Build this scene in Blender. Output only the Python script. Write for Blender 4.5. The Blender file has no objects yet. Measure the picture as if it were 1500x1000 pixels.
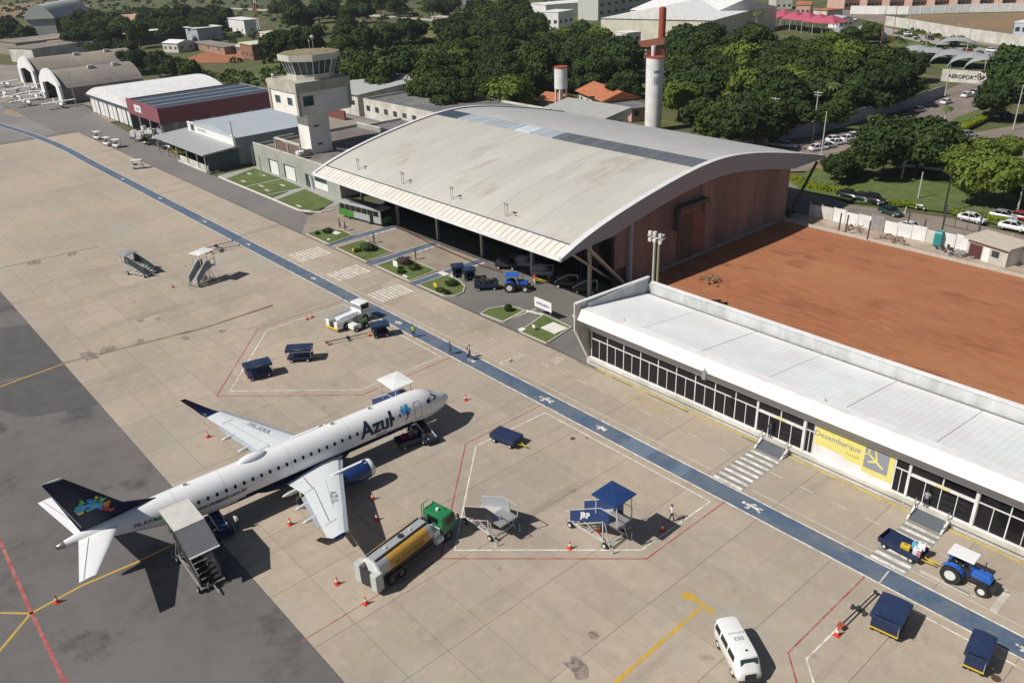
import bpy, bmesh, math, random
import numpy as np
from mathutils import Vector, Matrix, Euler
random.seed(7); np.random.seed(7)
S = bpy.context.scene
COL = S.collection
R = math.radians
# ------------------------------------------------------------------ camera, light, exposure
CAMH = 45.0
FP, PITCH, ROLL, YAW = 1200.0, 0.46141, -0.04121, -0.86387
fw = np.array([math.sin(YAW)*math.cos(PITCH), math.cos(YAW)*math.cos(PITCH), -math.sin(PITCH)])
_r = np.cross(fw, [0, 0, 1]); _r /= np.linalg.norm(_r); _u = np.cross(_r, fw)
RX = math.cos(ROLL)*_r + math.sin(ROLL)*_u
UP = -math.sin(ROLL)*_r + math.cos(ROLL)*_u
cam = bpy.data.cameras.new('camera'); camo = bpy.data.objects.new('camera', cam); COL.objects.link(camo)
m = Matrix.Identity(4)
for i in range(3):
    m[i][0] = RX[i]; m[i][1] = UP[i]; m[i][2] = -fw[i]
m[2][3] = CAMH
camo.matrix_world = m
cam.sensor_width = 36; cam.lens = FP/1500*36; cam.clip_start = 0.5; cam.clip_end = 6000
S.camera = camo
S.view_settings.view_transform = 'Standard'; S.view_settings.look = 'None'
S.view_settings.gamma = 1; S.view_settings.exposure = -0.08
try: S.view_settings.use_curve_mapping = False
except Exception: pass
SUN_EL = R(47.0); SUN_DIR = Vector((-0.30, -0.87, 0)).normalized()     # towards the sun, in plan
world = bpy.data.worlds.new('World'); S.world = world; world.use_nodes = True
nt = world.node_tree; nt.nodes.clear()
sky = nt.nodes.new('ShaderNodeTexSky'); sky.sky_type = 'NISHITA'; sky.sun_disc = False
sky.sun_elevation = SUN_EL; sky.sun_rotation = math.atan2(SUN_DIR.x, SUN_DIR.y)
bg = nt.nodes.new('ShaderNodeBackground'); bg.inputs[1].default_value = 0.05
wo = nt.nodes.new('ShaderNodeOutputWorld'); nt.links.new(sky.outputs[0], bg.inputs[0]); nt.links.new(bg.outputs[0], wo.inputs[0])
sl = bpy.data.lights.new('sun', 'SUN'); sl.energy = 5.0; sl.angle = R(0.5); sl.color = (1, 0.955, 0.89)
so = bpy.data.objects.new('sun', sl); COL.objects.link(so)
sd = Vector((SUN_DIR.x*math.cos(SUN_EL), SUN_DIR.y*math.cos(SUN_EL), math.sin(SUN_EL)))
so.rotation_euler = sd.to_track_quat('Z', 'Y').to_euler(); so.location = (0, 0, 120)

def G(px, py, z=0.0):
    "ground point (world) seen at photo pixel px,py"
    d = RX*(px-750)/FP - UP*(py-500)/FP + fw
    t = (z-CAMH)/d[2]
    return Vector((d[0]*t, d[1]*t, z))
def G2(px, py, z=0.0):
    g = G(px, py, z); return (g.x, g.y)

# ------------------------------------------------------------------ materials
MATS = {}
def mat(name, c, rough=0.7, metal=0.0, var=0.12, scale=1.0, bump=0.0, bscale=None, rand=0.0, spec=0.5, c2=None, s2=None, coord='world', emit=None, c3=None, coat=0.0, stretch=None, lo=.42, hi=.62):
    if name in MATS: return MATS[name]
    M = bpy.data.materials.new(name); M.use_nodes = True; t = M.node_tree; n = t.nodes; L = t.links
    b = n['Principled BSDF']
    b.inputs['Roughness'].default_value = rough; b.inputs['Metallic'].default_value = metal
    try: b.inputs['Specular IOR Level'].default_value = spec; b.inputs['Coat Weight'].default_value = coat
    except Exception: pass
    if coord == 'world': src = n.new('ShaderNodeNewGeometry').outputs['Position']
    else: src = n.new('ShaderNodeTexCoord').outputs['Object']
    if stretch:
        mp = n.new('ShaderNodeMapping'); mp.inputs['Scale'].default_value = stretch; L.new(src, mp.inputs[0]); src = mp.outputs[0]
    def noise(sc, det=5, ro=0.6):
        q = n.new('ShaderNodeTexNoise'); q.inputs['Scale'].default_value = sc; q.inputs['Detail'].default_value = det
        q.inputs['Roughness'].default_value = ro; L.new(src, q.inputs['Vector']); return q.outputs['Fac']
    def mixc(f, a, b_, mode='MIX'):
        q = n.new('ShaderNodeMix'); q.data_type = 'RGBA'; q.blend_type = mode
        if isinstance(f, float): q.inputs[0].default_value = f
        else: L.new(f, q.inputs[0])
        for s_, v in ((q.inputs[6], a), (q.inputs[7], b_)):
            if isinstance(v, tuple): s_.default_value = (*v[:3], 1)
            else: L.new(v, s_)
        return q.outputs[2]
    def ramp(f, p0, p1):
        q = n.new('ShaderNodeMapRange'); q.inputs[1].default_value = p0; q.inputs[2].default_value = p1; L.new(f, q.inputs[0]); return q.outputs[0]
    f = noise(scale)
    cc = mixc(ramp(f, .3, .7), tuple(x*(1-var) for x in c), tuple(min(1, x*(1+var)) for x in c))
    if c2: cc = mixc(ramp(noise(s2 or scale*.2, 6, .65), lo, hi), cc, c2)
    if c3: cc = mixc(ramp(noise((s2 or scale*.2)*2.3, 6, .7), .56, .66), cc, c3)
    if rand:
        oi = n.new('ShaderNodeObjectInfo'); mr = n.new('ShaderNodeMapRange'); L.new(oi.outputs['Random'], mr.inputs[0])
        mr.inputs[3].default_value = 1-rand; mr.inputs[4].default_value = 1+rand
        vm = n.new('ShaderNodeVectorMath'); vm.operation = 'SCALE'; L.new(cc, vm.inputs[0]); L.new(mr.outputs[0], vm.inputs['Scale']); cc = vm.outputs[0]
    L.new(cc, b.inputs['Base Color'])
    if bump:
        bp = n.new('ShaderNodeBump'); bp.inputs['Strength'].default_value = bump; bp.inputs['Distance'].default_value = .05
        L.new(noise(bscale or scale*6, 4), bp.inputs['Height']); L.new(bp.outputs[0], b.inputs['Normal'])
    MATS[name] = M; return M

def slab_material():
    "apron concrete: slab to slab tone, long stains along the traffic direction, fine grit"
    M = mat('apron_concrete', (.405, .335, .258), .85, var=.09, scale=.9, c2=(.325, .28, .228), s2=.045, rand=.065, bump=.15, bscale=5, lo=.40, hi=.68)
    t = M.node_tree; n = t.nodes; L = t.links; b = n['Principled BSDF']
    src = [l.from_socket for l in L if l.to_socket == b.inputs['Base Color']][0]
    g = n.new('ShaderNodeNewGeometry')
    for sc, p0, p1, col, amt in (((.25, .02, 1), .57, .72, (.20, .17, .14), .6), ((.02, .3, 1), .57, .75, (.25, .21, .17), .5), ((.55, .55, 1), .63, .74, (.15, .13, .115), .6), ((3.2, 3.2, 1), .58, .70, (.26, .22, .185), .4), ((.12, .10, 1), .52, .68, (.46, .36, .29), .45), ((.07, .09, 1), .55, .66, (.36, .35, .30), .5), ((1.1, .9, 1), .56, .62, (.46, .40, .33), .3)):
        mp = n.new('ShaderNodeMapping'); mp.inputs['Scale'].default_value = sc; L.new(g.outputs['Position'], mp.inputs[0])
        q = n.new('ShaderNodeTexNoise'); q.inputs['Scale'].default_value = 1; q.inputs['Detail'].default_value = 7; q.inputs['Roughness'].default_value = .62; L.new(mp.outputs[0], q.inputs['Vector'])
        r = n.new('ShaderNodeMapRange'); r.inputs[1].default_value = p0; r.inputs[2].default_value = p1; r.inputs[4].default_value = amt; L.new(q.outputs['Fac'], r.inputs[0])
        x = n.new('ShaderNodeMix'); x.data_type = 'RGBA'; L.new(r.outputs[0], x.inputs[0]); L.new(src, x.inputs[6]); x.inputs[7].default_value = (*col, 1); src = x.outputs[2]
    L.new(src, b.inputs['Base Color']); return M

M_slab = slab_material()
M_joint = mat('joint_filler', (.20, .17, .14))
M_asph = mat('apron_asphalt', (.118, .112, .108), .9, var=.14, scale=.6, c2=(.155, .142, .135), s2=.05, c3=(.075, .072, .07), bump=.2, bscale=8)
M_road = mat('road_asphalt', (.17, .16, .155), .9, var=.08, scale=.5, c2=(.20, .18, .165), s2=.06, bump=.1, bscale=8)
M_road2 = mat('street_asphalt', (.20, .165, .14), .9, var=.1, scale=.4, c2=(.26, .21, .17), s2=.05)
M_fore = mat('forecourt_asphalt', (.14, .135, .125), .9, var=.1, scale=.5, c2=(.17, .16, .145), s2=.1)
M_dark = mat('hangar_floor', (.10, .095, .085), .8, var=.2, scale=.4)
M_white = mat('line_white', (.78, .75, .69), .8, var=.1, scale=2.5, c2=(.48, .43, .36), s2=1.1)
M_whiteworn = mat('line_white_worn', (.56, .52, .45), .85, var=.1, scale=2.5, c2=(.46, .41, .34), s2=.7)
M_path = mat('path_blue', (.075, .118, .185), .75, var=.16, scale=1.2, c2=(.13, .155, .19), s2=.35, c3=(.16, .165, .17), bump=.1)
M_pathpale = mat('path_blue_pale', (.13, .18, .24), .8, var=.12, scale=1.2)
M_red = mat('line_red', (.34, .055, .06), .8, var=.15, scale=2, c2=(.36, .19, .15), s2=.9)
M_yellow = mat('line_yellow', (.55, .33, .03), .8, var=.15, scale=2, c2=(.42, .31, .12), s2=.8)
M_xgrey = mat('crossing_grey', (.235, .24, .225), .85, var=.1, scale=1.5)
M_grass = mat('lawn', (.075, .118, .025), .95, var=.3, scale=1.8, c2=(.12, .15, .042), s2=.35, c3=(.15, .13, .06), bump=.6, bscale=9)
M_field = mat('field', (.10, .105, .032), .95, var=.35, scale=.12, c2=(.062, .08, .022), s2=.02, c3=(.19, .14, .075), bump=.3, bscale=2)
M_field2 = mat('bright_field', (.10, .14, .032), .95, var=.25, scale=.2, c2=(.075, .105, .028), s2=.05, c3=(.15, .14, .06))
M_soil = mat('brown_soil', (.26, .165, .095), .95, var=.15, scale=.2, c2=(.20, .155, .085), s2=.03)
M_redsoil = mat('red_soil', (.325, .122, .052), .95, var=.2, scale=.9, c2=(.37, .16, .072), s2=.06, c3=(.24, .08, .034), bump=.5, bscale=1.5, stretch=(.45, 1.3, 1))
M_kerb = mat('kerb_concrete', (.48, .45, .39), .85, var=.12, scale=1.5)
M_kerbw = mat('kerb_white', (.68, .66, .60), .8, var=.08, scale=1)
M_wall = mat('white_wall', (.77, .77, .76), .7, var=.04, scale=.7, c2=(.68, .67, .65), s2=.5)
M_wallold = mat('old_white_wall', (.62, .60, .55), .8, var=.1, scale=.7, c2=(.45, .43, .37), s2=.25)
M_cream = mat('cream_wall', (.66, .62, .51), .8, var=.06, scale=.8, c2=(.55, .53, .44), s2=.3)
M_greywall = mat('grey_panel', (.32, .33, .36), .6, var=.06, scale=.8)
M_troof = mat('terminal_roof_sheet', (.80, .81, .81), .5, var=.05, scale=.5, c2=(.74, .74, .72), s2=.15, rand=.015)
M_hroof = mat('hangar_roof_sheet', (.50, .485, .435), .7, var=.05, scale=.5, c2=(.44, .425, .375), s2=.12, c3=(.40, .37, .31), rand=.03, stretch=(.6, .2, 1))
M_hroof_shade = mat('hangar_roof_shade', (.44, .44, .43), .7, var=.05, scale=.4, rand=.02)  # same roof sheet, greyed to paint in the shade of the back half
M_slat = mat('canopy_slat', (.66, .62, .55), .7, var=.06, scale=1, rand=.06)
M_trim = mat('hangar_trim', (.34, .35, .39), .55, var=.05, scale=.7)
M_brown = mat('brown_cladding', (.26, .168, .148), .7, var=.15, scale=.6, c2=(.175, .13, .12), s2=.22, c3=(.13, .105, .10), rand=.2, stretch=(1, 1, .25))
M_glass = mat('dark_glass', (.014, .013, .016), .08, var=.1, spec=.35)
M_bglass = mat('blue_glass', (.03, .06, .07), .1, var=.1)
M_metal = mat('galvanised_metal', (.42, .42, .41), .45, .5, var=.08, scale=3)
M_alu = mat('pale_metal', (.55, .55, .54), .5, .2, var=.05)
M_black = mat('rubber', (.022, .021, .021), .8, var=.2, coord='obj')
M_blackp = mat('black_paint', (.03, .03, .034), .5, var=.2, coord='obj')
M_rim = mat('rim_white', (.65, .65, .62), .5, var=.1, coord='obj')
M_navy = mat('navy_canvas', (.016, .032, .085), .6, var=.22, scale=3, coord='obj', rand=.15, bump=.4, bscale=4)
M_navy2 = mat('navy_paint', (.014, .026, .075), .5, var=.2, scale=3, coord='obj')
M_blue = mat('tractor_blue', (.03, .13, .50), .35, var=.1, coord='obj')
M_canopyb = mat('canopy_blue', (.014, .042, .15), .5, var=.12, coord='obj')
M_plane = mat('aircraft_white', (.80, .80, .80), .22, var=.02, scale=.8, coord='obj', coat=.3)
M_pnavy = mat('aircraft_navy', (.004, .010, .042), .4, var=.1, coord='obj', spec=.3)
M_pblue = mat('engine_blue', (.012, .035, .13), .28, var=.1, coord='obj', coat=.3)
M_wing = mat('wing_grey', (.60, .63, .64), .4, var=.03, coord='obj')
M_wingd = mat('wing_edge', (.42, .46, .50), .3, .4, var=.05, coord='obj')
M_bare = mat('bare_metal', (.30, .28, .26), .35, .8, var=.15, coord='obj')
M_orange = mat('cone_orange', (.62, .07, .03), .5, var=.08, coord='obj')
M_wp = mat('white_paint', (.78, .78, .76), .35, var=.04, coord='obj', coat=.2)
M_green = mat('cab_green', (.02, .19, .07), .35, var=.1, coord='obj', coat=.2)
M_tanky = mat('tank_yellow', (.55, .31, .055), .45, var=.08, scale=2, coord='obj')
M_tankg = mat('tank_grey', (.45, .47, .48), .4, .3, var=.08, coord='obj')
M_ypaint = mat('yellow_paint', (.62, .44, .03), .5, var=.1, coord='obj')
M_maroon = mat('maroon_cladding', (.23, .075, .095), .6, var=.07, scale=.5)
M_maroond = mat('maroon_side', (.20, .07, .10), .6, var=.07, scale=.3)
M_nroof = mat('navy_roof', (.05, .075, .10), .5, var=.1, scale=.4)
M_bluegrey = mat('bluegrey_cladding', (.21, .25, .29), .6, var=.08, scale=.6, c2=(.28, .31, .34), s2=.1)
M_lroof = mat('light_metal_roof', (.42, .46, .50), .5, var=.05, scale=.5)
M_oldroof = mat('old_cement_roof', (.22, .20, .18), .9, var=.12, scale=.4, c2=(.28, .24, .20), s2=.08)
M_oldroof2 = mat('brown_cement_roof', (.30, .26, .21), .9, var=.12, scale=.4, c2=(.24, .21, .18), s2=.08)
M_flat = mat('dark_flat_roof', (.13, .13, .135), .9, var=.15, scale=.4, c2=(.20, .20, .19), s2=.1)
M_tile = mat('red_tile_roof', (.42, .15, .07), .85, var=.15, scale=.6)
M_pink = mat('pink_wall', (.52, .34, .28), .8, var=.08, scale=.3)
M_magenta = mat('magenta_canvas', (.42, .08, .13), .8, var=.15, scale=.3)
M_rust = mat('rust_red', (.36, .07, .035), .7, var=.1, scale=.5)
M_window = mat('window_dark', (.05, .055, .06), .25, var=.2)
M_teal = mat('teal_plastic', (.05, .30, .30), .5, var=.05)
M_bark = mat('bark', (.10, .075, .05), .9, var=.2, scale=2, coord='obj')
M_conc = mat('concrete_pole', (.45, .44, .40), .8, var=.06)
M_debris = mat('rubble', (.30, .21, .16), .9, var=.3, scale=1.2)
M_skin = mat('skin', (.25, .13, .085), .6, var=.05, coord='obj')
M_hair = mat('hair', (.015, .012, .01), .7, coord='obj')
M_hiviz = mat('hi_vis', (.45, .60, .06), .6, coord='obj')
M_jean = mat('dark_trousers', (.03, .035, .06), .8, coord='obj')
M_shirt = mat('white_shirt', (.70, .70, .72), .8, coord='obj')
M_grnshirt = mat('green_shirt', (.05, .10, .04), .8, coord='obj')
def leafmat(name, a, b, rnd=.22):
    M = mat(name, a, .75, var=.3, scale=.35, c2=b, s2=.9, rand=rnd, spec=.15); return M
M_leaf = leafmat('leaf_dark', (.024, .044, .012), (.048, .073, .017))
M_leaf2 = leafmat('leaf_mid', (.036, .064, .013), (.075, .10, .02))
M_leaf3 = leafmat('leaf_bright', (.085, .13, .018), (.14, .17, .03), .12)
M_leafo = leafmat('leaf_flower', (.12, .10, .02), (.22, .14, .03), .12)
M_hedge = leafmat('leaf_hedge', (.12, .17, .015), (.20, .22, .02), .1)
M_palm = leafmat('leaf_palm', (.06, .10, .03), (.14, .17, .06), .1)
LOGO = [mat('logo_'+k, c, .4, coord='obj') for k, c in (('cyan', (.05, .35, .65)), ('sky', (.12, .45, .75)), ('blue', (.01, .09, .45)), ('green', (.12, .45, .08)), ('yellow', (.75, .60, .04)), ('orange', (.75, .30, .02)), ('purple', (.25, .05, .20)), ('red', (.60, .07, .05)), ('teal', (.04, .30, .30)))]
M_ink = mat('ink_navy', (.012, .018, .05), .5, coord='obj')
M_inkg = mat('ink_grey', (.25, .26, .30), .6, coord='obj')
M_sigy = mat('sign_yellow', (.74, .66, .20), .7, var=.05, coord='obj')
M_sigg = mat('sign_grey', (.27, .28, .33), .7, var=.05, coord='obj')

# ------------------------------------------------------------------ mesh builder
class B:
    def __init__(s): s.v = []; s.f = []; s.mi = []; s.cur = 0
    def add(s, vs, fs):
        o = len(s.v); s.v += [tuple(v) for v in vs]; s.f += [tuple(i+o for i in f) for f in fs]; s.mi += [s.cur]*len(fs); return s
    def box(s, x0, y0, z0, x1, y1, z1, top=1.0):
        cx, cy = (x0+x1)/2, (y0+y1)/2; hx, hy = (x1-x0)/2, (y1-y0)/2
        vs = [(cx+a*hx*k, cy+b*hy*k, z) for z, k in ((z0, 1), (z1, top)) for a, b in ((-1, -1), (1, -1), (1, 1), (-1, 1))]
        return s.add(vs, [(3, 2, 1, 0), (4, 5, 6, 7), (0, 1, 5, 4), (1, 2, 6, 5), (2, 3, 7, 6), (3, 0, 4, 7)])
    def bar(s, p, q, w, h=None, up=(0, 0, 1)):
        h = h or w; p, q = Vector(p), Vector(q); d = (q-p).normalized(); u = Vector(up)
        if abs(d.dot(u)) > .98: u = Vector((1, 0, 0))
        a = d.cross(u).normalized()*w/2; b = a.normalized().cross(d)*h/2
        vs = [e+sx*a+sy*b for e in (p, q) for sx, sy in ((-1, -1), (1, -1), (1, 1), (-1, 1))]
        return s.add(vs, [(0, 1, 2, 3), (7, 6, 5, 4), (0, 4, 5, 1), (1, 5, 6, 2), (2, 6, 7, 3), (3, 7, 4, 0)])
    def cyl(s, p, q, r, r2=None, n=12, cap=True):
        r2 = r if r2 is None else r2; p, q = Vector(p), Vector(q); d = (q-p).normalized()
        u = Vector((0, 0, 1)) if abs(d.z) < .9 else Vector((1, 0, 0)); a = d.cross(u).normalized(); b = d.cross(a)
        vs = [p+r*(math.cos(t)*a+math.sin(t)*b) for t in [2*math.pi*i/n for i in range(n)]] + [q+r2*(math.cos(t)*a+math.sin(t)*b) for t in [2*math.pi*i/n for i in range(n)]]
        fs = [(i, n+i, n+(i+1) % n, (i+1) % n) for i in range(n)]
        if cap: fs += [tuple(range(n)), tuple(range(2*n-1, n-1, -1))]
        return s.add(vs, fs)
    def prism(s, pts, z0, z1):
        n = len(pts); a = sum(pts[i][0]*pts[(i+1) % n][1]-pts[(i+1) % n][0]*pts[i][1] for i in range(n))
        if a < 0: pts = pts[::-1]
        vs = [(x, y, z0) for x, y in pts]+[(x, y, z1) for x, y in pts]
        return s.add(vs, [tuple(range(n-1, -1, -1)), tuple(range(n, 2*n))]+[(i, (i+1) % n, n+(i+1) % n, n+i) for i in range(n)])
    def xprism(s, pts, x0, x1):
        "polygon in (y,z) extruded along x"
        n = len(pts); a = sum(pts[i][0]*pts[(i+1) % n][1]-pts[(i+1) % n][0]*pts[i][1] for i in range(n))
        if a < 0: pts = pts[::-1]
        vs = [(x0, y, z) for y, z in pts]+[(x1, y, z) for y, z in pts]
        return s.add(vs, [tuple(range(n-1, -1, -1)), tuple(range(n, 2*n))]+[(i, (i+1) % n, n+(i+1) % n, n+i) for i in range(n)])
    def flat(s, pts, z):
        n = len(pts); a = sum(pts[i][0]*pts[(i+1) % n][1]-pts[(i+1) % n][0]*pts[i][1] for i in range(n))
        if a < 0: pts = pts[::-1]
        return s.add([(x, y, z) for x, y in pts], [tuple(range(n))])
    def line(s, pts, w, z, closed=False):
        pts = [Vector((p[0], p[1])) for p in pts]
        seg = list(zip(pts, pts[1:]+([pts[0]] if closed else [])))[:len(pts) if closed else len(pts)-1]
        for i, (a, b) in enumerate(seg):
            d = (b-a).normalized(); nn = Vector((-d.y, d.x))*w/2; e = d*w*.5
            a2 = a-(e if i else e*0); b2 = b+(e if False else e*0)
            zz = z+.0006*(i % 3)
            s.add([(*(a2-nn), zz), (*(b2-nn), zz), (*(b2+nn), zz), (*(a2+nn), zz)], [(0, 1, 2, 3)])
        return s
    def ell(s, c, r, nu=12, nv=8):
        cx, cy, cz = c; rx, ry, rz = r; vs = []; fs = []
        for j in range(nv+1):
            t = math.pi*j/nv
            for i in range(nu):
                p = 2*math.pi*i/nu; vs.append((cx+rx*math.sin(t)*math.cos(p), cy+ry*math.sin(t)*math.sin(p), cz-rz*math.cos(t)))
        for j in range(nv):
            for i in range(nu): fs.append((j*nu+i, j*nu+(i+1) % nu, (j+1)*nu+(i+1) % nu, (j+1)*nu+i))
        return s.add(vs, fs)
    def build(s, name, mats, parent=None, smooth=False, bevel=0, W=False, loc=None):
        me = bpy.data.meshes.new(name)
        v = s.v
        if W and parent is not None:
            o = Matrix.Identity(4); q_ = parent
            while q_ is not None:
                o = Matrix.Translation(q_.location) @ q_.rotation_euler.to_matrix().to_4x4() @ o; q_ = q_.parent
            oi = o.inverted(); v = [oi @ Vector(p) for p in v]
        me.from_pydata([tuple(p) for p in v], [], s.f)
        if not isinstance(mats, (list, tuple)): mats = [mats]
        for q in mats: me.materials.append(q)
        if len(mats) > 1: me.polygons.foreach_set('material_index', s.mi)
        if smooth: me.shade_smooth()
        me.update()
        o = bpy.data.objects.new(name, me); COL.objects.link(o); o.parent = parent
        if loc: o.location = loc
        if bevel:
            md = o.modifiers.new('bevel', 'BEVEL'); md.width = bevel; md.segments = 2; md.limit_method = 'ANGLE'
        return o
def smooth_by(o, ang=40):
    try: o.data.set_sharp_from_angle(angle=R(ang))
    except Exception: pass
    return o
def tag(o, label, cat, group=None, kind=None):
    if label: o['label'] = label
    if cat: o['category'] = cat
    if group: o['group'] = group
    if kind: o['kind'] = kind
    return o
def thing(name, label, cat, loc=(0, 0, 0), rz=0, group=None):
    o = bpy.data.objects.new(name, None); COL.objects.link(o); o.location = loc; o.rotation_euler = (0, 0, rz)
    o.empty_display_size = .5
    return tag(o, label, cat, group)
CH = {}
def kids(o): return [c for c in COL.objects if c.parent == o] if False else [c for c in o.children]
def dup(src, loc, rz=0, label=None, group=None, scale=None):
    c = src.copy(); COL.objects.link(c); c.location = loc; c.rotation_euler = (0, 0, rz)
    if scale: c.scale = scale
    if label: c['label'] = label
    if group: c['group'] = group
    for k in list(src.children):
        d = k.copy(); COL.objects.link(d); d.parent = c
        for g in list(k.children):
            e = g.copy(); COL.objects.link(e); e.parent = d
    return c
def struct(name, b, m_, **k):
    o = b.build(name, m_, **k); o['kind'] = 'structure'; return o
def sheet(name, pts, z, m_, parent=None):
    b = B(); b.flat([(p[0], p[1]) for p in pts], z); o = b.build(name, m_, parent)
    if parent is None: o['kind'] = 'structure'
    return o
def text_mesh(s, size, bold=0.0, align='CENTER', shear=0):
    c = bpy.data.curves.new('t', 'FONT'); c.body = s; c.size = size; c.offset = bold; c.align_x = align; c.align_y = 'CENTER'; c.shear = shear; c.resolution_u = 3
    o = bpy.data.objects.new('t', c); COL.objects.link(o)
    dg = bpy.context.evaluated_depsgraph_get(); me = bpy.data.meshes.new_from_object(o.evaluated_get(dg))
    bpy.data.objects.remove(o); return me
def text(name, s, size, m_, parent, loc, xdir, ydir, bold=0, align='CENTER', shear=0):
    "flat lettering: xdir = reading direction, ydir = letter up"
    me = text_mesh(s, size, bold, align, shear); X = Vector(xdir).normalized(); Y = Vector(ydir).normalized(); Z = X.cross(Y)
    M = Matrix((X, Y, Z)).transposed().to_4x4(); M.translation = Vector(loc); me.transform(M)
    me.materials.clear(); me.materials.append(m_)
    o = bpy.data.objects.new(name, me); COL.objects.link(o); o.parent = parent; return o

# ================================================================== GROUND
sheet('terrain', [(-3200, -900), (900, -900), (900, 3200), (-3200, 3200)], -0.30, M_field)
sheet('asphalt_apron', [(-256, -120), (80, -120), (80, 16.4), (-256, 16.4)], 0.0, M_asph)
sheet('taxiway', [(-900, -120), (-256.02, -120), (-256.02, 57), (-310, 57), (-900, 36)], -0.02, mat('taxiway_asphalt', (.20, .19, .185), .9, var=.08, scale=.3, c2=(.24, .225, .21), s2=.03))
for pts in ([(0, 562), (95, 537), (135, 568), (150, 590), (40, 612), (0, 600)], [(0, 480), (60, 470), (110, 540), (0, 556)]):
    sheet('asphalt_patch', [(G2(*p)[0], min(16.35, G2(*p)[1])) for p in pts], 0.0015+.0015*(pts[0][1] < 500), mat('asphalt_patch', (.093, .09, .087), .9, var=.15, scale=.5))
# --- concrete apron: bed with open joints, every slab a block of its own
apron = sheet('concrete_apron', [(-256, 16.42), (60, 16.42), (60, 61.0), (-256, 61.0)], -0.06, M_joint)
SX, SY, GAP = 6.8, 3.42, .028
slabB = B(); slabB.box(0, 0, -.055, SX-GAP, SY-GAP, 0.0); me = None
nslab = 0
rows = [16.44+SY*i for i in range(13)]
far = B()
x0s = -28.7+SX*5
for i in range(44):
    x = x0s-SX*(i+1)+GAP/2
    for j, y in enumerate(rows):
        if x < -256: continue
        if i < 21 and nslab < 286:
            if me is None:
                o = slabB.build('concrete_slab', M_slab, apron); me = o.data
            else:
                o = bpy.data.objects.new('concrete_slab', me); COL.objects.link(o); o.parent = apron
            o.location = (x, y, random.uniform(-.004, 0)); nslab += 1
        else:
            far.box(x, y, -.055, x+SX-GAP, min(y+SY-GAP, 61.0), 0.0)
# slabs that fill the strip to the road edge and the ones beyond the frame
for k in range(2):
    far.box(x0s+.02+k*12, 16.44, -.055, x0s+12+k*12, 61, 0)
fo = far.build('far_concrete_slabs', M_slab, apron); fo['kind'] = 'stuff'

def L(name, pts, w, m_, z=.006, world=False):
    b = B(); b.line(pts if world else [G2(*p) for p in pts], w, z); return struct(name, b, m_)
# blue service path
b = B(); b.line([(40, 52.05), (-41.2, 52.05)], 1.95, .006); b.line([(-44.3, 52.05), (-214, 52.05)], 1.95, .006)
pth = [(-214, 52.05), (-228, 52.3), (-243, 52.0), (-262, 50.8), (-290, 47.6), (-340, 40)]
b.line(pth, 1.95, .006)
struct('blue_path', b, M_path)
b = B(); b.line([(-41.2, 52.05), (-44.3, 52.05)], 1.95, .006); b.line([(-37, 52.05), (-38.2, 52.05)], 1.95, .010)
struct('path_repair', b, M_pathpale)
b = B()
for dy in (-1.05, 1.05): b.line([(40, 52.05+dy), (-214, 52.05+dy)]+[(x, y+dy) for x, y in pth[1:]], .14, .012)
struct('path_edge_line', b, M_white)
b = B(); b.line([(40, 54.05), (-31.3, 54.05)], .11, .012); b.line([(-35.4, 54.05), (-205, 54.05)], .11, .012); struct('lane_line', b, M_whiteworn)
b = B()
for i in range(34):
    x = -6-3.05*i
    if -20.6 < x < -17 or -36 < x < -31.5: continue
    b.line([(x, 57.5), (x-1.35, 57.5)], .12, .010)
struct('dashed_centre_line', b, M_whiteworn)
# stand outlines: red outer, white inner
def stand(red, white, nm):
    b = B(); b.line(red, .12, .010); struct('stand_red_line', b, M_red)
    b = B(); b.line(white, .13, .012); struct('stand_white_line', b, M_white)
stand([(-55.2, 50.9), (-55.1, 40.5), (-43.5, 28.6), (-32.0, 40.5), (-32.0, 50.9)],
      [(-53.8, 50.1), (-54.1, 41.0), (-43.5, 30.05), (-32.95, 41.0), (-32.9, 50.1), (-53.8, 50.1)], 1)
stand([(-19.2, 50.9), (-19.15, 40.2), (-7.6, 28.3), (4, 40.2), (4, 50.9)],
      [(-17.9, 50.1), (-18.0, 40.6), (-7.6, 29.8), (3, 40.6), (3, 50.1), (-17.9, 50.1)], 2)
stand([(-95.4, 50.9), (-95.5, 38.0), (-82.3, 26.6), (-70.8, 38.4), (-70.9, 50.9)],
      [(-94.2, 50.1), (-94.2, 38.6), (-82.3, 28.2), (-71.9, 38.9), (-71.9, 50.1), (-94.2, 50.1)], 3)
L('stand_red_line', [(645, 818), (535, 882), (440, 940)], .1, M_red)
L('red_boundary_line', [(-30, 740), (0, 792), (44, 893), (100, 1010), (160, 1130)], .28, M_red)
L('yellow_lead_line', [(900, 1000), (1025, 891)], .28, M_yellow); L('yellow_stop_bar', [(1010, 872), (1046, 898)], .55, M_yellow)
b = B(); b.line([(-25.6, 29.6), (-25.6, 0)], .28, .008); struct('yellow_lead_line', b, M_yellow)
b = B(); p = G(1005, 871); b.line([(p.x-.25, p.y-.1), (p.x+.6, p.y+.15)], .8, .008); struct('yellow_stand_number', b, M_yellow)
L('yellow_lead_line', [(-40, 940), (0, 952), (45, 898), (120, 857), (200, 823), (330, 760)], .22, M_yellow)
L('yellow_lead_line', [(0, 897), (45, 898)], .2, M_yellow)
L('yellow_lead_line', [(0, 566), (92, 533)], .22, M_yellow)
L('asphalt_seam', [(92, 532), (300, 480), (400, 447)], .5, mat('tar_seam', (.12, .085, .055), .9, var=.3, scale=1.5, c2=(.26, .20, .14), s2=.25), z=.005)
L('asphalt_seam', [(0, 393), (145, 361)], .3, MATS['tar_seam'], z=.005)
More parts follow.
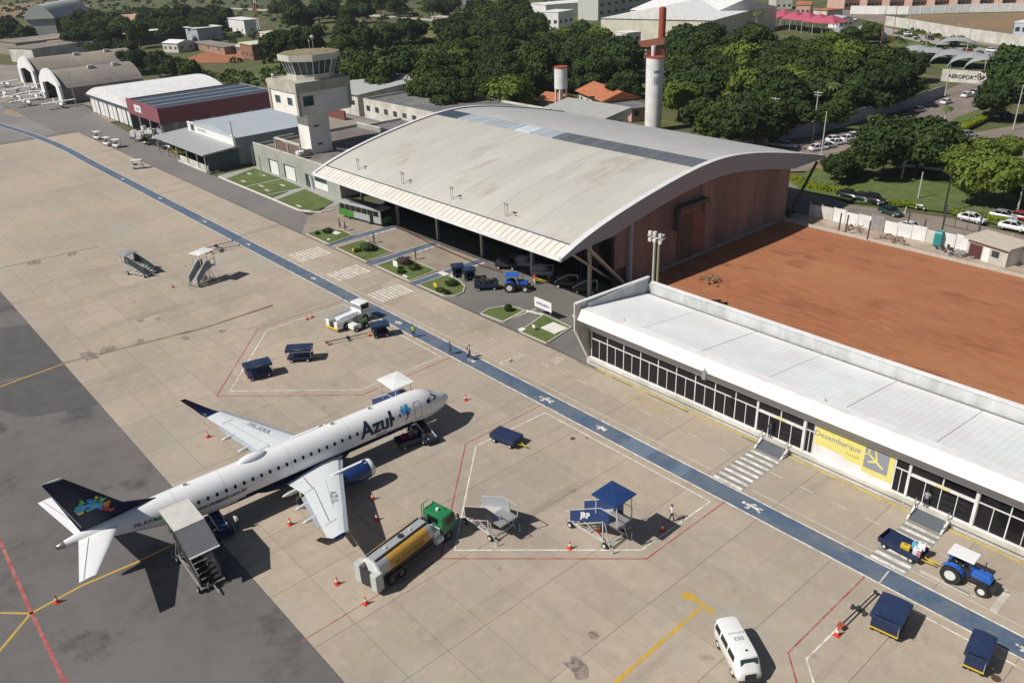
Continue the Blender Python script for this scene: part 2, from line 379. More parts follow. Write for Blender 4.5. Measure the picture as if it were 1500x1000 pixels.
# oil and rubber stains: flat irregular blots
b = B()
for px, py, r in ((845, 978, 1.0), (868, 929, .45), (745, 641, .3), (860, 641, .25), (130, 520, 1.6), (160, 510, 1.2), (205, 500, .7), (272, 495, .8), (205, 470, .6), (232, 466, .5), (50, 385, 1.5), (105, 372, 1.2), (325, 485, .6), (1100, 955, .2)):
    c = G(px, py); n = 14
    b.flat([(c.x+r*random.uniform(.5, 1.25)*math.cos(2*math.pi*i/n)*1.0, c.y+r*random.uniform(.4, 1.1)*math.sin(2*math.pi*i/n)) for i in range(n)], .007+random.random()*.002)
struct('oil_stain', b, mat('oil_stain', (.20, .165, .135), .7, var=.35, scale=3, c2=(.32, .265, .215), s2=1.5))
# zebra crossings
def zebra(x0, x1, y0, y1, n, back=True, frac=.46, m_=M_white, skew=0):
    if back: sheet('crossing_ground', [(x0, y0), (x1, y0), (x1+skew, y1), (x0+skew, y1)], .005, M_xgrey)
    b = B(); p = (y1-y0)/n
    for i in range(n):
        y = y0+p*(i+.1); k = skew*(i/n)
        b.flat([(x0+k+.05, y), (x1+k-.05, y), (x1+k-.05, y+p*frac), (x0+k+.05, y+p*frac)], .015)
    struct('zebra_stripes', b, m_)
zebra(-35.0, -31.9, 53.2, 59.85, 8); zebra(-20.1, -17.2, 53.2, 59.85, 8)
for xa, xb in ((-118.3, -113.4), (-106.2, -101.9), (-94.9, -90.7)): zebra(xa, xb, 54.3, 59.8, 9, False, .5, M_white)
for q in ([(464, 396), (493, 388)], [(475, 379), (500, 370)], [(532, 407), (558, 398)], [(523, 425), (551, 415)], [(598, 437), (628, 427)], [(405, 358), (425, 353)]):
    L('give_way_bar', q, .18, M_whiteworn, z=.012)
b = B()
for i in range(4): b.line([(-14.9+.05, 54.7+.38*i), (-12.6, 54.7+.38*i)], .17, .012)
struct('worn_hatching', b, M_whiteworn)
b = B(); b.line([(-11.2, 54.0), (-11.2, 56.9)], .5, .014); b.line([(-11.2, 57.0), (-13.5, 57.0)], .12, .014); b.line([(-16.6, 54.5), (-13.0, 54.5)], .4, .012); struct('give_way_bar', b, M_whiteworn)
# yellow hatched box in front of the terminal
b = B()
for i in range(15):
    x = -49.9+.36*i; b.line([(x, 58.3), (x+.5, 60.0)], .10, .012)
struct('yellow_hatching', b, mat('line_yellow_worn', (.45, .38, .13), .85, var=.2, scale=2, c2=(.40, .33, .22), s2=1))
# words painted on the lane (worn)
for s_, px, py in (('KM/H', 750, 527), ('20', 817, 528)):
    p = G(px, py); o = text('lane_lettering', s_, 1.5, M_whiteworn, None, (p.x, p.y, .013), (0, 1, 0), (-1, 0, 0), .03); o['kind'] = 'structure'
# runner / pedestrian and aeroplane pictograms painted on the path
def walker(x, y, s=1):
    b = B(); g = lambda *pts: [(x+s*u, y+s*v) for u, v in pts]
    b.line(g((-.9, .0), (.35, .05)), .26, .018); b.line(g((.35, .05), (1.15, .42)), .2, .019); b.line(g((.35, .05), (1.2, -.35)), .2, .020)
    b.line(g((-.55, 0), (-.1, .55), (.2, .5)), .16, .021); b.line(g((-.55, 0), (-.25, -.55), (-.65, -.7)), .16, .022)
    b.flat(g(*[(-1.25+.24*math.cos(t*math.pi/4), .24*math.sin(t*math.pi/4)) for t in range(8)]), .018)
    struct('walker_pictogram', b, M_white)
for x in (-29.9, -47.6, -55.6, -68.5, -83.6, -8.2): walker(x, 52.05, .72 if x in (-29.9, -55.6) else .5)
for x in (-106, -128, -146, -168, -190): walker(x, 52.05, .45)
L('path_joint', [(1288, 853), (1302, 836)], .1, M_white, z=.014)

# --- landside ground and roads
ROADY = 61.0
sheet('access_road', [(-330, 57.02), (-256, 57.02), (-256, 61.02), (-113, 61.02), (-113, 66), (-126, 67), (-138, 67.3), (-172.5, 67.3), (-179, 67), (-180, 68.5), (-225, 69.5), (-262, 72), (-300, 76), (-330, 76)], -0.005, M_road)
sheet('forecourt', [(-92, 61.02), (-58.4, 61.02), (-58.4, 80), (-92, 80)], 0.0, M_fore)
sheet('forecourt_concrete', [(-126, 61.02), (-92.02, 61.02), (-92.02, 74), (-137.5, 74), (-134, 66.5)], 0.0, mat('forecourt_concrete', (.33, .27, .215), .9, var=.1, scale=.8, c2=(.25, .21, .17), s2=.2))
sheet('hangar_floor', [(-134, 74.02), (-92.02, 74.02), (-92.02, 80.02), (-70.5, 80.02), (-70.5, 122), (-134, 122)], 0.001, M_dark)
sheet('terminal_ground', [(-58.4, 61.02), (60, 61.02), (60, 74.5), (-58.4, 74.5)], 0.0, M_xgrey)
b = B(); b.line([(-117.6, 74.6), (-103.6, 73.2), (-92.4, 72.7), (-87, 73.0)], .35, .03); struct('red_floor_band', b, mat('red_band', (.10, .03, .022), .8))
for y0, xs in ((61.1, (-118.5, -116.6)), (61.1, (-105.9, -104.0)), (61.1, (-94.1, -92.4))):
    dx = .9
    o = sheet('blue_walkway', [(xs[0], y0), (xs[1], y0), (xs[1]-.0, 74.2), (xs[0]-.0, 74.2)], .006, M_path)
    b = B(); b.line([(xs[0], y0), (xs[0], 74.2)], .12, .012); b.line([(xs[1], y0), (xs[1], 74.2)], .12, .012)
    for k in range(5): b.line([(xs[1]+.35, 68.5+1.1*k), (xs[1]+.35, 69.3+1.1*k)], .3, .012)
    struct('walkway_edge_line', b, M_white)
sheet('red_dirt_field', [(-70, 75), (60, 75), (60, 121.3), (-33, 121.3), (-68.5, 122.8), (-70.4, 122), (-70.4, 80)], -0.03, M_redsoil)
b = B(); rr = random.Random(4)
for k in range(20):
    x = rr.uniform(-66, -5); y = rr.uniform(79, 118); a = rr.uniform(-.25, .35)+(1.1 if x < -60 else 0); P_ = [(x, y)]; n_ = rr.randint(4, 10)
    for q in range(n_): a += rr.uniform(-.05, .07); P_.append((P_[-1][0]+2.0*math.cos(a), min(120.5, P_[-1][1]+2.0*math.sin(a))))
    for d in (0, 1.6): b.line([(u, v+d) for u, v in P_ if v+d < 120.8 and u < 50], rr.uniform(.12, .3), -.024+.0004*k+.0002*d)
o = struct('tyre_rut', b, mat('rut_soil', (.40, .175, .08), .95, var=.2, scale=1.5, c2=(.33, .12, .05), s2=.5)); o['kind'] = 'structure'
b = B(); b.box(-70, 121.2, -.1, 60, 121.5, .35); struct('site_kerb', b, M_kerb)
b = B(); b.line([(-70, 121.0), (-50, 122.4), (-35, 121.9), (40, 121.9)], .5, .0); struct('cable_trench', b, M_kerb)
sheet('site_strip', [(-71, 121.5), (60, 121.5), (60, 126), (-71, 126.5)], -0.02, mat('site_strip', (.36, .27, .2), .9, var=.15, scale=.6, c2=(.42, .36, .29), s2=.3))
sheet('rear_street', [(-104, 127), (60, 126.5), (60, 139), (-39, 139), (-51, 140.3), (-66, 136.6), (-77, 139.6), (-92, 152), (-104, 158), (-125, 150)], -0.015, M_street if 'M_street' in globals() else M_road2)
sheet('side_street', [(-86, 149), (-78, 158), (-78, 205), (-84, 262), (-92, 290), (-104, 290), (-99, 240), (-93, 205), (-95, 188), (-108, 160), (-140, 140), (-126, 128), (-104, 127)], -0.012, M_road2)
sheet('rear_yard', [(-215, 122), (-126, 122), (-104, 127), (-140, 140), (-150, 165), (-205, 150)], -0.02, M_road)
sheet('verge', [G2(*p) for p in ((1158, 268), (1180, 283), (1250, 296), (1330, 303), (1395, 312), (1500, 338), (1640, 350), (1640, 250), (1500, 235), (1430, 230), (1300, 262), (1240, 250), (1190, 245))], -0.01, M_grass)
sheet('verge_soil', [G2(*p) for p in ((1185, 245), (1205, 232), (1260, 215), (1290, 235), (1250, 252))], -0.006, M_soil)
sheet('parking_ground', [G2(*p) for p in ((1370, 262), (1425, 195), (1560, 170), (1560, 245), (1440, 250))], -0.008, M_road2)
sheet('far_verge', [G2(*p) for p in ((1375, 190), (1440, 172), (1450, 160), (1440, 158), (1400, 172))], -0.006, M_grass)
# far right: avenue, brown lot, sports pitch
sheet('avenue', [G2(*p) for p in ((1180, 10), (1290, 34), (1400, 58), (1520, 82), (1620, 100), (1620, 78), (1480, 52), (1380, 36), (1260, 16))], -0.2, M_road2)
sheet('avenue_lane', [G2(*p) for p in ((1290, 48), (1400, 74), (1520, 98), (1620, 110), (1620, 100), (1520, 86), (1400, 62), (1290, 38))], -0.18, mat('pale_asphalt', (.34, .31, .29), .9, var=.08))
sheet('brown_lot', [G2(*p) for p in ((1320, 30), (1520, 62), (1640, 80), (1640, 18), (1500, 18), (1330, 22))], -0.16, M_soil)
sheet('sports_pitch', [G2(*p) for p in ((1290, 62), (1360, 62), (1470, 92), (1520, 110), (1400, 106), (1300, 84))], -0.16, M_field2)
sheet('green_pitch', [G2(*p) for p in ((820, 9), (875, 4), (872, -12), (812, -8))], -0.16, M_field2)
# far left fields
sheet('airfield_soil', [G2(*p) for p in ((0, 165), (45, 150), (150, 168), (172, 178), (120, 182), (60, 175), (20, 170))], -.01, mat('soil_grey', (.29, .23, .175), .9, var=.12, scale=.2))
sheet('hangar_yard', [G2(*p) for p in ((-60, 160), (0, 158), (60, 140), (130, 155), (175, 172), (260, 200), (330, 245), (450, 230), (640, 200), (600, 130), (330, 150), (150, 100), (0, 95), (-60, 100))], -.03, mat('yard', (.24, .22, .20), .9, var=.12, scale=.15, c2=(.30, .25, .20), s2=.05))
for nm, m_, pts in (('green_field', M_field2, ((330, 110), (400, 88), (560, 70), (650, 75), (620, 95), (480, 118), (380, 125))),
                    ('brown_field', M_soil, ((-40, 12), (60, 2), (140, 8), (60, 22), (-40, 30))), ('brown_field', M_soil, ((60, 40), (160, 28), (330, 22), (240, 34), (100, 48))),
                    ('brown_field', M_redsoil, ((255, 92), (300, 76), (385, 66), (420, 72), (330, 92))),
                    ('brown_field', mat('dry_grass', (.17, .15, .06), .95, var=.2, scale=.1, c2=(.12, .14, .04), s2=.03), ((600, 40), (700, 30), (760, 45), (640, 62))),
                    ('dirt_track', M_kerb, ((330, 11), (560, 22), (680, 32), (680, 34), (560, 25), (330, 13))),
                    ('green_field', M_field2, ((520, 60), (640, 52), (650, 60), (560, 68)))):
    sheet(nm, [G2(*p) for p in pts], -.22+.004*len(nm)+random.random()*.02, m_)
# lawn in front of the tower building
KX = lambda pts, z0, z1, nm, m_: struct(nm, B().prism(pts, z0, z1), m_)
for pts in ([(-171.5, 67.7), (-163.2, 67.7), (-163.0, 76), (-175.5, 76)], [(-162.3, 67.7), (-154, 67.7), (-152.8, 75.5), (-162.0, 75.9)], [(-153.2, 67.7), (-150.6, 67.7), (-152.2, 72.2)], [(-148.2, 67.7), (-139.5, 67.8), (-136, 70), (-138.5, 74.6), (-151, 75.3)]):
    KX(pts, -.05, .12, 'lawn', M_grass)
b = B(); pk = [(-174.6, 67.35), (-139, 67.35), (-136.2, 68.2), (-134.6, 69.7), (-134.2, 72)]
for a_, c_ in zip(pk, pk[1:]): b.bar((*a_, .08), (*c_, .08), .3, .2)
struct('lawn_kerb', b, M_kerbw)
sheet('lawn_path', [(-176, 67.5), (-137, 67.5), (-136, 77), (-177, 77)], .01, mat('paving_grey', (.33, .33, .31), .9, var=.1))
b = B()
for x, y in ((-168, 74.5), (-171.5, 73), (-160, 70.2), (-157, 73.5), (-156, 69.5), (-141, 68.6), (-166.5, 69.3)): b.box(x-.9, y-.3, .1, x+.9, y+.3, .16)
struct('paving_stone', b, M_kerb)
# planted islands at the hangar forecourt
ISL = [([(-125.3, 61.5), (-117.6, 61.5), (-118.4, 66.6), (-122, 66.8), (-124.4, 66.2), (-125.5, 64.5)]), ([(-115.1, 61.4), (-105.9, 61.3), (-106.6, 66.6), (-115.1, 66.6)]),
       ([(-103.3, 61.4), (-94.3, 61.4), (-94.8, 66.6), (-103.4, 66.6)]), ([(-92.2, 61.4), (-86.2, 61.5), (-85.1, 62.6), (-85.3, 64.2), (-86.8, 65.7), (-89, 66.5), (-92.2, 66.6)]),
       ([(-77.9, 61.3), (-73.8, 61.6), (-74.4, 66.0), (-76, 65.9), (-77.5, 64.8), (-78.3, 63)]), ([(-70.1, 61.2), (-65.3, 61.3), (-66.3, 66.6), (-71.6, 66.9)])]
for pts in ISL:
    b = B()
    for a_, c_ in zip(pts, pts[1:]+pts[:1]): b.bar((*a_, .06), (*c_, .06), .18, .18)
    struct('island_kerb', b, M_kerb); KX(pts, -.04, .10, 'island_lawn', M_grass)
b = B(); b.bar((-73.8, 61.6, .06), (-74.4, 66, .06), .3, .14); b.bar((-74.3, 66.1, .06), (-71.6, 66.9, .06), .3, .14); struct('island_kerb', b, M_kerbw)
L('island_dirt', [(745, 468), (785, 452)], .3, M_kerb)
b = B()
for px, py, w, d in ((492, 342, 2.2, .9), (812, 482, 2.6, 2.2), (650, 402, 1.8, .8), (482, 352, .6, .4), (594, 406, 1.1, .35), (765, 484, .8, .7), (664, 405, .8, .5)):
    p = G(px, py); b.box(p.x-w/2, p.y-d/2, .08, p.x+w/2, p.y+d/2, .22)
struct('inspection_slab', b, M_kerbw)
b = B(); b.line([(-69, 69.6), (-66.3, 71.2), (-63.2, 69.5), (-66.0, 67.9), (-69, 69.6)], .3, .012); b.line([(-67.6, 69.6), (-64.5, 69.5)], .25, .014); struct('parking_mark', b, M_white)

# ================================================================== TERMINAL
XL, XR = -58.5, 34.0
T = thing('terminal_building', 'long low white terminal with dark glazed front, grey soffit and pale corrugated roof', 'terminal', (XL, 61.3, 0))
def P(b, name, m_, parent, **k): return b.build(name, m_, parent, W=True, **k)
b = B(); b.box(XL+.2, 61.25, 0, XR, 62.0, .95); b.box(XL+.4, 60.95, .62, XR, 61.25, .95); P(b, 'plinth', M_wallold, T)
b = B(); b.box(XL+.3, 61.9, .9, XR, 62.1, 4.6); b.box(XL, 62, 0, XL+.25, 71.6, 6.0); b.box(XL, 71.6, 0, XR, 71.85, 7.1); P(b, 'wall', M_wall, T)
b = B(); b.xprism([(59.62, 6.15), (59.62, 6.05), (61.35, 4.35), (61.5, 4.35), (61.5, 4.6), (59.9, 6.4)], XL+.2, XR); P(b, 'soffit', mat('soffit_grey', (.43, .43, .46), .6, var=.04), T)
b = B(); b.xprism([(59.5, 6.1), (59.72, 6.1), (60.2, 7.1), (61.0, 7.1), (61.05, 7.3), (60.0, 7.34)], XL+.2, XR); P(b, 'fascia', M_wall, T)
# end fin with the slanted profile
b = B(); b.xprism([(61.3, 0.0), (61.3, .9), (59.4, 4.7), (59.4, 8.1), (71.9, 7.6), (71.9, 0)], XL-.02, XL+.18); P(b, 'end_wall', M_wallold, T)
b = B(); b.bar((XL+.08, 59.4, 8.1), (XL+.08, 71.9, 7.6), .4, .14); b.bar((XL+.05, 59.36, 4.7), (XL+.05, 59.36, 8.15), .34, .12); b.bar((XL+.05, 61.25, .9), (XL+.05, 59.36, 4.72), .34, .12); P(b, 'fin_coping', M_wall, T)
b = B(); b.box(XL+.2, 71.86, 6.98, XR, 72.16, 7.12); P(b, 'parapet_coping', M_wall, T)
b = B(); b.box(XL+.3, 71.3, 5.9, XR, 71.6, 7.05); b.box(XL+.2, 61, 6.0, XL+.45, 71.3, 7.7); P(b, 'parapet', mat('stained_parapet', (.56, .57, .57), .8, var=.12, scale=.8, c2=(.43, .44, .43), s2=.6, stretch=(1, 1, .3)), T)
b = B(); b.box(XL+.5, 70.85, 5.86, XR, 71.3, 5.92); P(b, 'gutter', mat('gutter_grime', (.22, .22, .20), .8, var=.2, scale=1), T)
# roof in separate corrugated sheets, each 7.7 m wide
nsh = 12; wS = (XR-(XL+.5))/nsh
for i in range(nsh):
    xa = XL+.5+wS*i; b = B(); n = int(wS/.30); n += n % 2
    vs = []; 
    for k in range(n+1):
        x = xa+(wS-.05)*k/n; dz = .022 if k % 2 else 0.0
        vs += [(x, 61.0, 7.22+dz+.008*(i % 2)), (x, 70.85, 5.95+dz+.008*(i % 2))]
    b.add(vs, [(2*k, 2*k+2, 2*k+3, 2*k+1) for k in range(n)]); P(b, 'roof_panel', M_troof, T)
for i, px in enumerate(((914, 474), (1032, 547), (1208, 592))):
    b = B(); p = G(px[0], px[1], 7.0); b.box(p.x-.2, p.y-.15, 6.4, p.x+.2, p.y+.15, 7.25); b.cyl((p.x, p.y, 7.2), (p.x, p.y, 7.6), .05, n=6); P(b, 'roof_vent', M_metal, T)
# glazing: bays of 2.5 m
YG = 61.38
def pane(x0, x1, z0, z1, par=T):
    b = B(); b.box(x0, YG, z0, x1, YG+.06, z1); return P(b, 'window_pane', M_glass, par)
def mull(x, z0=1.0, z1=4.3, w=.10, par=T, m_=M_wall):
    b = B(); b.box(x-w/2, YG-.10, z0, x+w/2, YG+.1, z1); P(b, 'mullion', m_, par)
b = B(); b.box(XL+.6, YG-.12, 4.28, XR, YG+.2, 4.42); P(b, 'window_header', M_wall, T)
b = B(); b.box(XL+.6, YG-.14, .95, XR, YG+.2, 1.06); P(b, 'window_sill', M_wall, T)
bays = []; x = XL+.75; bw = 2.35
ent = [(-38.0+1.6, -30.4)]
def gx(px, py, Y=YG):
    d = RX*(px-750)/FP-UP*(py-500)/FP+fw; return d[0]*Y/d[1]
E1a, E1b = gx(1111, 612), gx(1176, 640)          # entrance 1
SGa, SGb = gx(1193, 640), gx(1308, 700)          # sign board
E2a, E2b = gx(1334, 700), gx(1422, 760)
print('terminal marks', E1a, E1b, SGa, SGb, E2a, E2b)
x = XL+.75
def bay_run(xa, xb):
    n = max(1, round((xb-xa)/bw)); w = (xb-xa)/n
    for i in range(n):
        a = xa+w*i; c = a+w
        pane(a+.04, c-.04, 3.42, 4.28)
        b = B(); b.box(a, YG-.08, 3.34, c, YG+.08, 3.42); P(b, 'transom', M_wall, T)
        pane(a+.04, a+w/2-.03, 1.06, 3.34); pane(a+w/2+.03, c-.04, 1.06, 3.34)
        mull(a, 1.0, 4.3, .09); mull(a+w/2, 1.0, 3.36, .06)
    mull(xb, 1.0, 4.3, .09)
bay_run(XL+.75, E1a-.2); bay_run(E1b+.25, SGa-.02); bay_run(SGb+.05, E2a-.2); bay_run(E2b+.25, XR-.5)
for k, (a, c) in enumerate(((E1a, E1b), (E2a, E2b))):
    en = B(); en.box(a-.2, YG-.2, .3, a, YG+.2, 4.3); en.box(c, YG-.2, .3, c+.25, YG+.2, 4.3); en.box(a, YG-.16, 3.2, c, YG+.16, 3.42)
    fr = P(en, 'entrance_frame', M_wall, T); md = (a+c)/2
    for u, v in ((a, md), (md, c)):
        b = B(); b.box(u+.05, YG, 3.42, v-.05, YG+.06, 4.28); P(b, 'window_pane', M_glass, fr)
    mull(md, 3.4, 4.3, .1, fr); n = 4; w = (c-a)/n
    for i in range(n):
        b = B(); b.box(a+w*i+.04, YG, .95, a+w*(i+1)-.04, YG+.06, 3.2); P(b, 'door_pane', M_glass, fr)
        if i: mull(a+w*i, .95, 3.2, .06, fr)
    b = B(); b.box(md-.5, YG-.2, 3.28, md+.6, YG-.16, 3.44); P(b, 'door_sign', M_sigy, fr)
    # ramp, side kerbs, railing
    xa, xb = ((-34.75, -32.2), (-20.0, -17.5))[k]
    b = B(); b.xprism([(60.95, 0), (60.95, .62), (60.85, .62), (59.9, 0.02), (59.9, 0)], xa, xb); P(b, 'ramp', mat('ramp_grey', (.085, .095, .11), .8, var=.1), fr)
    b = B()
    for u in (xa-.12, xb+.12): b = B(); b.xprism([(60.95, 0), (60.95, .76), (60.85, .76), (59.8, .14), (59.8, 0)], u-.07, u+.07); P(b, 'ramp_kerb', M_wall, fr)
    b = B()
    for u in (xa-.1, xb+.1):
        for yy, zz in ((60.85, .7), (60.1, .3)): b.cyl((u, yy, zz), (u, yy, zz+.95), .035, n=6)
        b.bar((u, 60.85, 1.6), (u, 60.1, 1.2), .05)
    P(b, 'railing', M_metal, fr)
b = B(); b.box(XL+2, 60.75, 0.02, -34.9, 60.95, .12); b.box(-31.9, 60.75, .02, -20.2, 60.95, .12); b.box(-17.3, 60.75, .02, XR, 60.95, .12); struct('yellow_kerb', b, mat('kerb_yellow', (.50, .40, .14), .8, var=.2, scale=1))
b = B()
for px, py, w in ((842, 530, 4.5), (905, 548, 3), (955, 572, 5.5), (1085, 640, 2.6)):
    p = G(px, py); b.box(p.x, 60.55, 0, p.x+w, 60.72, .04)
struct('drain_slot', b, M_joint)
# sign board
SB = thing('arrivals_sign', 'pale yellow Desembarque board with aeroplane pictogram on the terminal front', 'sign', (SGa, YG-.1, 1.0))
b = B(); b.box(SGa, YG-.1, .9, SGb, YG+.1, 4.3); P(b, 'panel', M_wall, SB)
W_ = SGb-SGa
b = B(); b.box(SGa+.1, YG-.12, 2.35, SGa+W_*.63, YG-.1, 4.28); b.box(SGa+W_*.63, YG-.12, 1.6, SGb-.05, YG-.1, 4.28); b.box(SGa+W_*.4, YG-.12, 2.05, SGa+W_*.63, YG-.1, 2.35); P(b, 'yellow_field', M_sigy, SB)
b = B(); b.box(SGa+W_*.645, YG-.14, 2.0, SGb-W_*.07, YG-.12, 4.2); P(b, 'grey_field', M_sigg, SB)
sl_ = SB.location
text('lettering', 'Desembarque', .78, M_inkg, SB, Vector((SGa+W_*.30, YG-.135, 3.5))-sl_, (1, 0, 0), (0, 0, 1), .005)
text('lettering', 'Arrivals', .42, mat('ink_olive', (.35, .33, .12), .7), SB, Vector((SGa+W_*.50, YG-.135, 2.72))-sl_, (1, 0, 0), (0, 0, 1), .0)
# aeroplane pictogram: fuselage pointing down right, two wings
cx, cz = SGa+W_*.78, 3.15; u = Vector((.82, -.57)); v = Vector((.57, .82))
def pg(*pts): return [(cx+a*u.x+c*v.x, cz+a*u.y+c*v.y) for a, c in pts]
b = B()
for q in (pg((-1.0, .07), (-.9, -.09), (.75, -.11), (.98, 0), (.75, .11)), pg((.15, .1), (-.1, .1), (-.75, .78), (-.6, .8)), pg((.15, -.1), (-.12, -.1), (-.42, -.7), (-.27, -.72)), pg((-.75, .05), (-.92, .05), (-1.15, .42), (-1.02, .42)), pg((-.78, -.05), (-.92, -.05), (-1.02, -.32), (-.92, -.32))):
    n = len(q); vs = [(x, YG-.145, z) for x, z in q]; b.add(vs, [tuple(range(n))])
b.box(SGa+W_*.645, YG-.15, 2.0, SGb-W_*.07, YG-.143, 2.14)
P(b, 'aeroplane_pictogram', M_sigy, SB)

# ================================================================== HANGAR
HX0, HX1, HY0, HY1, HZE, HZP = -132.9, -69.9, 68.3, 131.4, 8.1, 14.85
HPY = [68.3, 70.8, 74.3, 78.2, 83.2, 88.6, 92.3, 96.6, 100.5, 104.4, 108.9, 112.6, 116.6, 122.8, 128, 131.4]
HPZ = [7.75, 8.85, 9.95, 10.95, 12.0, 12.95, 13.5, 14.0, 14.2, 14.05, 13.55, 12.95, 12.2, 10.95, 9.8, 8.95]
def hz(y):
    return float(sum(np.interp(y+d, HPY, HPZ) for d in (-1.6, -.8, 0, .8, 1.6))/5) if 70 < y < 129.5 else float(np.interp(y, HPY, HPZ))
Hg = thing('hangar', 'large barrel roofed hangar with rust brown side wall and open front', 'hangar', (-101, 100, 0))
nP = 14; wP = (HX1-HX0-.6)/nP
ys = [HY0+2.7+(HY1-HY0-2.7)*i/26 for i in range(27)]
for i in range(nP):
    xa = HX0+.3+wP*i; b = B(); b.cur = 0; n = 8
    for s_, (ya, yb, c) in enumerate(((70.9, 96.1, 0), (99.9, 131.4, 1))):
        yy = [ya+(yb-ya)*q/(14) for q in range(15)]
        vs = []
        for q in yy:
            for k in range(n+1): vs.append((xa+(wP-.025)*k/n, q, hz(q)+(.012 if k % 2 else 0)+(.005 if i % 2 else 0)))
        b.cur = c; b.add(vs, [(j*(n+1)+k, j*(n+1)+k+1, (j+1)*(n+1)+k+1, (j+1)*(n+1)+k) for j in range(14) for k in range(n)])
    P(b, 'roof_panel', [M_hroof, M_hroof_shade], Hg)
# under-structure of the roof
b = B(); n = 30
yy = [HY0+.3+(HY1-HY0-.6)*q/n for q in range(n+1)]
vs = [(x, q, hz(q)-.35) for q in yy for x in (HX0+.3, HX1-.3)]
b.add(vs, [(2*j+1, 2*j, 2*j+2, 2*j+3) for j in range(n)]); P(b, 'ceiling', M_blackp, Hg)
# ridge strip: dark monitor, pale skylights
segs = [(-132.5, -126, M_nroof), (-125.9, -110, mat('skylight', (.42, .46, .49), .35, var=.08, scale=.6, rand=.1)), (-109.9, -105.5, mat('skylight_pale', (.60, .66, .68), .35)), (-105.4, -100, MATS['skylight']), (-99.9, -70.3, mat('monitor_grey', (.13, .14, .155), .5, var=.1, scale=.8, rand=.12))]
for a, c, m_ in segs:
    n = max(1, int((c-a)/1.9)); w = (c-a)/n
    for k in range(n):
        b = B(); x0, x1 = a+w*k, a+w*(k+1)-.06
        q = [96.2, 97.4, 98.6, 99.8]
        vs = [(x, y, hz(y)+.12) for y in q for x in (x0, x1)]
        b.add(vs, [(2*j, 2*j+1, 2*j+3, 2*j+2) for j in range(3)])
        b.add([(x0, 96.2, hz(96.2)-.1), (x1, 96.2, hz(96.2)-.1), (x1, 96.2, hz(96.2)+.12), (x0, 96.2, hz(96.2)+.12)], [(0, 1, 2, 3)])
        P(b, 'ridge_panel', m_, Hg)
# front canopy of slats
nS = 52; wS2 = (HX1-HX0-.4)/nS
sb = B(); z0 = hz(68.3); z1 = hz(70.8)
for k in range(nS):
    xa = HX0+.2+wS2*k; b = B()
    b.add([(xa, 68.3, z0+.05), (xa+wS2-.09, 68.3, z0+.05), (xa+wS2-.09, 70.8, z1+.08), (xa, 70.8, z1+.08), (xa, 68.3, z0-.02), (xa+wS2-.09, 68.3, z0-.02), (xa+wS2-.09, 70.8, z1), (xa, 70.8, z1)], [(0, 1, 2, 3), (7, 6, 5, 4), (0, 4, 5, 1), (1, 5, 6, 2), (2, 6, 7, 3), (3, 7, 4, 0)])
    P(b, 'canopy_slat', M_slat, Hg)
b = B()
for y in (68.35, 69.5, 70.85): b.box(HX0+.1, y-.06, hz(y)-.12+.0, HX1-.1, y+.06, hz(y)-.03)
P(b, 'canopy_rail', M_brown, Hg)
b = B(); b.box(HX0, 68.2, HZE-.55, HX1, 68.3, HZE+.05); P(b, 'eaves_beam', M_wall, Hg)
b = B(); b.box(HX0+.3, 70.82, hz(70.8)+.02, HX1-.3, 70.92, hz(70.8)+.2); P(b, 'gutter', M_nroof, Hg)
# curved fascias at both ends (deep towards the camera)
def fascia(x0, x1, name, m_, d0=.9, d1=2.5):
    b = B(); n = 40; vs = []
    for j in range(n+1):
        y = HY0-.1+(HY1-HY0+.4)*j/n; t = abs((y-99.85)/31.9); d = min(2.6, .35+ (1-t)*30/4.2)
        z = hz(min(max(y, 68.3), 131.4))+.16
        for x in (x0, x1): vs += [(x, y, z), (x, y, z-d)]
    fs = []
    for j in range(n):
        a = 4*j; fs += [(a, a+2, a+6, a+4), (a+1, a+5, a+7, a+3), (a+2, a+3, a+7, a+6), (a, a+4, a+5, a+1)]
    fs += [(0, 1, 3, 2), (4*n, 4*n+2, 4*n+3, 4*n+1)]
    b.add(vs, fs); return P(b, name, m_, Hg)
fascia(HX1-.05, HX1+.25, 'end_fascia', M_trim); fascia(HX0-.25, HX0+.05, 'end_fascia', M_wallold)
b = B(); n = 60; vs = []
for j in range(n+1):
    y = HY0-.1+(HY1-HY0+.4)*j/n; z = hz(min(max(y, 68.3), 131.4))+.2
    vs += [(HX1-.7, y, z), (HX1+.3, y, z+.03)]
b.add(vs, [(2*j, 2*j+1, 2*j+3, 2*j+2) for j in range(n)])
P(b, 'verge_flashing', mat('flashing', (.62, .62, .62), .6, var=.08, scale=.6), Hg); b = B()
vs = [(x-.0+0, y, z+.02) for x, y, z in [(HX0-.3+(0 if i % 2 else .8), v_[1], v_[2]) for i, v_ in enumerate(vs)]]
b.add(vs, [(2*j+1, 2*j, 2*j+2, 2*j+3) for j in range(n)]); P(b, 'verge_flashing', mat('flashing', (.62, .62, .62), .6, var=.08, scale=.6), Hg)
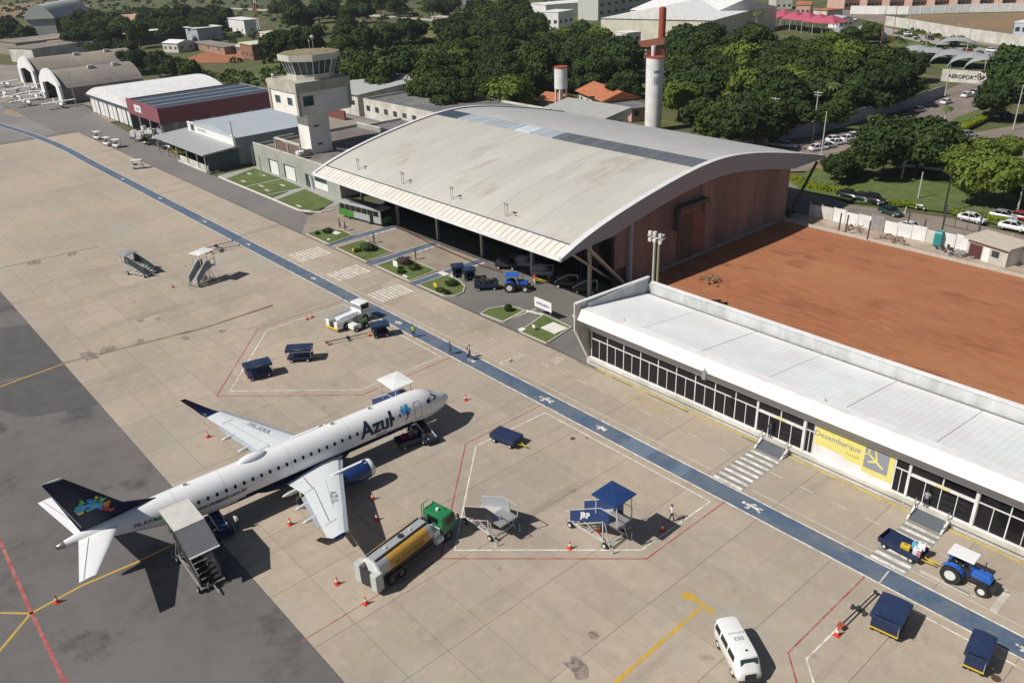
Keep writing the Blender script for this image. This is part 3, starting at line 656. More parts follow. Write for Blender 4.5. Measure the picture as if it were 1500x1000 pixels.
# soffit between the near fascia and the wall
# brown side wall in ribbed sheets of slightly different tone
WX = -70.5
edges = [79.2, 83.0, 86.0, 89.6, 92.2, 95.2, 98.2, 101.5, 105, 108.6, 112, 115.5, 119, 122.2]
for i in range(len(edges)-1):
    ya, yb = edges[i], edges[i+1]-.05; b = B(); n = int((yb-ya)/.22); vs = []
    for k in range(n+1):
        y = ya+(yb-ya)*k/n; dx = .05 if k % 2 else 0
        zt = hz(y)-.2; zb = .5 if i else 3.0+0*(y-ya)
        vs += [(WX+dx+.012*(i % 3), y, zb), (WX+dx+.012*(i % 3), y, zt)]
    b.add(vs, [(2*k, 2*k+2, 2*k+3, 2*k+1) for k in range(n)]); P(b, 'wall_sheet', M_brown, Hg)
b = B(); b.box(WX-.2, 79.6, 0, WX+.25, 122.3, .5); P(b, 'wall_base', mat('wall_base', (.28, .26, .24), .8, var=.2), Hg)
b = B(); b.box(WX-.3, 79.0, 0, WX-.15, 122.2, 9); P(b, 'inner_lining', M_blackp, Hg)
b = B(); b.box(WX-.1, 81.9, 0, WX+.55, 82.4, hz(82)-2.0); P(b, 'corner_post', M_trim, Hg)
# recessed door zone with a dark hood above it
b = B(); b.box(WX+.1, 91.8, 8.6, WX+1.2, 98.6, 9.2); b.box(WX+.1, 91.7, 5.6, WX+1.0, 92.4, 8.9); b.box(WX+.1, 98.3, 6.9, WX+.35, 98.7, 8.8); P(b, 'door_hood', M_trim if 0 else mat('dark_steel', (.075, .07, .07), .7, var=.2, scale=1), Hg)
b = B(); b.box(WX+.1, 93, .5, WX+.22, 99.2, 8.4); P(b, 'sliding_door', mat('door_red', (.20, .085, .075), .7, var=.1, scale=.5, stretch=(1, 1, .2)), Hg)
b = B(); b.box(WX+.22, 93.4, .5, WX+.3, 96.2, 7.3); P(b, 'door_leaf', mat('door_dark', (.10, .065, .06), .7, var=.1), Hg)
# back and far walls, glazed front line
b = B(); b.box(HX0+4, 121.8, 0, WX, 122.2, 10.3); b.box(HX0+4, 80, 0, HX0+4.3, 122, 9.5); P(b, 'wall', M_brown, Hg)
b = B(); b.box(HX0+4, 80.0, 0, WX-1, 80.2, 9.5); P(b, 'front_glazing', M_glass, Hg)
for k in range(12):
    x = -128+4.6*k; b = B(); b.box(x-.12, 79.8, 0, x+.12, 80.0, 9.5); P(b, 'glazing_post', M_blackp, Hg)
for x in (-129, -117.5, -106, -94.5, -83.0, -71.5):
    b = B(); b.box(x-.2, 75.2, 0, x+.2, 75.6, hz(75)-.4); P(b, 'column', M_metal if x > -125 else M_alu, Hg)
for i in range(12):
    x = -131+5.2*i; b = B(); b.bar((x, 68.6, 7.7), (x, 79.9, 8.2), .14, .2)
    for k in range(6):
        y = 69+1.75*k; b.bar((x, y, 7.75+.03*k), (x, y+.9, hz(y+.9)-.4), .08); b.bar((x, y+.9, hz(y+.9)-.4), (x, y+1.75, 7.8+.03*k), .08)
    P(b, 'roof_truss', M_metal, Hg)
# raking struts: one to the back eaves, a pair under the front corner
b = B(); b.bar((WX+.4, 122.6, .3), (HX1-.4, 130.2, 8.2), .35); P(b, 'raking_strut', mat('dark_steel', (.07, .07, .07)), Hg)
b = B(); b.bar((WX+.1, 81.3, .4), (WX+.1, 73.6, 8.0), .8, .3); b.bar((WX-1.2, 81, .3), (WX-1.2, 71.4, 7.6), .3); P(b, 'raking_strut', M_metal, Hg)
b = B(); b.box(WX-.3, 79.2, 6.2, WX+.1, 82, hz(80)-.3); P(b, 'corner_sheet', M_brown, Hg)
# small aerials and floodlights on the roof edge
for px, py in ((536, 277), (596, 270), (597, 281), (665, 290), (667, 302), (745, 312), (745, 327)):
    pass
for x in (-124, -110.5, -97.5, -85.0):
    b = B(); z = hz(72.3)
    for dx in (0, .55): b.cyl((x+dx, 72.3, z), (x+dx, 72.3, z+1.7), .05, n=6)
    b.box(x-.1, 72.2, z+1.6, x+.65, 72.4, z+1.9); b.box(x+1.4, 72.8, z, x+1.7, 73, z+.35); P(b, 'roof_aerial', M_metal, Hg)

# ================================================================== CONTROL TOWER
TX, TY = -158.6, 82.1
CT = thing('control_tower', 'cream control tower with outward leaning glass cab above a square shaft', 'control tower', (TX-2.2, TY+2.4, 0))
b = B(); b.box(TX-4.7, TY, 0, TX, TY+4.9, 13.2); P(b, 'shaft', MATS.get('tower_wall') or mat('tower_wall', (.80, .78, .74), .8, var=.04, scale=.6, c2=(.70, .68, .63), s2=.3), CT)
b = B(); b.box(TX-.0, TY+1.2, 10.2, TX+.12, TY+2.3, 10.55); b.box(TX, TY+1.5, 6.4, TX+.12, TY+2.6, 6.75); P(b, 'shaft_slot', M_window, CT)
x0, x1, y0, y1 = -169.3, -157.2, 79.8, 92.0
b = B(); b.box(x0, y0, 13.1, x1, y1, 17.6); P(b, 'office_storey', mat('tower_wall', (.80, .78, .74), .8, var=.04, scale=.6, c2=(.70, .68, .63), s2=.3), CT)
b = B(); b.box(x0-.25, y0-.25, 17.6, x1+.25, y1+.25, 19.6); b.box(x1-.55, y0-.22, 13.0, x1+.22, y0+.5, 17.6); b.box(x1-.3, y1-.5, 13.6, x1+.22, y1+.22, 17.6); b.box(x0-.22, y0-.22, 13.2, x0+.5, y0+.3, 17.6); P(b, 'parapet', mat('tower_band', (.46, .44, .37), .85, var=.1, scale=.6, c2=(.34, .32, .26), s2=.4), CT)
for q, (a, c, z) in enumerate(((x0+2.2, x0+4.6, 14.9), (x0+7.6, x0+9.8, 14.9))):
    b = B(); b.box(a, y0-.06, z, c, y0+.02, z+1.7); w = P(b, 'window', M_wall, CT); b = B(); b.box(a+.12, y0-.1, z+.12, c-.12, y0-.05, z+1.58); P(b, 'pane', M_bglass, w)
b = B(); b.box(x1-.02, y0+1.1, 14.8, x1+.06, y0+3.6, 16.9); w = P(b, 'window', M_greywall, CT); b = B(); b.box(x1+.05, y0+1.25, 14.95, x1+.1, y0+3.45, 16.75); P(b, 'pane', M_bglass, w)
# cab: octagonal, leaning glass, flat roof with aerial ring
ccx, ccy = -162.2, 86.3
def oct_(r, z, n=8): return [(ccx+r*math.cos(math.pi/n+2*math.pi*i/n), ccy+r*math.sin(math.pi/n+2*math.pi*i/n), z) for i in range(n)]
def ring(b, r0, z0, r1, z1, cap=True):
    n = 8; vs = oct_(r0, z0)+oct_(r1, z1); fs = [(i, (i+1) % n, n+(i+1) % n, n+i) for i in range(n)]
    if cap: fs += [tuple(range(n-1, -1, -1)), tuple(range(n, 2*n))]
    b.add(vs, fs)
b = B(); ring(b, 4.9, 19.5, 4.9, 20.7); P(b, 'cab_base', M_wallold, CT)
b = B(); ring(b, 4.6, 20.7, 5.6, 23.4); P(b, 'cab_core', M_bglass, CT)
lo, hi_ = oct_(4.8, 20.7), oct_(5.85, 23.45)
for i in range(8):
    for t in (0, 1/3, 2/3):
        a = Vector(lo[i]).lerp(Vector(lo[(i+1) % 8]), t); c = Vector(hi_[i]).lerp(Vector(hi_[(i+1) % 8]), t)
        b = B(); b.bar(a, c, .17 if t == 0 else .09); P(b, 'cab_mullion', M_wall, CT)
b = B(); ring(b, 6.3, 23.4, 6.4, 24.6); P(b, 'cab_roof', mat('cab_roof_edge', (.55, .53, .47), .8, var=.1, scale=.8), CT)
b = B(); ring(b, 6.15, 24.61, 6.15, 24.67); P(b, 'roof_covering', mat('moss_roof', (.27, .22, .13), .95, var=.3, scale=1.2, c2=(.18, .17, .08), s2=.5), CT)
for dx, dy, h in ((-1, 1, 2.6), (1.5, .5, 3.2), (0, -2, 1.2), (-3, -1, 1.0), (2.8, 2, 1.4)):
    b = B(); b.cyl((ccx+dx, ccy+dy, 24.3), (ccx+dx, ccy+dy, 24.3+h), .05, n=6); b.bar((ccx+dx-.4, ccy+dy, 24+h), (ccx+dx+.4, ccy+dy, 24+h), .06)
    if h > 3: b.ell((ccx+dx, ccy+dy, 24.4+h), (.45, .45, .35), 8, 6)
    P(b, 'roof_aerial', M_alu, CT)
b = B()
for i in range(8):
    a = Vector(oct_(6.1, 24.6)[i]); b.cyl(a, a+Vector((0, 0, .5)), .03, n=5)
P(b, 'roof_rail', M_rust, CT)
b = B(); b.box(x0-1.6, y0+.2, 18.6, x0-.3, y0+1.3, 19.2); b.ell((x0+1, y0+.8, 20.1), (.4, .4, .5), 8, 6); P(b, 'side_unit', M_wallold, CT)
b = B(); b.cyl((x1, y1+.2, 14.5), (x1, y1+.2, 25), .05, n=6); P(b, 'lightning_mast', M_metal, CT)
# building below the tower
BB = thing('operations_building', 'grey green flat roofed building under the control tower with three white shutters', 'building', (-157, 90, 0))
wm = mat('opsroom_wall', (.36, .37, .33), .85, var=.06, scale=.6, c2=(.30, .31, .27), s2=.3)
b = B(); b.box(-176.2, 77, 0, -139.6, 77.3, 5.5); b.box(-176.2, 77.3, 0, -175.9, 104, 5.2); b.box(-139.9, 77.3, 0, -139.6, 100, 5.2); b.box(-176, 103.8, 0, -139.6, 104.1, 5.5); P(b, 'wall', wm, BB)
b = B(); b.box(-175.9, 77.3, 4.4, -139.9, 103.8, 4.6); P(b, 'flat_roof', mat('ops_roof', (.16, .135, .125), .95, var=.15, scale=.4, c2=(.23, .22, .21), s2=.1), BB)
b = B(); b.bar((-139.8, 77.2, 5.3), (-139.8, 100, 5.0), .4, .25); b.bar((-176, 103.9, 5.6), (-150, 103.9, 5.6), .35, .25); b.bar((-176.2, 77.15, 5.55), (-139.6, 77.15, 5.55), .4, .12); P(b, 'roof_kerb', M_wallold, BB)
for a, c in ((-169.5, -165), (-162.5, -157.5)):
    b = B(); b.box(a, 76.93, .1, c, 77.05, 3.1); P(b, 'recess', M_window, BB); b = B(); b.box(a+.9, 76.85, .1, c, 76.93, 2.9); P(b, 'shutter', M_wp, BB)
b = B(); b.box(-149.5, 76.9, .4, -144.2, 77.02, 3.3); w = P(b, 'window', M_wp, BB); b = B(); b.box(-149.2, 76.84, 1.9, -144.4, 76.9, 3.2); P(b, 'pane', M_bglass, w)
b = B(); b.box(-153.2, 76.9, 0, -150.8, 77.05, 2.6); P(b, 'door', M_bglass, BB)
b = B(); b.bar((-150.5, 76.6, 2.7), (-150.0, 76.6, 0), .35); P(b, 'drain_pipe', M_wp, BB)
# roof terrace walls, pergola, tank
b = B(); b.box(-170, 79.6, 4.6, -158.9, 79.75, 6.4); P(b, 'terrace_screen', mat('terrace_brown', (.17, .12, .10), .85, var=.1), BB)
b = B()
for x in (-170, -164.4, -158.9): b.box(x-.12, 79.4, 4.6, x+.12, 79.65, 7.1)
b.box(-170.1, 79.3, 6.9, -158.8, 79.8, 7.2); b.box(-170.1, 79.5, 6.9, -169.8, 84, 7.2); P(b, 'pergola', M_pink if 0 else M_wallold, BB)
b = B(); b.cyl((-157.4, 78.6, 5.6), (-157.4, 78.6, 6.2), .9, n=14); b.cyl((-157.4, 78.6, 4.6), (-157.4, 78.6, 5.6), .12, n=6); P(b, 'roof_dish', M_wp, BB)
b = B(); b.box(-161.5, 80.0, 4.6, -158.8, 82, 5.9); P(b, 'roof_box', M_cream, BB)
b = B()
for x, y, l in ((-152, 84, 6), (-150, 90, 8), (-148, 86, 5)): b.bar((x, y, 4.75), (x+1, y+l, 4.75), .35, .12)
P(b, 'roof_duct', M_alu, BB)
b = B(); b.box(-156, 88, 4.6, -140.4, 103, 4.9); P(b, 'upper_slab', M_flat, BB)
b = B(); b.bar((-157.4, 87.3, 5.2), (-141, 90.5, 5.0), .3, .5); b.bar((-141, 90.5, 5.0), (-141, 103, 5.0), .3, .3); P(b, 'roof_upstand', M_wallold, BB)

# ================================================================== AIRCRAFT  (local: nose at y=0, tail at y=-36.9, +x is its right side)
AC = thing('airliner', 'white twin engine jet airliner with navy tail and Azul lettering parked on the stand', 'aircraft', (-60.1, 42.3, 0), -math.atan2(1.03, 36.9))
FS = [(0, 2.80, 2.52, .10), (-.12, 2.98, 2.35, .28), (-.45, 3.25, 2.12, .58), (-1.0, 3.55, 1.88, .88), (-1.6, 3.85, 1.70, 1.10), (-2.1, 4.17, 1.60, 1.23), (-2.7, 4.52, 1.52, 1.35), (-3.4, 4.72, 1.47, 1.43), (-4.4, 4.84, 1.43, 1.48), (-6, 4.88, 1.42, 1.505)]
FS += [(-6-1.5*i, 4.88, 1.42, 1.505) for i in range(1, 13)]
FS += [(-25.2, 4.88, 1.48, 1.50), (-26.5, 4.88, 1.66, 1.47), (-28, 4.87, 1.95, 1.40), (-29.5, 4.86, 2.3, 1.28), (-31, 4.83, 2.68, 1.10), (-32.5, 4.78, 3.05, .88), (-34, 4.70, 3.38, .66), (-35.3, 4.58, 3.62, .46), (-36.3, 4.42, 3.80, .28), (-36.9, 4.25, 3.93, .14)]
def fus(y):
    for a, c in zip(FS, FS[1:]):
        if c[0] <= y <= a[0]:
            t = (a[0]-y)/(a[0]-c[0]); return [a[k]+(c[k]-a[k])*t for k in (1, 2, 3)]
    return FS[-1][1:]
def fx(y, z, off=0.012):
    zt, zb, w = fus(y); zc, h = (zt+zb)/2, (zt-zb)/2
    s_ = max(-.999, min(.999, (z-zc)/h)); return w*math.sqrt(1-s_*s_)+off
NR = 48
def loft_f(stations, name, mats, a0=0, a1=NR, pick=None, parent=AC, grow=0.0, cap=False):
    b = B(); vs = []
    for y, zt, zb, w in stations:
        zc, h = (zt+zb)/2, (zt-zb)/2
        for i in range(NR):
            t = 2*math.pi*i/NR; vs.append(((w+grow)*math.cos(t), y, zc+(h+grow)*math.sin(t)))
    fs = []; mi = []
    for j in range(len(stations)-1):
        for i in range(NR):
            t = 2*math.pi*(i+.5)/NR; y = (stations[j][0]+stations[j+1][0])/2
            k = pick(y, math.sin(t)) if pick else 0
            if k is None: continue
            fs.append((j*NR+i, j*NR+(i+1) % NR, (j+1)*NR+(i+1) % NR, (j+1)*NR+i)); mi.append(k)
    b.v = vs; b.f = fs; b.mi = mi
    if cap:
        b.f += [tuple(range(NR)), tuple(range((len(stations)-1)*NR, len(stations)*NR))[::-1]]; b.mi += [0, 0]
    return b.build(name, mats, parent, smooth=True)
fine = []
for a, c in zip(FS, FS[1:]):
    n = 2 if abs(a[0]-c[0]) > .7 else 1
    for k in range(n): fine.append(tuple(a[q]+(c[q]-a[q])*k/n for q in range(4)))
fine.append(FS[-1])
def pick(y, s_):
    lim = -.40 if y > -22 else -.40-(-22-y)*.14
    if y > -5: lim = -.40-(y+5)*.25
    return 1 if s_ < lim else 0
loft_f(fine, 'fuselage', [M_plane, M_pnavy], pick=pick, cap=True)
loft_f([(-36.4, 4.41, 3.8, .28), (-36.9, 4.26, 3.92, .15), (-37.0, 4.2, 3.98, .09)], 'exhaust_cone', M_bare, grow=.015, cap=True)
b = B(); b.ell((0, -16.6, 1.75), (1.75, 5.2, .75), 20, 10); b.build('belly_fairing', M_pnavy, AC, smooth=True)
b = B(); b.ell((0, -20.9, 4.86), (.5, 1.35, .42), 18, 10); b.build('antenna_dome', M_plane, AC, smooth=True)
for y in (-9, -13, -26.8): 
    b = B(); b.box(-.03, y-.2, 4.85, .03, y+.15, 5.15); b.build('blade_aerial', M_plane, AC)
def foil(b, secs, cap=True):
    "secs: (LE, TE, up vector, thickness)"
    prof = [(0, 0), (.04, .55), (.15, .9), (.35, 1), (.65, .65), (1, .03), (1, -.03), (.65, -.35), (.35, -.5), (.15, -.48), (.04, -.3)]
    n = len(prof); vs = []
    for LE, TE, up, th in secs:
        LE, TE, up = Vector(LE), Vector(TE), Vector(up).normalized()
        for u, w in prof: vs.append(LE+(TE-LE)*u+up*w*th/1.5)
    fs = [(j*n+i, j*n+(i+1) % n, (j+1)*n+(i+1) % n, (j+1)*n+i) for j in range(len(secs)-1) for i in range(n)]
    fs += [tuple(range(n)), tuple(range((len(secs)-1)*n, len(secs)*n))[::-1]]
    b.add(vs, fs); return b
for s_ in (1, -1):
    U = (0, 0, 1)
    b = foil(B(), [((s_*.8, -12.6, 1.9), (s_*.8, -19.0, 1.75), U, .62), ((s_*1.7, -13.5, 2.0), (s_*1.7, -18.85, 1.9), U, .56), ((s_*4.6, -15.05, 2.35), (s_*4.6, -18.65, 2.3), U, .40), ((s_*12.5, -18.9, 3.15), (s_*12.5, -20.45, 3.12), U, .17)])
    w = b.build('wing', M_wing, AC, smooth=True); smooth_by(w, 35)
    b = foil(B(), [((s_*12.5, -18.92, 3.15), (s_*12.5, -20.46, 3.12), U, .17), ((s_*13.15, -19.45, 3.32), (s_*13.15, -20.75, 3.3), (-s_*.4, 0, 1), .13), ((s_*13.55, -20.1, 3.8), (s_*13.55, -21.1, 3.8), (-s_*1, 0, .4), .10), ((s_*14.05, -21.6, 5.1), (s_*14.05, -22.1, 5.1), (-s_*1, 0, .3), .06)])
    b.build('winglet', M_pnavy, w, smooth=True)
    # polished leading edge, flap gap lines, flap track fairings
    b = B(); 
    for (a, c) in (((s_*1.8, -13.52, 2.03), (s_*4.6, -15.02, 2.37)), ((s_*4.6, -15.02, 2.37), (s_*12.5, -18.86, 3.17))): b.bar(a, c, .34, .14)
    b.build('leading_edge', M_wingd, w)
    b = B()
    for (a, c) in (((s_*2.0, -17.6, 2.36), (s_*4.5, -17.8, 2.52)), ((s_*4.6, -17.7, 2.50), (s_*10.2, -19.2, 3.06)), ((s_*10.4, -18.6, 3.13), (s_*10.5, -19.7, 3.06)), ((s_*4.3, -16.4, 2.56), (s_*12.0, -19.15, 3.2)), ((s_*4.5, -17.6, 2.49), (s_*4.55, -18.6, 2.36))): b.bar(a, c, .035, .02)
    b.build('panel_line', M_wingd, w)
    b = B(); xa, xb = s_*4.7, s_*10.2
    b.add([(xa, -18.62, 2.3), (xb, -20.0, 2.92), (xb, -20.25, 2.82), (xa, -19.0, 2.12), (xa, -18.62, 2.22), (xb, -20.0, 2.86), (xb, -20.25, 2.78), (xa, -19.0, 2.06)], [(0, 1, 2, 3), (7, 6, 5, 4), (0, 4, 5, 1), (1, 5, 6, 2), (2, 6, 7, 3), (3, 7, 4, 0)]); b.build('flap', M_wingd, w)
    for x, yt, z in ((3.0, -18.7, 1.85), (5.9, -18.9, 2.2), (8.4, -19.4, 2.55)):
        b = B(); b.ell((s_*x, yt-.2, z), (.17, 1.15, .22), 8, 8); b.build('flap_fairing', M_wing, w, smooth=True)
    # engine: nacelle, inlet lip, dark fan, core, pylon
    def rev(prof, nme, m_, par, n=28, c=(s_*4.05, 0, 1.62)):
        b = B(); vs = [(c[0]+r*math.cos(2*math.pi*i/n), y, c[2]+r*math.sin(2*math.pi*i/n)) for y, r in prof for i in range(n)]
        b.add(vs, [(j*n+i, j*n+(i+1) % n, (j+1)*n+(i+1) % n, (j+1)*n+i) for j in range(len(prof)-1) for i in range(n)]); return b.build(nme, m_, par, smooth=True)
    nac = rev([(-11.85, .80), (-12.2, .90), (-12.9, .96), (-13.8, .93), (-14.7, .80), (-15.1, .70)], 'engine_nacelle', M_pblue, AC)
    rev([(-12.1, .68), (-11.8, .70), (-11.68, .76), (-11.72, .82), (-11.9, .86), (-12.15, .895)], 'inlet_lip', M_wp, nac)
    b = B(); b.cyl((s_*4.05, -12.05, 1.62), (s_*4.05, -12.6, 1.62), .70, n=24); b.build('fan', M_blackp, nac)
    rev([(-15.05, .69), (-15.1, .5), (-15.8, .40), (-16.3, .18)], 'exhaust_nozzle', M_bare, nac)
    b = B(); b.box(s_*4.05-.12, -15.6, 2.2, s_*4.05+.12, -12.6, 2.62); b.build('pylon', M_plane, nac)
    b = B(); b.add([(s_*4.05-.28, -15.1, 2.35), (s_*4.05+.28, -15.1, 2.35), (s_*4.05+.34, -12.3, 2.50), (s_*4.05-.34, -12.3, 2.50)], [(0, 1, 2, 3)] if s_ else []); b.build('nacelle_top', M_wp, nac)
    b = B(); b.bar((s_*4.75, -12.5, 2.02), (s_*4.72, -13.9, 1.95), .12, .03); b.build('nacelle_strake', M_wp, nac)
    # tailplane
    b = foil(B(), [((s_*.2, -32.3, 4.15), (s_*.2, -35.4, 4.15), U, .26), ((s_*6.2, -35.6, 4.72), (s_*6.2, -36.75, 4.72), U, .1)]); h_ = b.build('tailplane', M_plane, AC, smooth=True); smooth_by(h_, 35)
    b = B(); b.bar((s_*.7, -34.75, 4.30), (s_*6.1, -36.42, 4.80), .03, .02); b.build('elevator_line', M_wingd, h_)
    # main wheels
    for k in (0, 1):
        b = B(); xw = s_*(2.75+.5*k); b.cyl((xw-.17, -18.3, .48), (xw+.17, -18.3, .48), .48, n=18); wh = b.build('main_wheel', M_black, AC); b = B(); b.cyl((xw-.18, -18.3, .48), (xw+.18, -18.3, .48), .22, n=12); b.build('rim', M_rim, wh)
    b = B(); b.cyl((s_*2.95, -18.3, .5), (s_*2.6, -18.2, 1.9), .11, n=10); b.bar((s_*2.95, -18.0, .8), (s_*2.0, -17.6, 1.8), .1); b.build('main_gear_leg', M_alu, AC)
for k in (-1, 1):
    b = B(); b.cyl((k*.26-.1, -3.4, .33), (k*.26+.1, -3.4, .33), .33, n=16); b.build('nose_wheel', M_black, AC)
b = B(); b.cyl((0, -3.4, .35), (0, -3.3, 1.7), .09, n=10); b.build('nose_gear_leg', M_alu, AC)
for y_ in (-2.9, -5.9, -12.0, -18.0, -24.0, -28.0, -31.0):
    zt_, zb_, w_ = fus(y_); zt2, zb2, w2 = fus(y_-.035)
    loft_f([(y_, zt_, zb_, w_), (y_-.035, zt2, zb2, w2)], 'skin_joint', [mat('skin_joint', (.50, .51, .53), .4, coord='obj')], pick=lambda y, q: 0 if q > -.3 else None, grow=.004)
# fin
def symfoil(b, secs):
    prof = [(0, 0), (.05, .5), (.2, .9), (.4, 1), (.7, .6), (1, .06), (1, -.06), (.7, -.6), (.4, -1), (.2, -.9), (.05, -.5)]
    n = len(prof); vs = [Vector(a)+(Vector(c)-Vector(a))*u+Vector((w*t, 0, 0)) for a, c, t in secs for u, w in prof]
    b.add(vs, [(j*n+i, j*n+(i+1) % n, (j+1)*n+(i+1) % n, (j+1)*n+i) for j in range(len(secs)-1) for i in range(n)]+[tuple(range(n)), tuple(range((len(secs)-1)*n, len(secs)*n))[::-1]]); return b
b = symfoil(B(), [((0, -30.6, 4.1), (0, -34.9, 4.0), .2), ((0, -31.5, 5.55), (0, -35.2, 5.0), .17), ((0, -35.05, 9.62), (0, -36.5, 9.72), .08)])
b.add([(-.04, -28.7, 4.7), (.04, -28.7, 4.7), (.1, -31.9, 5.75), (-.1, -31.9, 5.75), (.14, -32.5, 4.6), (-.14, -32.5, 4.6)], [(0, 3, 2, 1), (1, 2, 4), (0, 5, 3), (0, 1, 4, 5)])
fin = b.build('fin', M_pnavy, AC)
b = B(); b.bar((0, -34.95, 5.0), (0, -36.52, 9.7), .12, .05); b.build('rudder_edge', M_wingd, fin)
b = symfoil(B(), [((0, -35.02, 9.6), (0, -36.5, 9.72), .085), ((0, -35.1, 9.75), (0, -36.55, 9.8), .05)]); b.build('fin_cap', M_wing, fin)
# mosaic of coloured squares on the fin, both sides (aligned with the fin)
pat = ["....3.......",
       "...33.02.4..",
       ".300.2003.8.",
       "000111002348",
       "0012211103..",
       "44.301111055",
       ".......1655.",
       ".......667..",
       "........76..",
       ".........77."]
ex = Vector((0, -.80, .60)); ez = Vector((0, -.42, .90))
ex = Vector((0, 1, .02)).normalized(); ez = Vector((0, -.38, .92)).normalized()
for sd_ in (1, -1):
    for ci in range(9):
        b = B()
        for r_, row in enumerate(pat):
            for c_, ch in enumerate(row):
                if ch == str(ci):
                    o = Vector((0, -35.35, 7.35))+ex*(c_*.20)-ez*(r_*.21)
                    t = .178-.0*(r_)
                    q = [o, o+ex*.215, o+ex*.215-ez*.225, o-ez*.225]
                    b.add([(sd_*(.19-.018*(p.z-4.6)+.012), p.y, p.z) for p in q], [(0, 1, 2, 3) if sd_ < 0 else (3, 2, 1, 0)])
        if b.f:
            o = b.build('tail_mosaic', LOGO[ci], fin); o['kind'] = 'stuff'
# cabin windows, doors, lettering: all laid on the curved skin
def on_skin(pts2, name, m_, sd_=1, par=AC, off=.012):
    b = B(); b.add([(sd_*fx(y, z, off), y, z) for y, z in pts2], [tuple(range(len(pts2)))]); return b.build(name, m_, par)
def oval(yc, zc, a, c, n=10): return [(yc+a*math.cos(2*math.pi*i/n), zc+c*math.sin(2*math.pi*i/n)) for i in range(n)]
for sd_ in (1, -1):
    y = -7.35
    k = 0
    while y > -27.6:
        if not (sd_ == 1 and -10.9 < y < -7.5): on_skin(oval(y, 3.72, .135, .19), 'cabin_window', M_glass, sd_)
        y -= .795
    on_skin(oval(-6.6, 3.72, .12, .17), 'cabin_window', M_glass, sd_)
def skin_ring(y0, y1, z0, z1, name, m_, sd_=1, w=.05):
    b = B(); n = 10
    def strip(p, q):
        for k in range(n):
            a = (p[0]+(q[0]-p[0])*k/n, p[1]+(q[1]-p[1])*k/n); c = (p[0]+(q[0]-p[0])*(k+1)/n, p[1]+(q[1]-p[1])*(k+1)/n)
            b.bar((sd_*fx(a[0], a[1], .0), *a), (sd_*fx(c[0], c[1], .0), *c), w, .03, up=(1, 0, 0))
    r_ = .12
    c = [(y0, z0+r_), (y0, z1-r_), (y0+r_, z1), (y1-r_, z1), (y1, z1-r_), (y1, z0+r_), (y1-r_, z0), (y0+r_, z0)]
    for p, q in zip(c, c[1:]+c[:1]): strip(p, q)
    return b.build(name, m_, AC)
skin_ring(-4.9, -4.15, 2.6, 4.3, 'service_door', M_inkg); skin_ring(-5.0, -4.2, 2.6, 4.35, 'passenger_door', M_inkg, -1)
skin_ring(-8.2, -7.0, 1.75, 2.6, 'hold_door', M_inkg)
# open rear service door: dark opening, leaf swung forward
b = B(); n = 8; b.add([(fx(y, z, .02), y, z) for k in range(n+1) for y, z in ((-28.75, 2.5+1.75*k/n), (-28.0, 2.5+1.75*k/n))], [(2*k, 2*k+1, 2*k+3, 2*k+2) for k in range(n)]); b.build('door_opening', M_blackp, AC)
b = B(); b.box(1.62, -27.85, 2.5, 1.72, -27.0, 4.3); b.ell((1.75, -27.4, 3.5), (.05, .2, .25), 8, 6); b.build('open_door_leaf', M_wp, AC)
# cockpit windows
for sd_ in (1, -1):
    for q in ([(-1.75, .12, 3.90), (-2.42, .12, 4.34), (-2.50, .62, 4.22), (-1.86, .72, 3.76)], [(-1.90, .78, 3.74), (-2.52, .68, 4.20), (-2.85, .98, 4.06), (-2.75, 1.10, 3.62), (-2.2, 1.0, 3.60)], [(-2.84, 1.13, 3.62), (-2.94, 1.02, 4.04), (-3.3, 1.16, 3.98), (-3.35, 1.26, 3.64)]):
        b = B()
        pts = []
        for y, x, z in q:
            zt, zb, w = fus(y); zc, h = (zt+zb)/2, (zt-zb)/2; L_ = math.hypot(x/w, (z-zc)/h); k = 1.018/L_
            pts.append((sd_*x*k, y, zc+(z-zc)*k))
        b.add(pts, [tuple(range(len(pts)))]); b.build('cockpit_window', M_glass, AC)
def skin_text(s_, size, y0, zc, sd_, m_, bold, align='LEFT', shear=0):
    me_ = text_mesh(s_, size, bold, align, shear); bm = bmesh.new(); bm.from_mesh(me_)
    z = -size
    while z < size:
        bmesh.ops.bisect_plane(bm, geom=bm.verts[:]+bm.edges[:]+bm.faces[:], plane_co=(0, z, 0), plane_no=(0, 1, 0)); z += .09
    for v in bm.verts:
        y_ = y0+sd_*v.co.x; z_ = zc+v.co.y; v.co = Vector((sd_*fx(y_, z_, .014), y_, z_))
    bm.to_mesh(me_); bm.free(); me_.materials.clear(); me_.materials.append(m_)
    o = bpy.data.objects.new('lettering', me_); COL.objects.link(o); o.parent = AC; return o
skin_text('Azul', 1.95, -11.0, 3.66, 1, M_ink, .07, shear=.12)
skin_text('Azul', 2.05, -7.4, 3.72, -1, M_ink, .055, shear=.12)
skin_text('PR-AXA', .5, -31.55, 3.75, 1, M_ink, .01); skin_text('www.voeazul.com.br', .55, -27.0, 3.12, 1, M_ink, .015); skin_text('EMBRAER', .3, -9.5, 2.7, 1, M_ink, .005)
on_skin([(-29.45, 3.55), (-29.95, 3.55), (-29.95, 3.85), (-29.45, 3.85)], 'flag', LOGO[3], 1, off=.015)
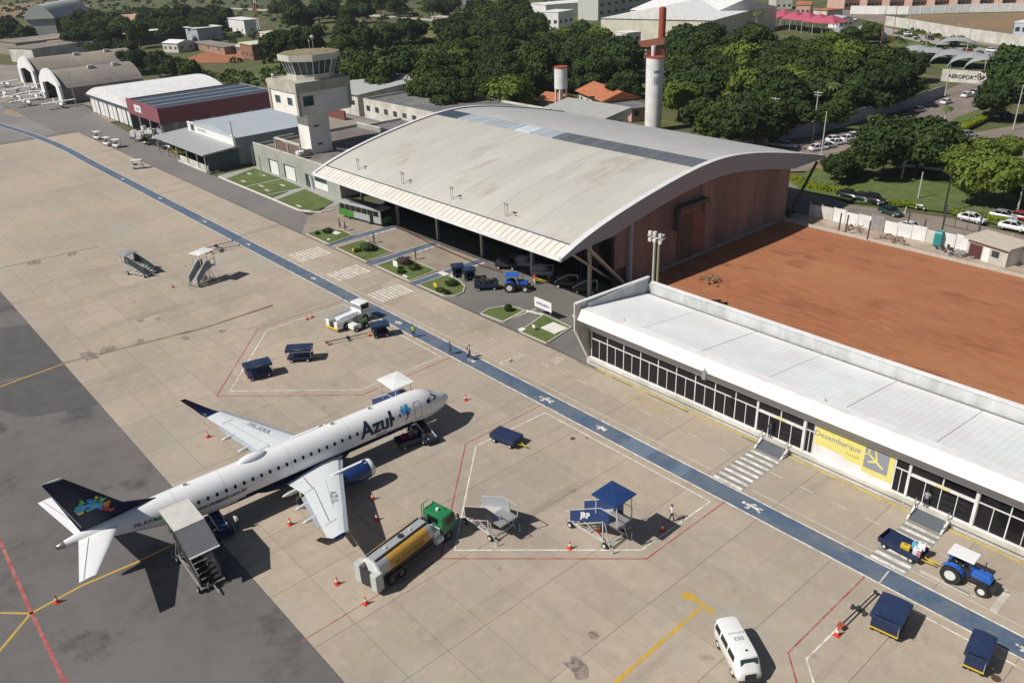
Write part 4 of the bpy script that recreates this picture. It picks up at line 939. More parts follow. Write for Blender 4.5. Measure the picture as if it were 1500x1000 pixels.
# mosaic badge behind the front door
bad = [".0.00.", "00100.", "001203", ".0122.", "...27.", "...7..", "..6..."]
for ci in range(9):
    b = B()
    for r_, row in enumerate(bad):
        for c_, ch in enumerate(row):
            if ch == str(ci):
                y, z = -6.45+c_*.19, 4.45-r_*.2; b.add([(fx(yy, zz, .018), yy, zz) for yy, zz in ((y, z), (y+.2, z), (y+.2, z-.21), (y, z-.21))], [(3, 2, 1, 0)])
    if b.f: o = b.build('nose_mosaic', LOGO[ci], AC); o['kind'] = 'stuff'
# wing lettering
for s_ in (1, -1):
    o = text('wing_lettering', 'PR-AXA' if s_ < 0 else 'AZUL', .8, M_inkg, AC, (s_*7.4, -17.3, 2.92), (.93*1, -.38*s_, .1*s_), (.35*s_, .93, 0))

# ================================================================== TREES
def tree_mesh(seed, rad, hgt, n, leaf, m_, lobes=9):
    rs = np.random.RandomState(seed); v = []; f = []
    cs = []
    for i in range(lobes):
        a = rs.uniform(0, 6.283); q = rs.uniform(.2, .72)*rad if i else 0
        z = hgt*(.54 + rs.uniform(-.22, .2)) if i else hgt*.66
        r = rad*rs.uniform(.24, .5) if i else rad*.6
        cs.append((q*math.cos(a), q*math.sin(a), z, r, r*rs.uniform(.62, .85)))
    # inner masses
    b = B()
    for x, y, z, r, h in cs: b.ell((x, y, z), (r*.80, r*.80, h*.80), 9, 6)
    v = list(b.v); f = list(b.f)
    v = [(x+rs.uniform(-.2, .2), y+rs.uniform(-.2, .2), z+rs.uniform(-.2, .2)) for x, y, z in v]
    w = np.array([c[3]**2 for c in cs]); w /= w.sum()
    k = rs.choice(len(cs), n, p=w)
    d = rs.normal(size=(n, 3)); d /= np.linalg.norm(d, axis=1)[:, None]; d[:, 2] = np.where(d[:, 2] < -.45, -d[:, 2], d[:, 2])
    c = np.array(cs)[k]; rr = rs.uniform(.82, 1.10, n) * (1+.12*np.sin(d[:, 0]*7+k)+.1*np.cos(d[:, 1]*9+k*2))
    p = np.stack([c[:, 0]+d[:, 0]*c[:, 3]*rr, c[:, 1]+d[:, 1]*c[:, 3]*rr, c[:, 2]+d[:, 2]*c[:, 4]*rr], 1)
    nd = d+rs.normal(scale=.45, size=(n, 3)); nd /= np.linalg.norm(nd, axis=1)[:, None]
    t = np.cross(nd, rs.normal(size=(n, 3))); t /= np.linalg.norm(t, axis=1)[:, None]; u = np.cross(nd, t)
    s = leaf*rs.uniform(.55, 1.25, n)[:, None]
    q = np.stack([p-t*s-u*s*.5, p+t*s*.2-u*s, p+t*s+u*s*.5, p-t*s*.3+u*s], 1).reshape(-1, 3)
    o = len(v); v += [tuple(x) for x in q]; f += [(o+4*i, o+4*i+1, o+4*i+2, o+4*i+3) for i in range(n)]
    me_ = bpy.data.meshes.new('crown'); me_.from_pydata(v, [], f); me_.materials.append(m_); me_.update(); return me_
def trunk_mesh(h, r, seed=0):
    rs = random.Random(seed); b = B(); b.cyl((0, 0, -.3), (rs.uniform(-.2, .2), 0, h*.5), r, r*.7, 8)
    for i in range(4):
        a = i*1.6+rs.random(); b.cyl((0, 0, h*.42), (math.cos(a)*h*.22, math.sin(a)*h*.22, h*.68), r*.5, r*.2, 6)
    me_ = bpy.data.meshes.new('trunk'); me_.from_pydata(b.v, [], b.f); me_.materials.append(M_bark); return me_
TM = {}
for kind, m_ in (('dark', M_leaf), ('mid', M_leaf2), ('bright', M_leaf3), ('flower', M_leafo)):
    TM[kind] = [tree_mesh(11*i+len(kind), 6.0, 10.5, 5200, .33, m_, 15+2*i) for i in range(4 if kind in ('dark', 'mid') else 2)]
TRK = [trunk_mesh(10.5, .32, i) for i in range(2)]
TN = [0]
def tree(x, y, kind='dark', s=1.0, sz=None, label=None, group=None, z=-.2, name='broadleaf_tree'):
    rs = random
    t = thing(name, label, 'tree', (x, y, z), rs.uniform(0, 6.28), group); sz = sz or s*rs.uniform(.9, 1.1); t.scale = (s, s, sz)
    for nm, me_ in (('trunk', TRK[TN[0] % 2]), ('crown', rs.choice(TM[kind]))):
        o = bpy.data.objects.new(nm, me_); COL.objects.link(o); o.parent = t
    TN[0] += 1; return t
def inpoly(x, y, P_):
    c = False; n = len(P_)
    for i in range(n):
        (x0, y0), (x1, y1) = P_[i], P_[(i+1) % n]
        if (y0 > y) != (y1 > y) and x < (x1-x0)*(y-y0)/(y1-y0)+x0: c = not c
    return c
placed = []
def grove(pts, sp, kinds, smin, smax, label, group, hz_=6.5, holes=()):
    P_ = [G2(px, py, hz_) for px, py in pts]
    H_ = [[G2(px, py, hz_) for px, py in h] for h in holes]
    xs = [p[0] for p in P_]; ys_ = [p[1] for p in P_]; y = min(ys_); r_ = 0; n = 0
    while y < max(ys_):
        x = min(xs)+(sp/2 if r_ % 2 else 0)
        while x < max(xs):
            a, c = x+random.uniform(-.32, .32)*sp, y+random.uniform(-.32, .32)*sp
            if inpoly(a, c, P_) and not any(inpoly(a, c, h) for h in H_):
                k = random.choice(kinds); tree(a, c, k, random.uniform(smin, smax), label=label % {'dark': 'dark green', 'mid': 'mid green', 'bright': 'bright green', 'flower': 'yellow flowering'}[k], group=group+' ('+k+')'); n += 1
            x += sp
        y += sp*.87
    return n
n1 = grove([(498, 122), (510, 92), (585, 100), (640, 82), (700, 62), (760, 60), (850, 48), (925, 62), (975, 62), (1010, 62), (1100, 52), (1180, 62), (1290, 72), (1370, 92), (1368, 125), (1290, 146), (1240, 158), (1160, 176), (1100, 182), (1040, 178), (990, 168), (968, 150), (945, 140), (880, 138), (855, 130), (800, 140), (700, 145), (600, 128), (520, 115)],
      10.6, ['dark']*5+['mid']*5+['bright'], .72, 1.3, '%s tree of the dense grove behind the hangar', 'trees of the grove behind the hangar',
      holes=[[(790, 104), (856, 104), (870, 200), (780, 200)], [(845, 105), (885, 110), (888, 150), (845, 145)], [(925, 60), (985, 60), (992, 200), (915, 200)]])
n2 = grove([(330, 60), (380, 52), (470, 48), (560, 38), (700, 28), (790, 20), (780, 45), (700, 40), (600, 45), (540, 52), (480, 75), (400, 68)], 17, ['dark', 'dark', 'mid'], .9, 1.35, '%s tree in the belt beyond the green fields', 'trees of the belt beyond the fields', 8)
n3 = grove([(640, 60), (700, 5), (760, 2), (790, 25), (785, 50), (740, 70), (670, 72)], 16, ['dark', 'dark', 'mid'], 1.0, 1.4, '%s tree in the wood left of the far white house', 'trees of the wood beside the far white house', 8)
n4 = grove([(70, 50), (90, 22), (180, 18), (330, 14), (350, 34), (250, 42), (180, 50), (110, 55)], 19, ['dark', 'dark', 'mid'], .9, 1.3, '%s tree in the row behind the far left sheds', 'trees behind the far left sheds', 8)
n5 = grove([(110, 75), (160, 62), (205, 78), (275, 92), (280, 102), (230, 98), (160, 84), (120, 86)], 16, ['dark', 'mid'], .75, 1.05, '%s tree between the long sheds and the old hangars', 'trees between the long sheds and the old hangars', 6)
n6 = grove([(0, 48), (30, 45), (50, 62), (20, 60), (0, 56)], 16, ['dark'], 1.0, 1.4, '%s tree by the curved roof shed at the far left', 'trees by the far left curved shed', 6)
n7 = grove([(1170, 52), (1290, 42), (1290, 52), (1180, 60)], 15, ['mid', 'bright'], .8, 1.0, '%s tree in front of the magenta canopies', 'trees in front of the magenta canopies', 5)
n8 = grove([(380, 8), (520, -6), (700, -10), (700, 8), (560, 14), (420, 20)], 27, ['dark', 'mid'], .9, 1.4, '%s tree on the far field edge', 'trees on the far field edge', 8)
print('trees', n1, n2, n3, n4, n5, n6, n7, n8)
for px, py, k, s, lb in ((1290, 262, 'dark', 1.0, 'dark spreading tree over the parked cars at the verge, left half'), (1340, 258, 'dark', 1.15, 'largest dark tree on the verge behind the rear street'), (1310, 240, 'dark', .95, 'dark tree behind the largest verge tree'),
                         (1365, 245, 'dark', .9, 'dark tree between the largest verge tree and the bright green one'), (1435, 300, 'bright', 1.05, 'bright green tree standing by the white car on the rear street'), (1400, 270, 'bright', .8, 'small bright green tree between the dark and the bright verge trees'),
                         (1490, 300, 'mid', .8, 'mid green tree at the right edge above the rear street'), (1485, 150, 'dark', 1.35, 'big dark tree at the right edge beside the side street'), (1450, 175, 'dark', 1.0, 'dark round tree overhanging parked cars at the right'), (1500, 175, 'dark', 1.2, 'dark tree cut by the right frame edge'),
                         (1222, 268, 'dark', .55, 'low dark bush tree at the corner of the verge'), (1250, 262, 'mid', .45, 'low mid green bush right of the corner bush'), (1240, 255, 'mid', .5, 'low bush behind the corner bush'), (1470, 240, 'bright', .6, 'bright bush beside the parking at the right edge'),
                         (1432, 250, 'bright', .7, 'bright green tree behind the white car tree'), (1260, 235, 'mid', .5, 'small tree beside the brown soil bank'), (1240, 135, 'flower', .8, 'yellow flowering tree in the grove by the wall'), (1265, 140, 'flower', .7, 'orange tinted tree right of the yellow flowering tree'), (1215, 120, 'mid', 1.0, 'mid green tree left of the yellow flowering tree')):
    g = G(px, py, 0); tree(g.x, g.y, k, s, label=lb)
for px, py, s, lb in ((510, 55, 1.1, 'lone dark tree on the green field beyond the control tower'), (440, 52, 1.6, 'broad dark tree behind the red and white mast'), (575, 65, 1.0, 'single tree at the edge of the bright field')):
    g = G(px, py, 0); tree(g.x, g.y, 'dark', s, label=lb)
# low scrub over the rough fields: nobody could count it
def scrub(name, pts, n, m_, smin, smax, seed, lb):
    rs = np.random.RandomState(seed); P_ = [G2(*p) for p in pts]; xs = [p[0] for p in P_]; yq = [p[1] for p in P_]; v = []; f = []; c = 0
    while c < n:
        x, y = rs.uniform(min(xs), max(xs)), rs.uniform(min(yq), max(yq))
        if not inpoly(x, y, P_): continue
        c += 1; r = rs.uniform(smin, smax); q = rs.normal(size=(26, 3)); q /= np.linalg.norm(q, axis=1)[:, None]; q[:, 2] = abs(q[:, 2])*.75
        for d in q:
            p = np.array([x, y, -.2])+d*r*rs.uniform(.75, 1.1); t = rs.normal(size=3); t *= .32*r/np.linalg.norm(t); u = np.cross(t, d); u *= .32*r/(np.linalg.norm(u)+1e-6); k = len(v); v += [tuple(p-t), tuple(p+u), tuple(p+t), tuple(p-u)]; f.append((k, k+1, k+2, k+3))
    me_ = bpy.data.meshes.new(name); me_.from_pydata(v, [], f); me_.materials.append(m_); o = bpy.data.objects.new(name, me_); COL.objects.link(o); o['kind'] = 'stuff'; o['label'] = lb; o['category'] = 'scrub'
scrub('field_scrub', [(-60, 60), (-60, -20), (900, -20), (760, 60), (640, 78), (560, 72), (420, 100), (340, 100), (300, 60), (100, 52)], 1500, M_leaf, .8, 3.0, 3, 'dark low scrub dotted over the rough fields behind the airport')
scrub('field_scrub', [(500, 118), (640, 82), (760, 50), (600, 55), (500, 75)], 260, M_leaf2, .6, 2.0, 4, 'mid green scrub on the field right of the control tower')
scrub('field_scrub', [(1300, 60), (1520, 110), (1540, 60), (1330, 34)], 160, M_leaf2, .6, 1.8, 5, 'low scrub around the pitch and the brown lot')
scrub('hangar_scrub', [(255, 110), (420, 100), (480, 120), (360, 128), (300, 125)], 120, M_leaf2, .8, 2.2, 6, 'scrub on the bright field behind the maroon hangar')
# shrubs on the islands
def shrub(x, y, r, h, m_, label, name='shrub', n=260):
    rs = np.random.RandomState(int(abs(x*7+y*13)) % 9999); b = B(); b.ell((0, 0, h*.5), (r*.75, r*.75, h*.42), 8, 6)
    for i in range(n):
        d = rs.normal(size=3); d /= np.linalg.norm(d); p = Vector((d[0]*r, d[1]*r, h*.5+d[2]*h*.5))*1.0
        t = Vector(rs.normal(size=3)).normalized()*.11; u = Vector(rs.normal(size=3)).normalized()*.11; b.add([p-t, p+u, p+t, p-u], [(0, 1, 2, 3)])
    t_ = thing(name, label, 'shrub', (x, y, .08)); b.build('foliage', m_, t_); b = B(); b.cyl((0, 0, -.05), (0, 0, h*.5), .05, n=5); b.build('stem', M_bark, t_)
for px, py, r, h, m_, lb in ((481, 340, .9, .7, M_leaf, 'dark round shrub on the leftmost planted island'), (465, 343, .35, .5, M_leaf2, 'small shrub at the left of the leftmost island'), (541, 366, 1.35, 1.2, M_leaf, 'large dark shrub on the second island'), (524, 368, .5, .4, M_leaf2, 'low shrub left of the large shrub on the second island'),
                             (593, 386, 1.2, 1.1, mat('leaf_purple', (.045, .03, .025), .8, var=.3), 'purple leaved shrub on the third island'), (607, 394, .9, .8, M_leaf, 'dark shrub beside the purple one on the third island'), (588, 399, .6, .5, M_leaf2, 'low shrub at the front of the third island'),
                             (661, 417, .9, .8, M_leaf, 'dark shrub on the rounded fourth island'), (645, 426, .6, .4, M_leaf2, 'low shrub on the fourth island'), (655, 430, .4, .5, M_leaf, 'small spiky shrub at the tip of the fourth island'), (745, 455, .5, .9, M_leaf, 'small palm like shrub on the half moon island')):
    g = G(px, py, .1); shrub(g.x, g.y, r, h, m_, lb)
# hedges along the verge
hedge_m = M_hedge
for pts, w, h, lb in ((((1152, 262), (1190, 276), (1235, 283), (1262, 288)), 1.8, 1.1, 'bright yellow green hedge curving round the street corner'), (((1290, 297), (1330, 302), (1342, 304)), 1.3, .7, 'low hedge beside the parked dark cars'), (((1395, 312), (1470, 325), (1480, 328)), 1.5, .7, 'low hedge under the bright green tree'),
                      (((1398, 196), (1440, 176), (1468, 164)), 2.2, 1.2, 'pale green hedge on the far verge'),):
    P_ = [G(*p) for p in pts]; b = B(); rs = np.random.RandomState(5)
    for a, c in zip(P_, P_[1:]):
        b.bar(a+Vector((0, 0, h*.45)), c+Vector((0, 0, h*.45)), w*.8, h*.8)
        n = int((c-a).length*70)
        for i in range(n):
            t = rs.rand(); q = a.lerp(c, t); d = (c-a).normalized(); nn = Vector((-d.y, d.x, 0)); p = q+nn*(rs.uniform(-.55, .55)*w)+Vector((0, 0, rs.uniform(.35, 1.05)*h)); p += Vector(rs.normal(size=3))*.06
            t1 = Vector(rs.normal(size=3)).normalized()*.18; u1 = Vector(rs.normal(size=3)).normalized()*.18; b.add([p-t1, p+u1, p+t1, p-u1], [(0, 1, 2, 3)])
    o = b.build('hedge', hedge_m); tag(o, lb, 'hedge')
# palms
def palm(px, py, h, lb, s=1.0):
    g = G(px, py); t = thing('palm_tree', lb, 'palm tree', g); b = B(); b.cyl((0, 0, -.2), (.3, 0, h), .2, .13, 8); b.build('trunk', M_conc, t)
    b = B()
    for i in range(16):
        a = i*2.4; el = .7-.09*(i % 6); pr = Vector((.3, 0, h)); L_ = 2.6*s
        for k in range(7):
            d = Vector((math.cos(a)*math.cos(el), math.sin(a)*math.cos(el), math.sin(el))); nx = pr+d*L_/7; sd_ = Vector((-math.sin(a), math.cos(a), 0))*(.42*(1-abs(k-3)/5))
            b.add([pr-sd_+Vector((0, 0, -.12)), pr, nx, nx-sd_+Vector((0, 0, -.12))], [(0, 1, 2, 3)]); b.add([pr+sd_+Vector((0, 0, -.12)), pr, nx, nx+sd_+Vector((0, 0, -.12))], [(3, 2, 1, 0)])
            pr = nx; el -= .3
    b.build('crown', M_palm, t)
for q in ((1170, 178, 5.5, 'pale palm tree by the pinkish wall in the grove'), (1213, 178, 9, 'tall palm with drooping fronds above the wall'), (1106, 50, 9, 'palm tree in front of the big white warehouse', 1.3), (1277, 200, 4.5, 'small palm at the bend of the long grey wall'), (1320, 262, 5, 'small palm standing under the verge trees', .8), (1382, 182, 4, 'little palm on the far verge', .7)): palm(*q)

# ================================================================== BUILDINGS AROUND
def gb(name, label, pL, pR, depth, h, wall, roof, kind='flat', over=.4, win=None, cat='building', rise=1.2, zb=-.2, door=None, front=None, side_m=None, winm=None):
    "house on the ground line seen between photo pixels pL and pR (its near side), going back by depth"
    A = G(pL[0], pL[1], 0) if len(pL) == 2 else Vector((pL[0], pL[1], 0)); C = G(pR[0], pR[1], 0) if len(pR) == 2 else Vector((pR[0], pR[1], 0))
    if abs(pL[0]) < 0: pass
    w = (C-A).length; a = math.atan2(C.y-A.y, C.x-A.x)
    t = thing(name, label, cat, (A.x, A.y, zb), a); h = h-zb
    b = B(); b.box(0, 0, 0, w, depth, h); b.build('wall', wall, t)
    if side_m: b = B(); b.box(w+.01, .1, 0, w+.06, depth-.1, h-.1); b.build('side_cladding', side_m, t)
    b = B()
    if kind == 'flat':
        b.box(-over, -over, h, w+over, depth+over, h+.3); rf = b.build('roof', roof, t)
    elif kind == 'gable':   # ridge along the depth
        b.prism([(0, 0), (1, 0), (1, 1)], 0, 0.001) if 0 else None
        v = [(-over, -over, h), (w+over, -over, h), (w/2, -over, h+rise), (-over, depth+over, h), (w+over, depth+over, h), (w/2, depth+over, h+rise)]
        b.add(v, [(0, 1, 2), (5, 4, 3), (0, 2, 5, 3), (1, 4, 5, 2), (0, 3, 4, 1)]); rf = b.build('roof', roof, t)
    elif kind == 'gablex':
        v = [(-over, -over, h), (w+over, -over, h), (w+over, depth+over, h), (-over, depth+over, h), (-over, depth/2, h+rise), (w+over, depth/2, h+rise)]
        b.add(v, [(0, 1, 5, 4), (2, 3, 4, 5), (1, 2, 5), (3, 0, 4), (0, 3, 2, 1)]); rf = b.build('roof', roof, t)
    elif kind == 'barrel':
        n = 16; v = []
        for i in range(n+1):
            u = i/n; x = -over+(w+2*over)*u; z = h+rise*(1-(2*u-1)**2); v += [(x, -over, z), (x, depth+over, z)]
        b.add(v, [(2*i, 2*i+2, 2*i+3, 2*i+1) for i in range(n)]+[tuple(2*i for i in range(n+1))[::-1], tuple(2*i+1 for i in range(n+1))]); rf = b.build('roof', roof, t)
    elif kind == 'parapet':
        b.box(.3, .3, h-.5, w-.3, depth-.3, h-.4); rf = b.build('roof', roof, t)
        for q in ((0, 0, w, .3), (0, depth-.3, w, depth), (0, .31, .3, depth-.31), (w-.3, .31, w, depth-.31)):
            b = B(); b.box(q[0], q[1], h-.39, q[2], q[3], h+.3); b.build('parapet', wall, t)
    if win:
        cols, rws, ww, wh, z0, dz = win
        for face in (0, 1):
            L_ = w if face == 0 else depth; n = cols if face == 0 else max(1, int(cols*depth/w))
            for r_ in range(rws):
                for c_ in range(n):
                    u = L_*(c_+.5)/n; z = z0+dz*r_; b = B()
                    if face == 0: b.box(u-ww/2, -.06, z, u+ww/2, .02, z+wh)
                    else: b.box(w-.02, u-ww/2, z, w+.06, u+ww/2, z+wh)
                    b.build('window', winm or M_window, t)
    if door:
        for (u, dw, dh) in door:
            b = B(); b.box(u-dw/2, -.05, 0, u+dw/2, .02, dh); b.build('door', M_wp, t)
    return t, w
# maroon hangar: front fascia, open below, striped navy roof
MH = thing('maroon_hangar', 'maroon clad hangar with navy roof strips and an open front', 'hangar', (-233, 90, 0))
x0, x1, y0, y1, zt = -245.2, -221.5, 73.0, 106.5, 8.4
b = B(); b.box(x0, y0, 4.4, x1, y0+.4, zt); b.box(x1-.4, y0+.4, 4.0, x1, y1, zt-.2); b.box(x0, y0+.4, 4.0, x0+.4, y1, zt-.2); P(b, 'maroon_cladding', M_maroon, MH)
b = B(); b.box(x1-.38, y0+.4, 0, x1-.02, y1, 4.0); b.box(x0+.02, y0+.4, 0, x0+.38, y1, 4.0); b.box(x0, y1-.4, 0, x1, y1, zt-.3); P(b, 'wall', mat('warehouse_side', (.24, .23, .235), .8, var=.12, scale=.3, stretch=(1, 1, .3)), MH)
b = B()
for k in range(6): b.box(x1+.0, y0+3+5.2*k, .1, x1+.12, y0+4.4+5.2*k, 4.2)
P(b, 'buttress', M_greywall, MH)['kind'] = 'stuff'
for k in range(4):
    b = B(); u = x0+.45+5.7*k; b.box(u, y0+.45, zt-.6, u+5.5, y1-.45, zt-.45); P(b, 'roof_panel', M_nroof, MH)
for k in range(3):
    b = B(); u = x0+6+5.7*k; b.box(u-.3, y0+.45, zt-.44, u+.3, y1-.45, zt-.3); P(b, 'roof_seam', M_lroof, MH)
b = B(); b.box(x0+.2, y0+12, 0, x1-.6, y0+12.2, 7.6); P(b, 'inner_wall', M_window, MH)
b = B(); b.box(x1-17.5, y0-.1, 5.6, x1-12.5, y0-.02, 7.4); sg = P(b, 'name_board', M_wp, MH)
text('lettering', 'Azul', 1.3, M_inkg, sg, Vector((x1-15, y0-.13, 6.5))-MH.location, (1, 0, 0), (0, 0, 1), .01)
for k, x in enumerate((x0+.4, x0+7.8, x0+15.6, x1-.6)):
    b = B(); b.box(x-.2, y0+.05, 0, x+.2, y0+.35, 4.4); P(b, 'front_post', M_greywall, MH)
b = B(); b.box(x1-4, y0+.05, 1.6, x1-.8, y0+.3, 2.8); P(b, 'grey_sign', M_greywall, MH)
# white hangar with curved roof and tall door leaves
WH = thing('white_hangar', 'white hangar with low curved roof and tall door leaves beside the maroon one', 'hangar', (-265, 88, 0))
x0, x1, y0, y1 = -284, -246.5, 74, 104
b = B(); n = 18; v = []
for i in range(n+1):
    u = i/n; x = x0-.5+(x1-x0+1)*u; z = 5.4+3.6*(1-(2*u-1)**2); v += [(x, y0-.6, z), (x, y1, z)]
b.add(v, [(2*i, 2*i+2, 2*i+3, 2*i+1) for i in range(n)]+[tuple(2*i for i in range(n+1))[::-1], tuple(2*i+1 for i in range(n+1))]); P(b, 'roof', M_wall, WH)
for k in range(4):
    b = B(); i = 4+k*1.2; u = i/n; 
    x = x0+(x1-x0)*(.06+.10*k); z = 5.45+3.6*(1-(2*(x-x0)/(x1-x0)-1)**2); b.bar((x, y0-.3, z+.05), (x, y1, z+.05), .12, .1); P(b, 'roof_rib', M_lroof, WH)
b = B(); b.box(x0, y0+.4, 0, x1, y0+.6, 5.3); b.box(x1-.3, y0+.6, 0, x1, y1, 5.3); b.box(x0, y1-.3, 0, x1, y1, 5.3); P(b, 'wall', M_navy2 if 0 else mat('hangar_navy_wall', (.05, .06, .09), .6), WH)
b = B(); b.box(x0-.3, y0-.7, 4.9, x1+.3, y0-.3, 5.5); P(b, 'fascia_beam', M_nroof, WH)
for k in range(9):
    b = B(); u = x0+1+4.1*k; b.box(u, y0, .1, u+(2.9 if k % 2 else 3.6), y0+.25, 4.8); P(b, 'door_leaf', M_wp, WH)
# two old hangars with white arched fronts
def old_hangar(xa, xb, y0, depth, h, label, roofm, wallm):
    t = thing('old_hangar', label, 'hangar', ((xa+xb)/2, y0, 0)); w = xb-xa; n = 16
    arc = [(-w/2+w*i/n, h*.52+h*.5*math.sin(math.pi*i/n)**.8) for i in range(n+1)]
    b = B(); out = [(-w/2-1.2, 0)]+[(x*1.08, z+.9) for x, z in arc]+[(w/2+1.2, 0)]; ino = [(-w*.36, 0), (-w*.36, h*.58), (0, h*.68), (w*.36, h*.58), (w*.36, 0)]
    m_ = len(out); k = 0
    # facade as quads between outer outline and door outline, two faces apart for thickness
    def samp(P_, n_):
        Ls = [0]; 
        for a, c in zip(P_, P_[1:]): Ls.append(Ls[-1]+math.hypot(c[0]-a[0], c[1]-a[1]))
        r_ = []
        for i in range(n_+1):
            d = Ls[-1]*i/n_; j = max(q for q in range(len(Ls)) if Ls[q] <= d+1e-9); j = min(j, len(P_)-2); f = (d-Ls[j])/(Ls[j+1]-Ls[j]); r_.append((P_[j][0]+(P_[j+1][0]-P_[j][0])*f, P_[j][1]+(P_[j+1][1]-P_[j][1])*f))
        return r_
    o_, i_ = samp(out, 30), samp(ino, 30); vs = []
    for (x, z), (u, v) in zip(o_, i_): vs += [(x, -.4, z), (u, -.4, v), (x, .4, z), (u, .4, v)]
    b.add(vs, [f for q in range(30) for f in ((4*q, 4*q+4, 4*q+5, 4*q+1), (4*q+2, 4*q+3, 4*q+7, 4*q+6), (4*q, 4*q+2, 4*q+6, 4*q+4), (4*q+1, 4*q+5, 4*q+7, 4*q+3))]); b.build('front_arch', wallm, t)
    b = B(); v = []
    pr = [(-w/2, 0)]+arc+[(w/2, 0)]
    for x, z in pr: v += [(x, .4, z), (x, depth, z)]
    q = len(pr); b.add(v, [(2*i, 2*i+2, 2*i+3, 2*i+1) for i in range(q-1)]+[tuple(2*i+1 for i in range(q))]); b.build('roof_shell', roofm, t)
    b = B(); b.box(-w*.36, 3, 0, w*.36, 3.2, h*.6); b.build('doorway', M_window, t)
    for yy in (depth*.45, depth*.75): b = B(); b.box(w*.1, yy, h*.98, w*.16, yy+2, h*1.08); b.build('roof_light', M_wallold, t)
    return t
old_hangar(-328, -306, 71.6, 27, 9.5, 'old hangar with a white arched front, nearest of the pair', M_oldroof, M_wall)
old_hangar(-377, -356, 76, 38, 9.2, 'old hangar with a white arched front, farthest of the pair', M_oldroof2, M_wall)
# blue grey warehouse and its front shed
WG = thing('warehouse', 'blue grey metal clad warehouse with a pale lean roof beside the lawn', 'warehouse', (-194, 84, 0))
x0, x1, y0, y1 = -207.7, -181, 75.2, 99
b = B(); b.box(x0, y0, 0, x1, y1, 6.2); P(b, 'wall', M_bluegrey, WG)
b = B(); n = 46; vs = []
for k in range(n+1):
    y = y0+.1+(y1-y0-.2)*k/n; dx = .16 if (k//1) % 2 else .03; vs += [(x1+dx, y, .1), (x1+dx, y, 4.0)]
b.add(vs, [(2*k, 2*k+2, 2*k+3, 2*k+1) for k in range(n)]); P(b, 'ribbed_cladding', M_bluegrey, WG)
b = B(); v = [(x0-.4, y0-.4, 6.2), (x1+.4, y0-.4, 6.2), (x1+.4, y1, 6.2), (x0-.4, y1, 6.2), ((x0+x1)/2+3, y0-.4, 7.7), ((x0+x1)/2+3, y1, 7.7)]
b.add(v, [(0, 4, 5, 3), (1, 2, 5, 4), (0, 1, 4), (2, 3, 5), (0, 3, 2, 1)]); P(b, 'roof', M_lroof, WG)
b = B(); b.box(x0, y0-.3, 4.2, x1+.1, y0-.05, 6.6); sg = P(b, 'white_fascia', M_wp, WG)
b = B(); b.box(x0+2.0, y0-.36, 4.7, x0+4.0, y0-.31, 6.1); P(b, 'emblem', M_window, WG)
text('lettering', 'TAXI AEREO', .9, M_inkg, sg, Vector((x0+8.5, y0-.35, 5.4))-WG.location, (1, 0, 0), (0, 0, 1))
for u in (4, 13, 20): b = B(); b.box(x0+u, y0-.04, 0, x0+u+3.5, y0-.01, 3.2); P(b, 'gate', M_window, WG)
SH = thing('open_shed', 'grey sloping shed roof on posts in front of the blue grey warehouse', 'shed', (-194, 71, 0))
b = B(); b.add([(-210.5, 66.8, 4.0), (-180, 66.8, 4.0), (-180.6, 76.6, 4.5), (-211, 76.6, 4.5), (-210.5, 66.8, 3.7), (-180, 66.8, 3.7), (-180.6, 76.6, 4.2), (-211, 76.6, 4.2)], [(0, 1, 2, 3), (7, 6, 5, 4), (0, 4, 5, 1), (1, 5, 6, 2), (3, 7, 4, 0)]); P(b, 'roof', mat('shed_roof', (.36, .375, .37), .6, var=.06, scale=.4), SH)
for x in (-209, -203, -197, -191, -185, -180.6): b = B(); b.box(x-.12, 67.2, 0, x+.12, 67.4, 3.8); P(b, 'post', M_greywall, SH)
b = B(); b.box(-196.5, 67.6, 0, -180.4, 67.8, 1.3); b.box(-196.5, 66.9, 0, -180.2, 67.2, .35); P(b, 'low_wall', M_wallold, SH)
b = B(); b.box(-180.8, 67.9, .0, -180.5, 75.2, 3.6); P(b, 'dark_mesh', mat('dark_teal_mesh', (.05, .08, .09), .7), SH)
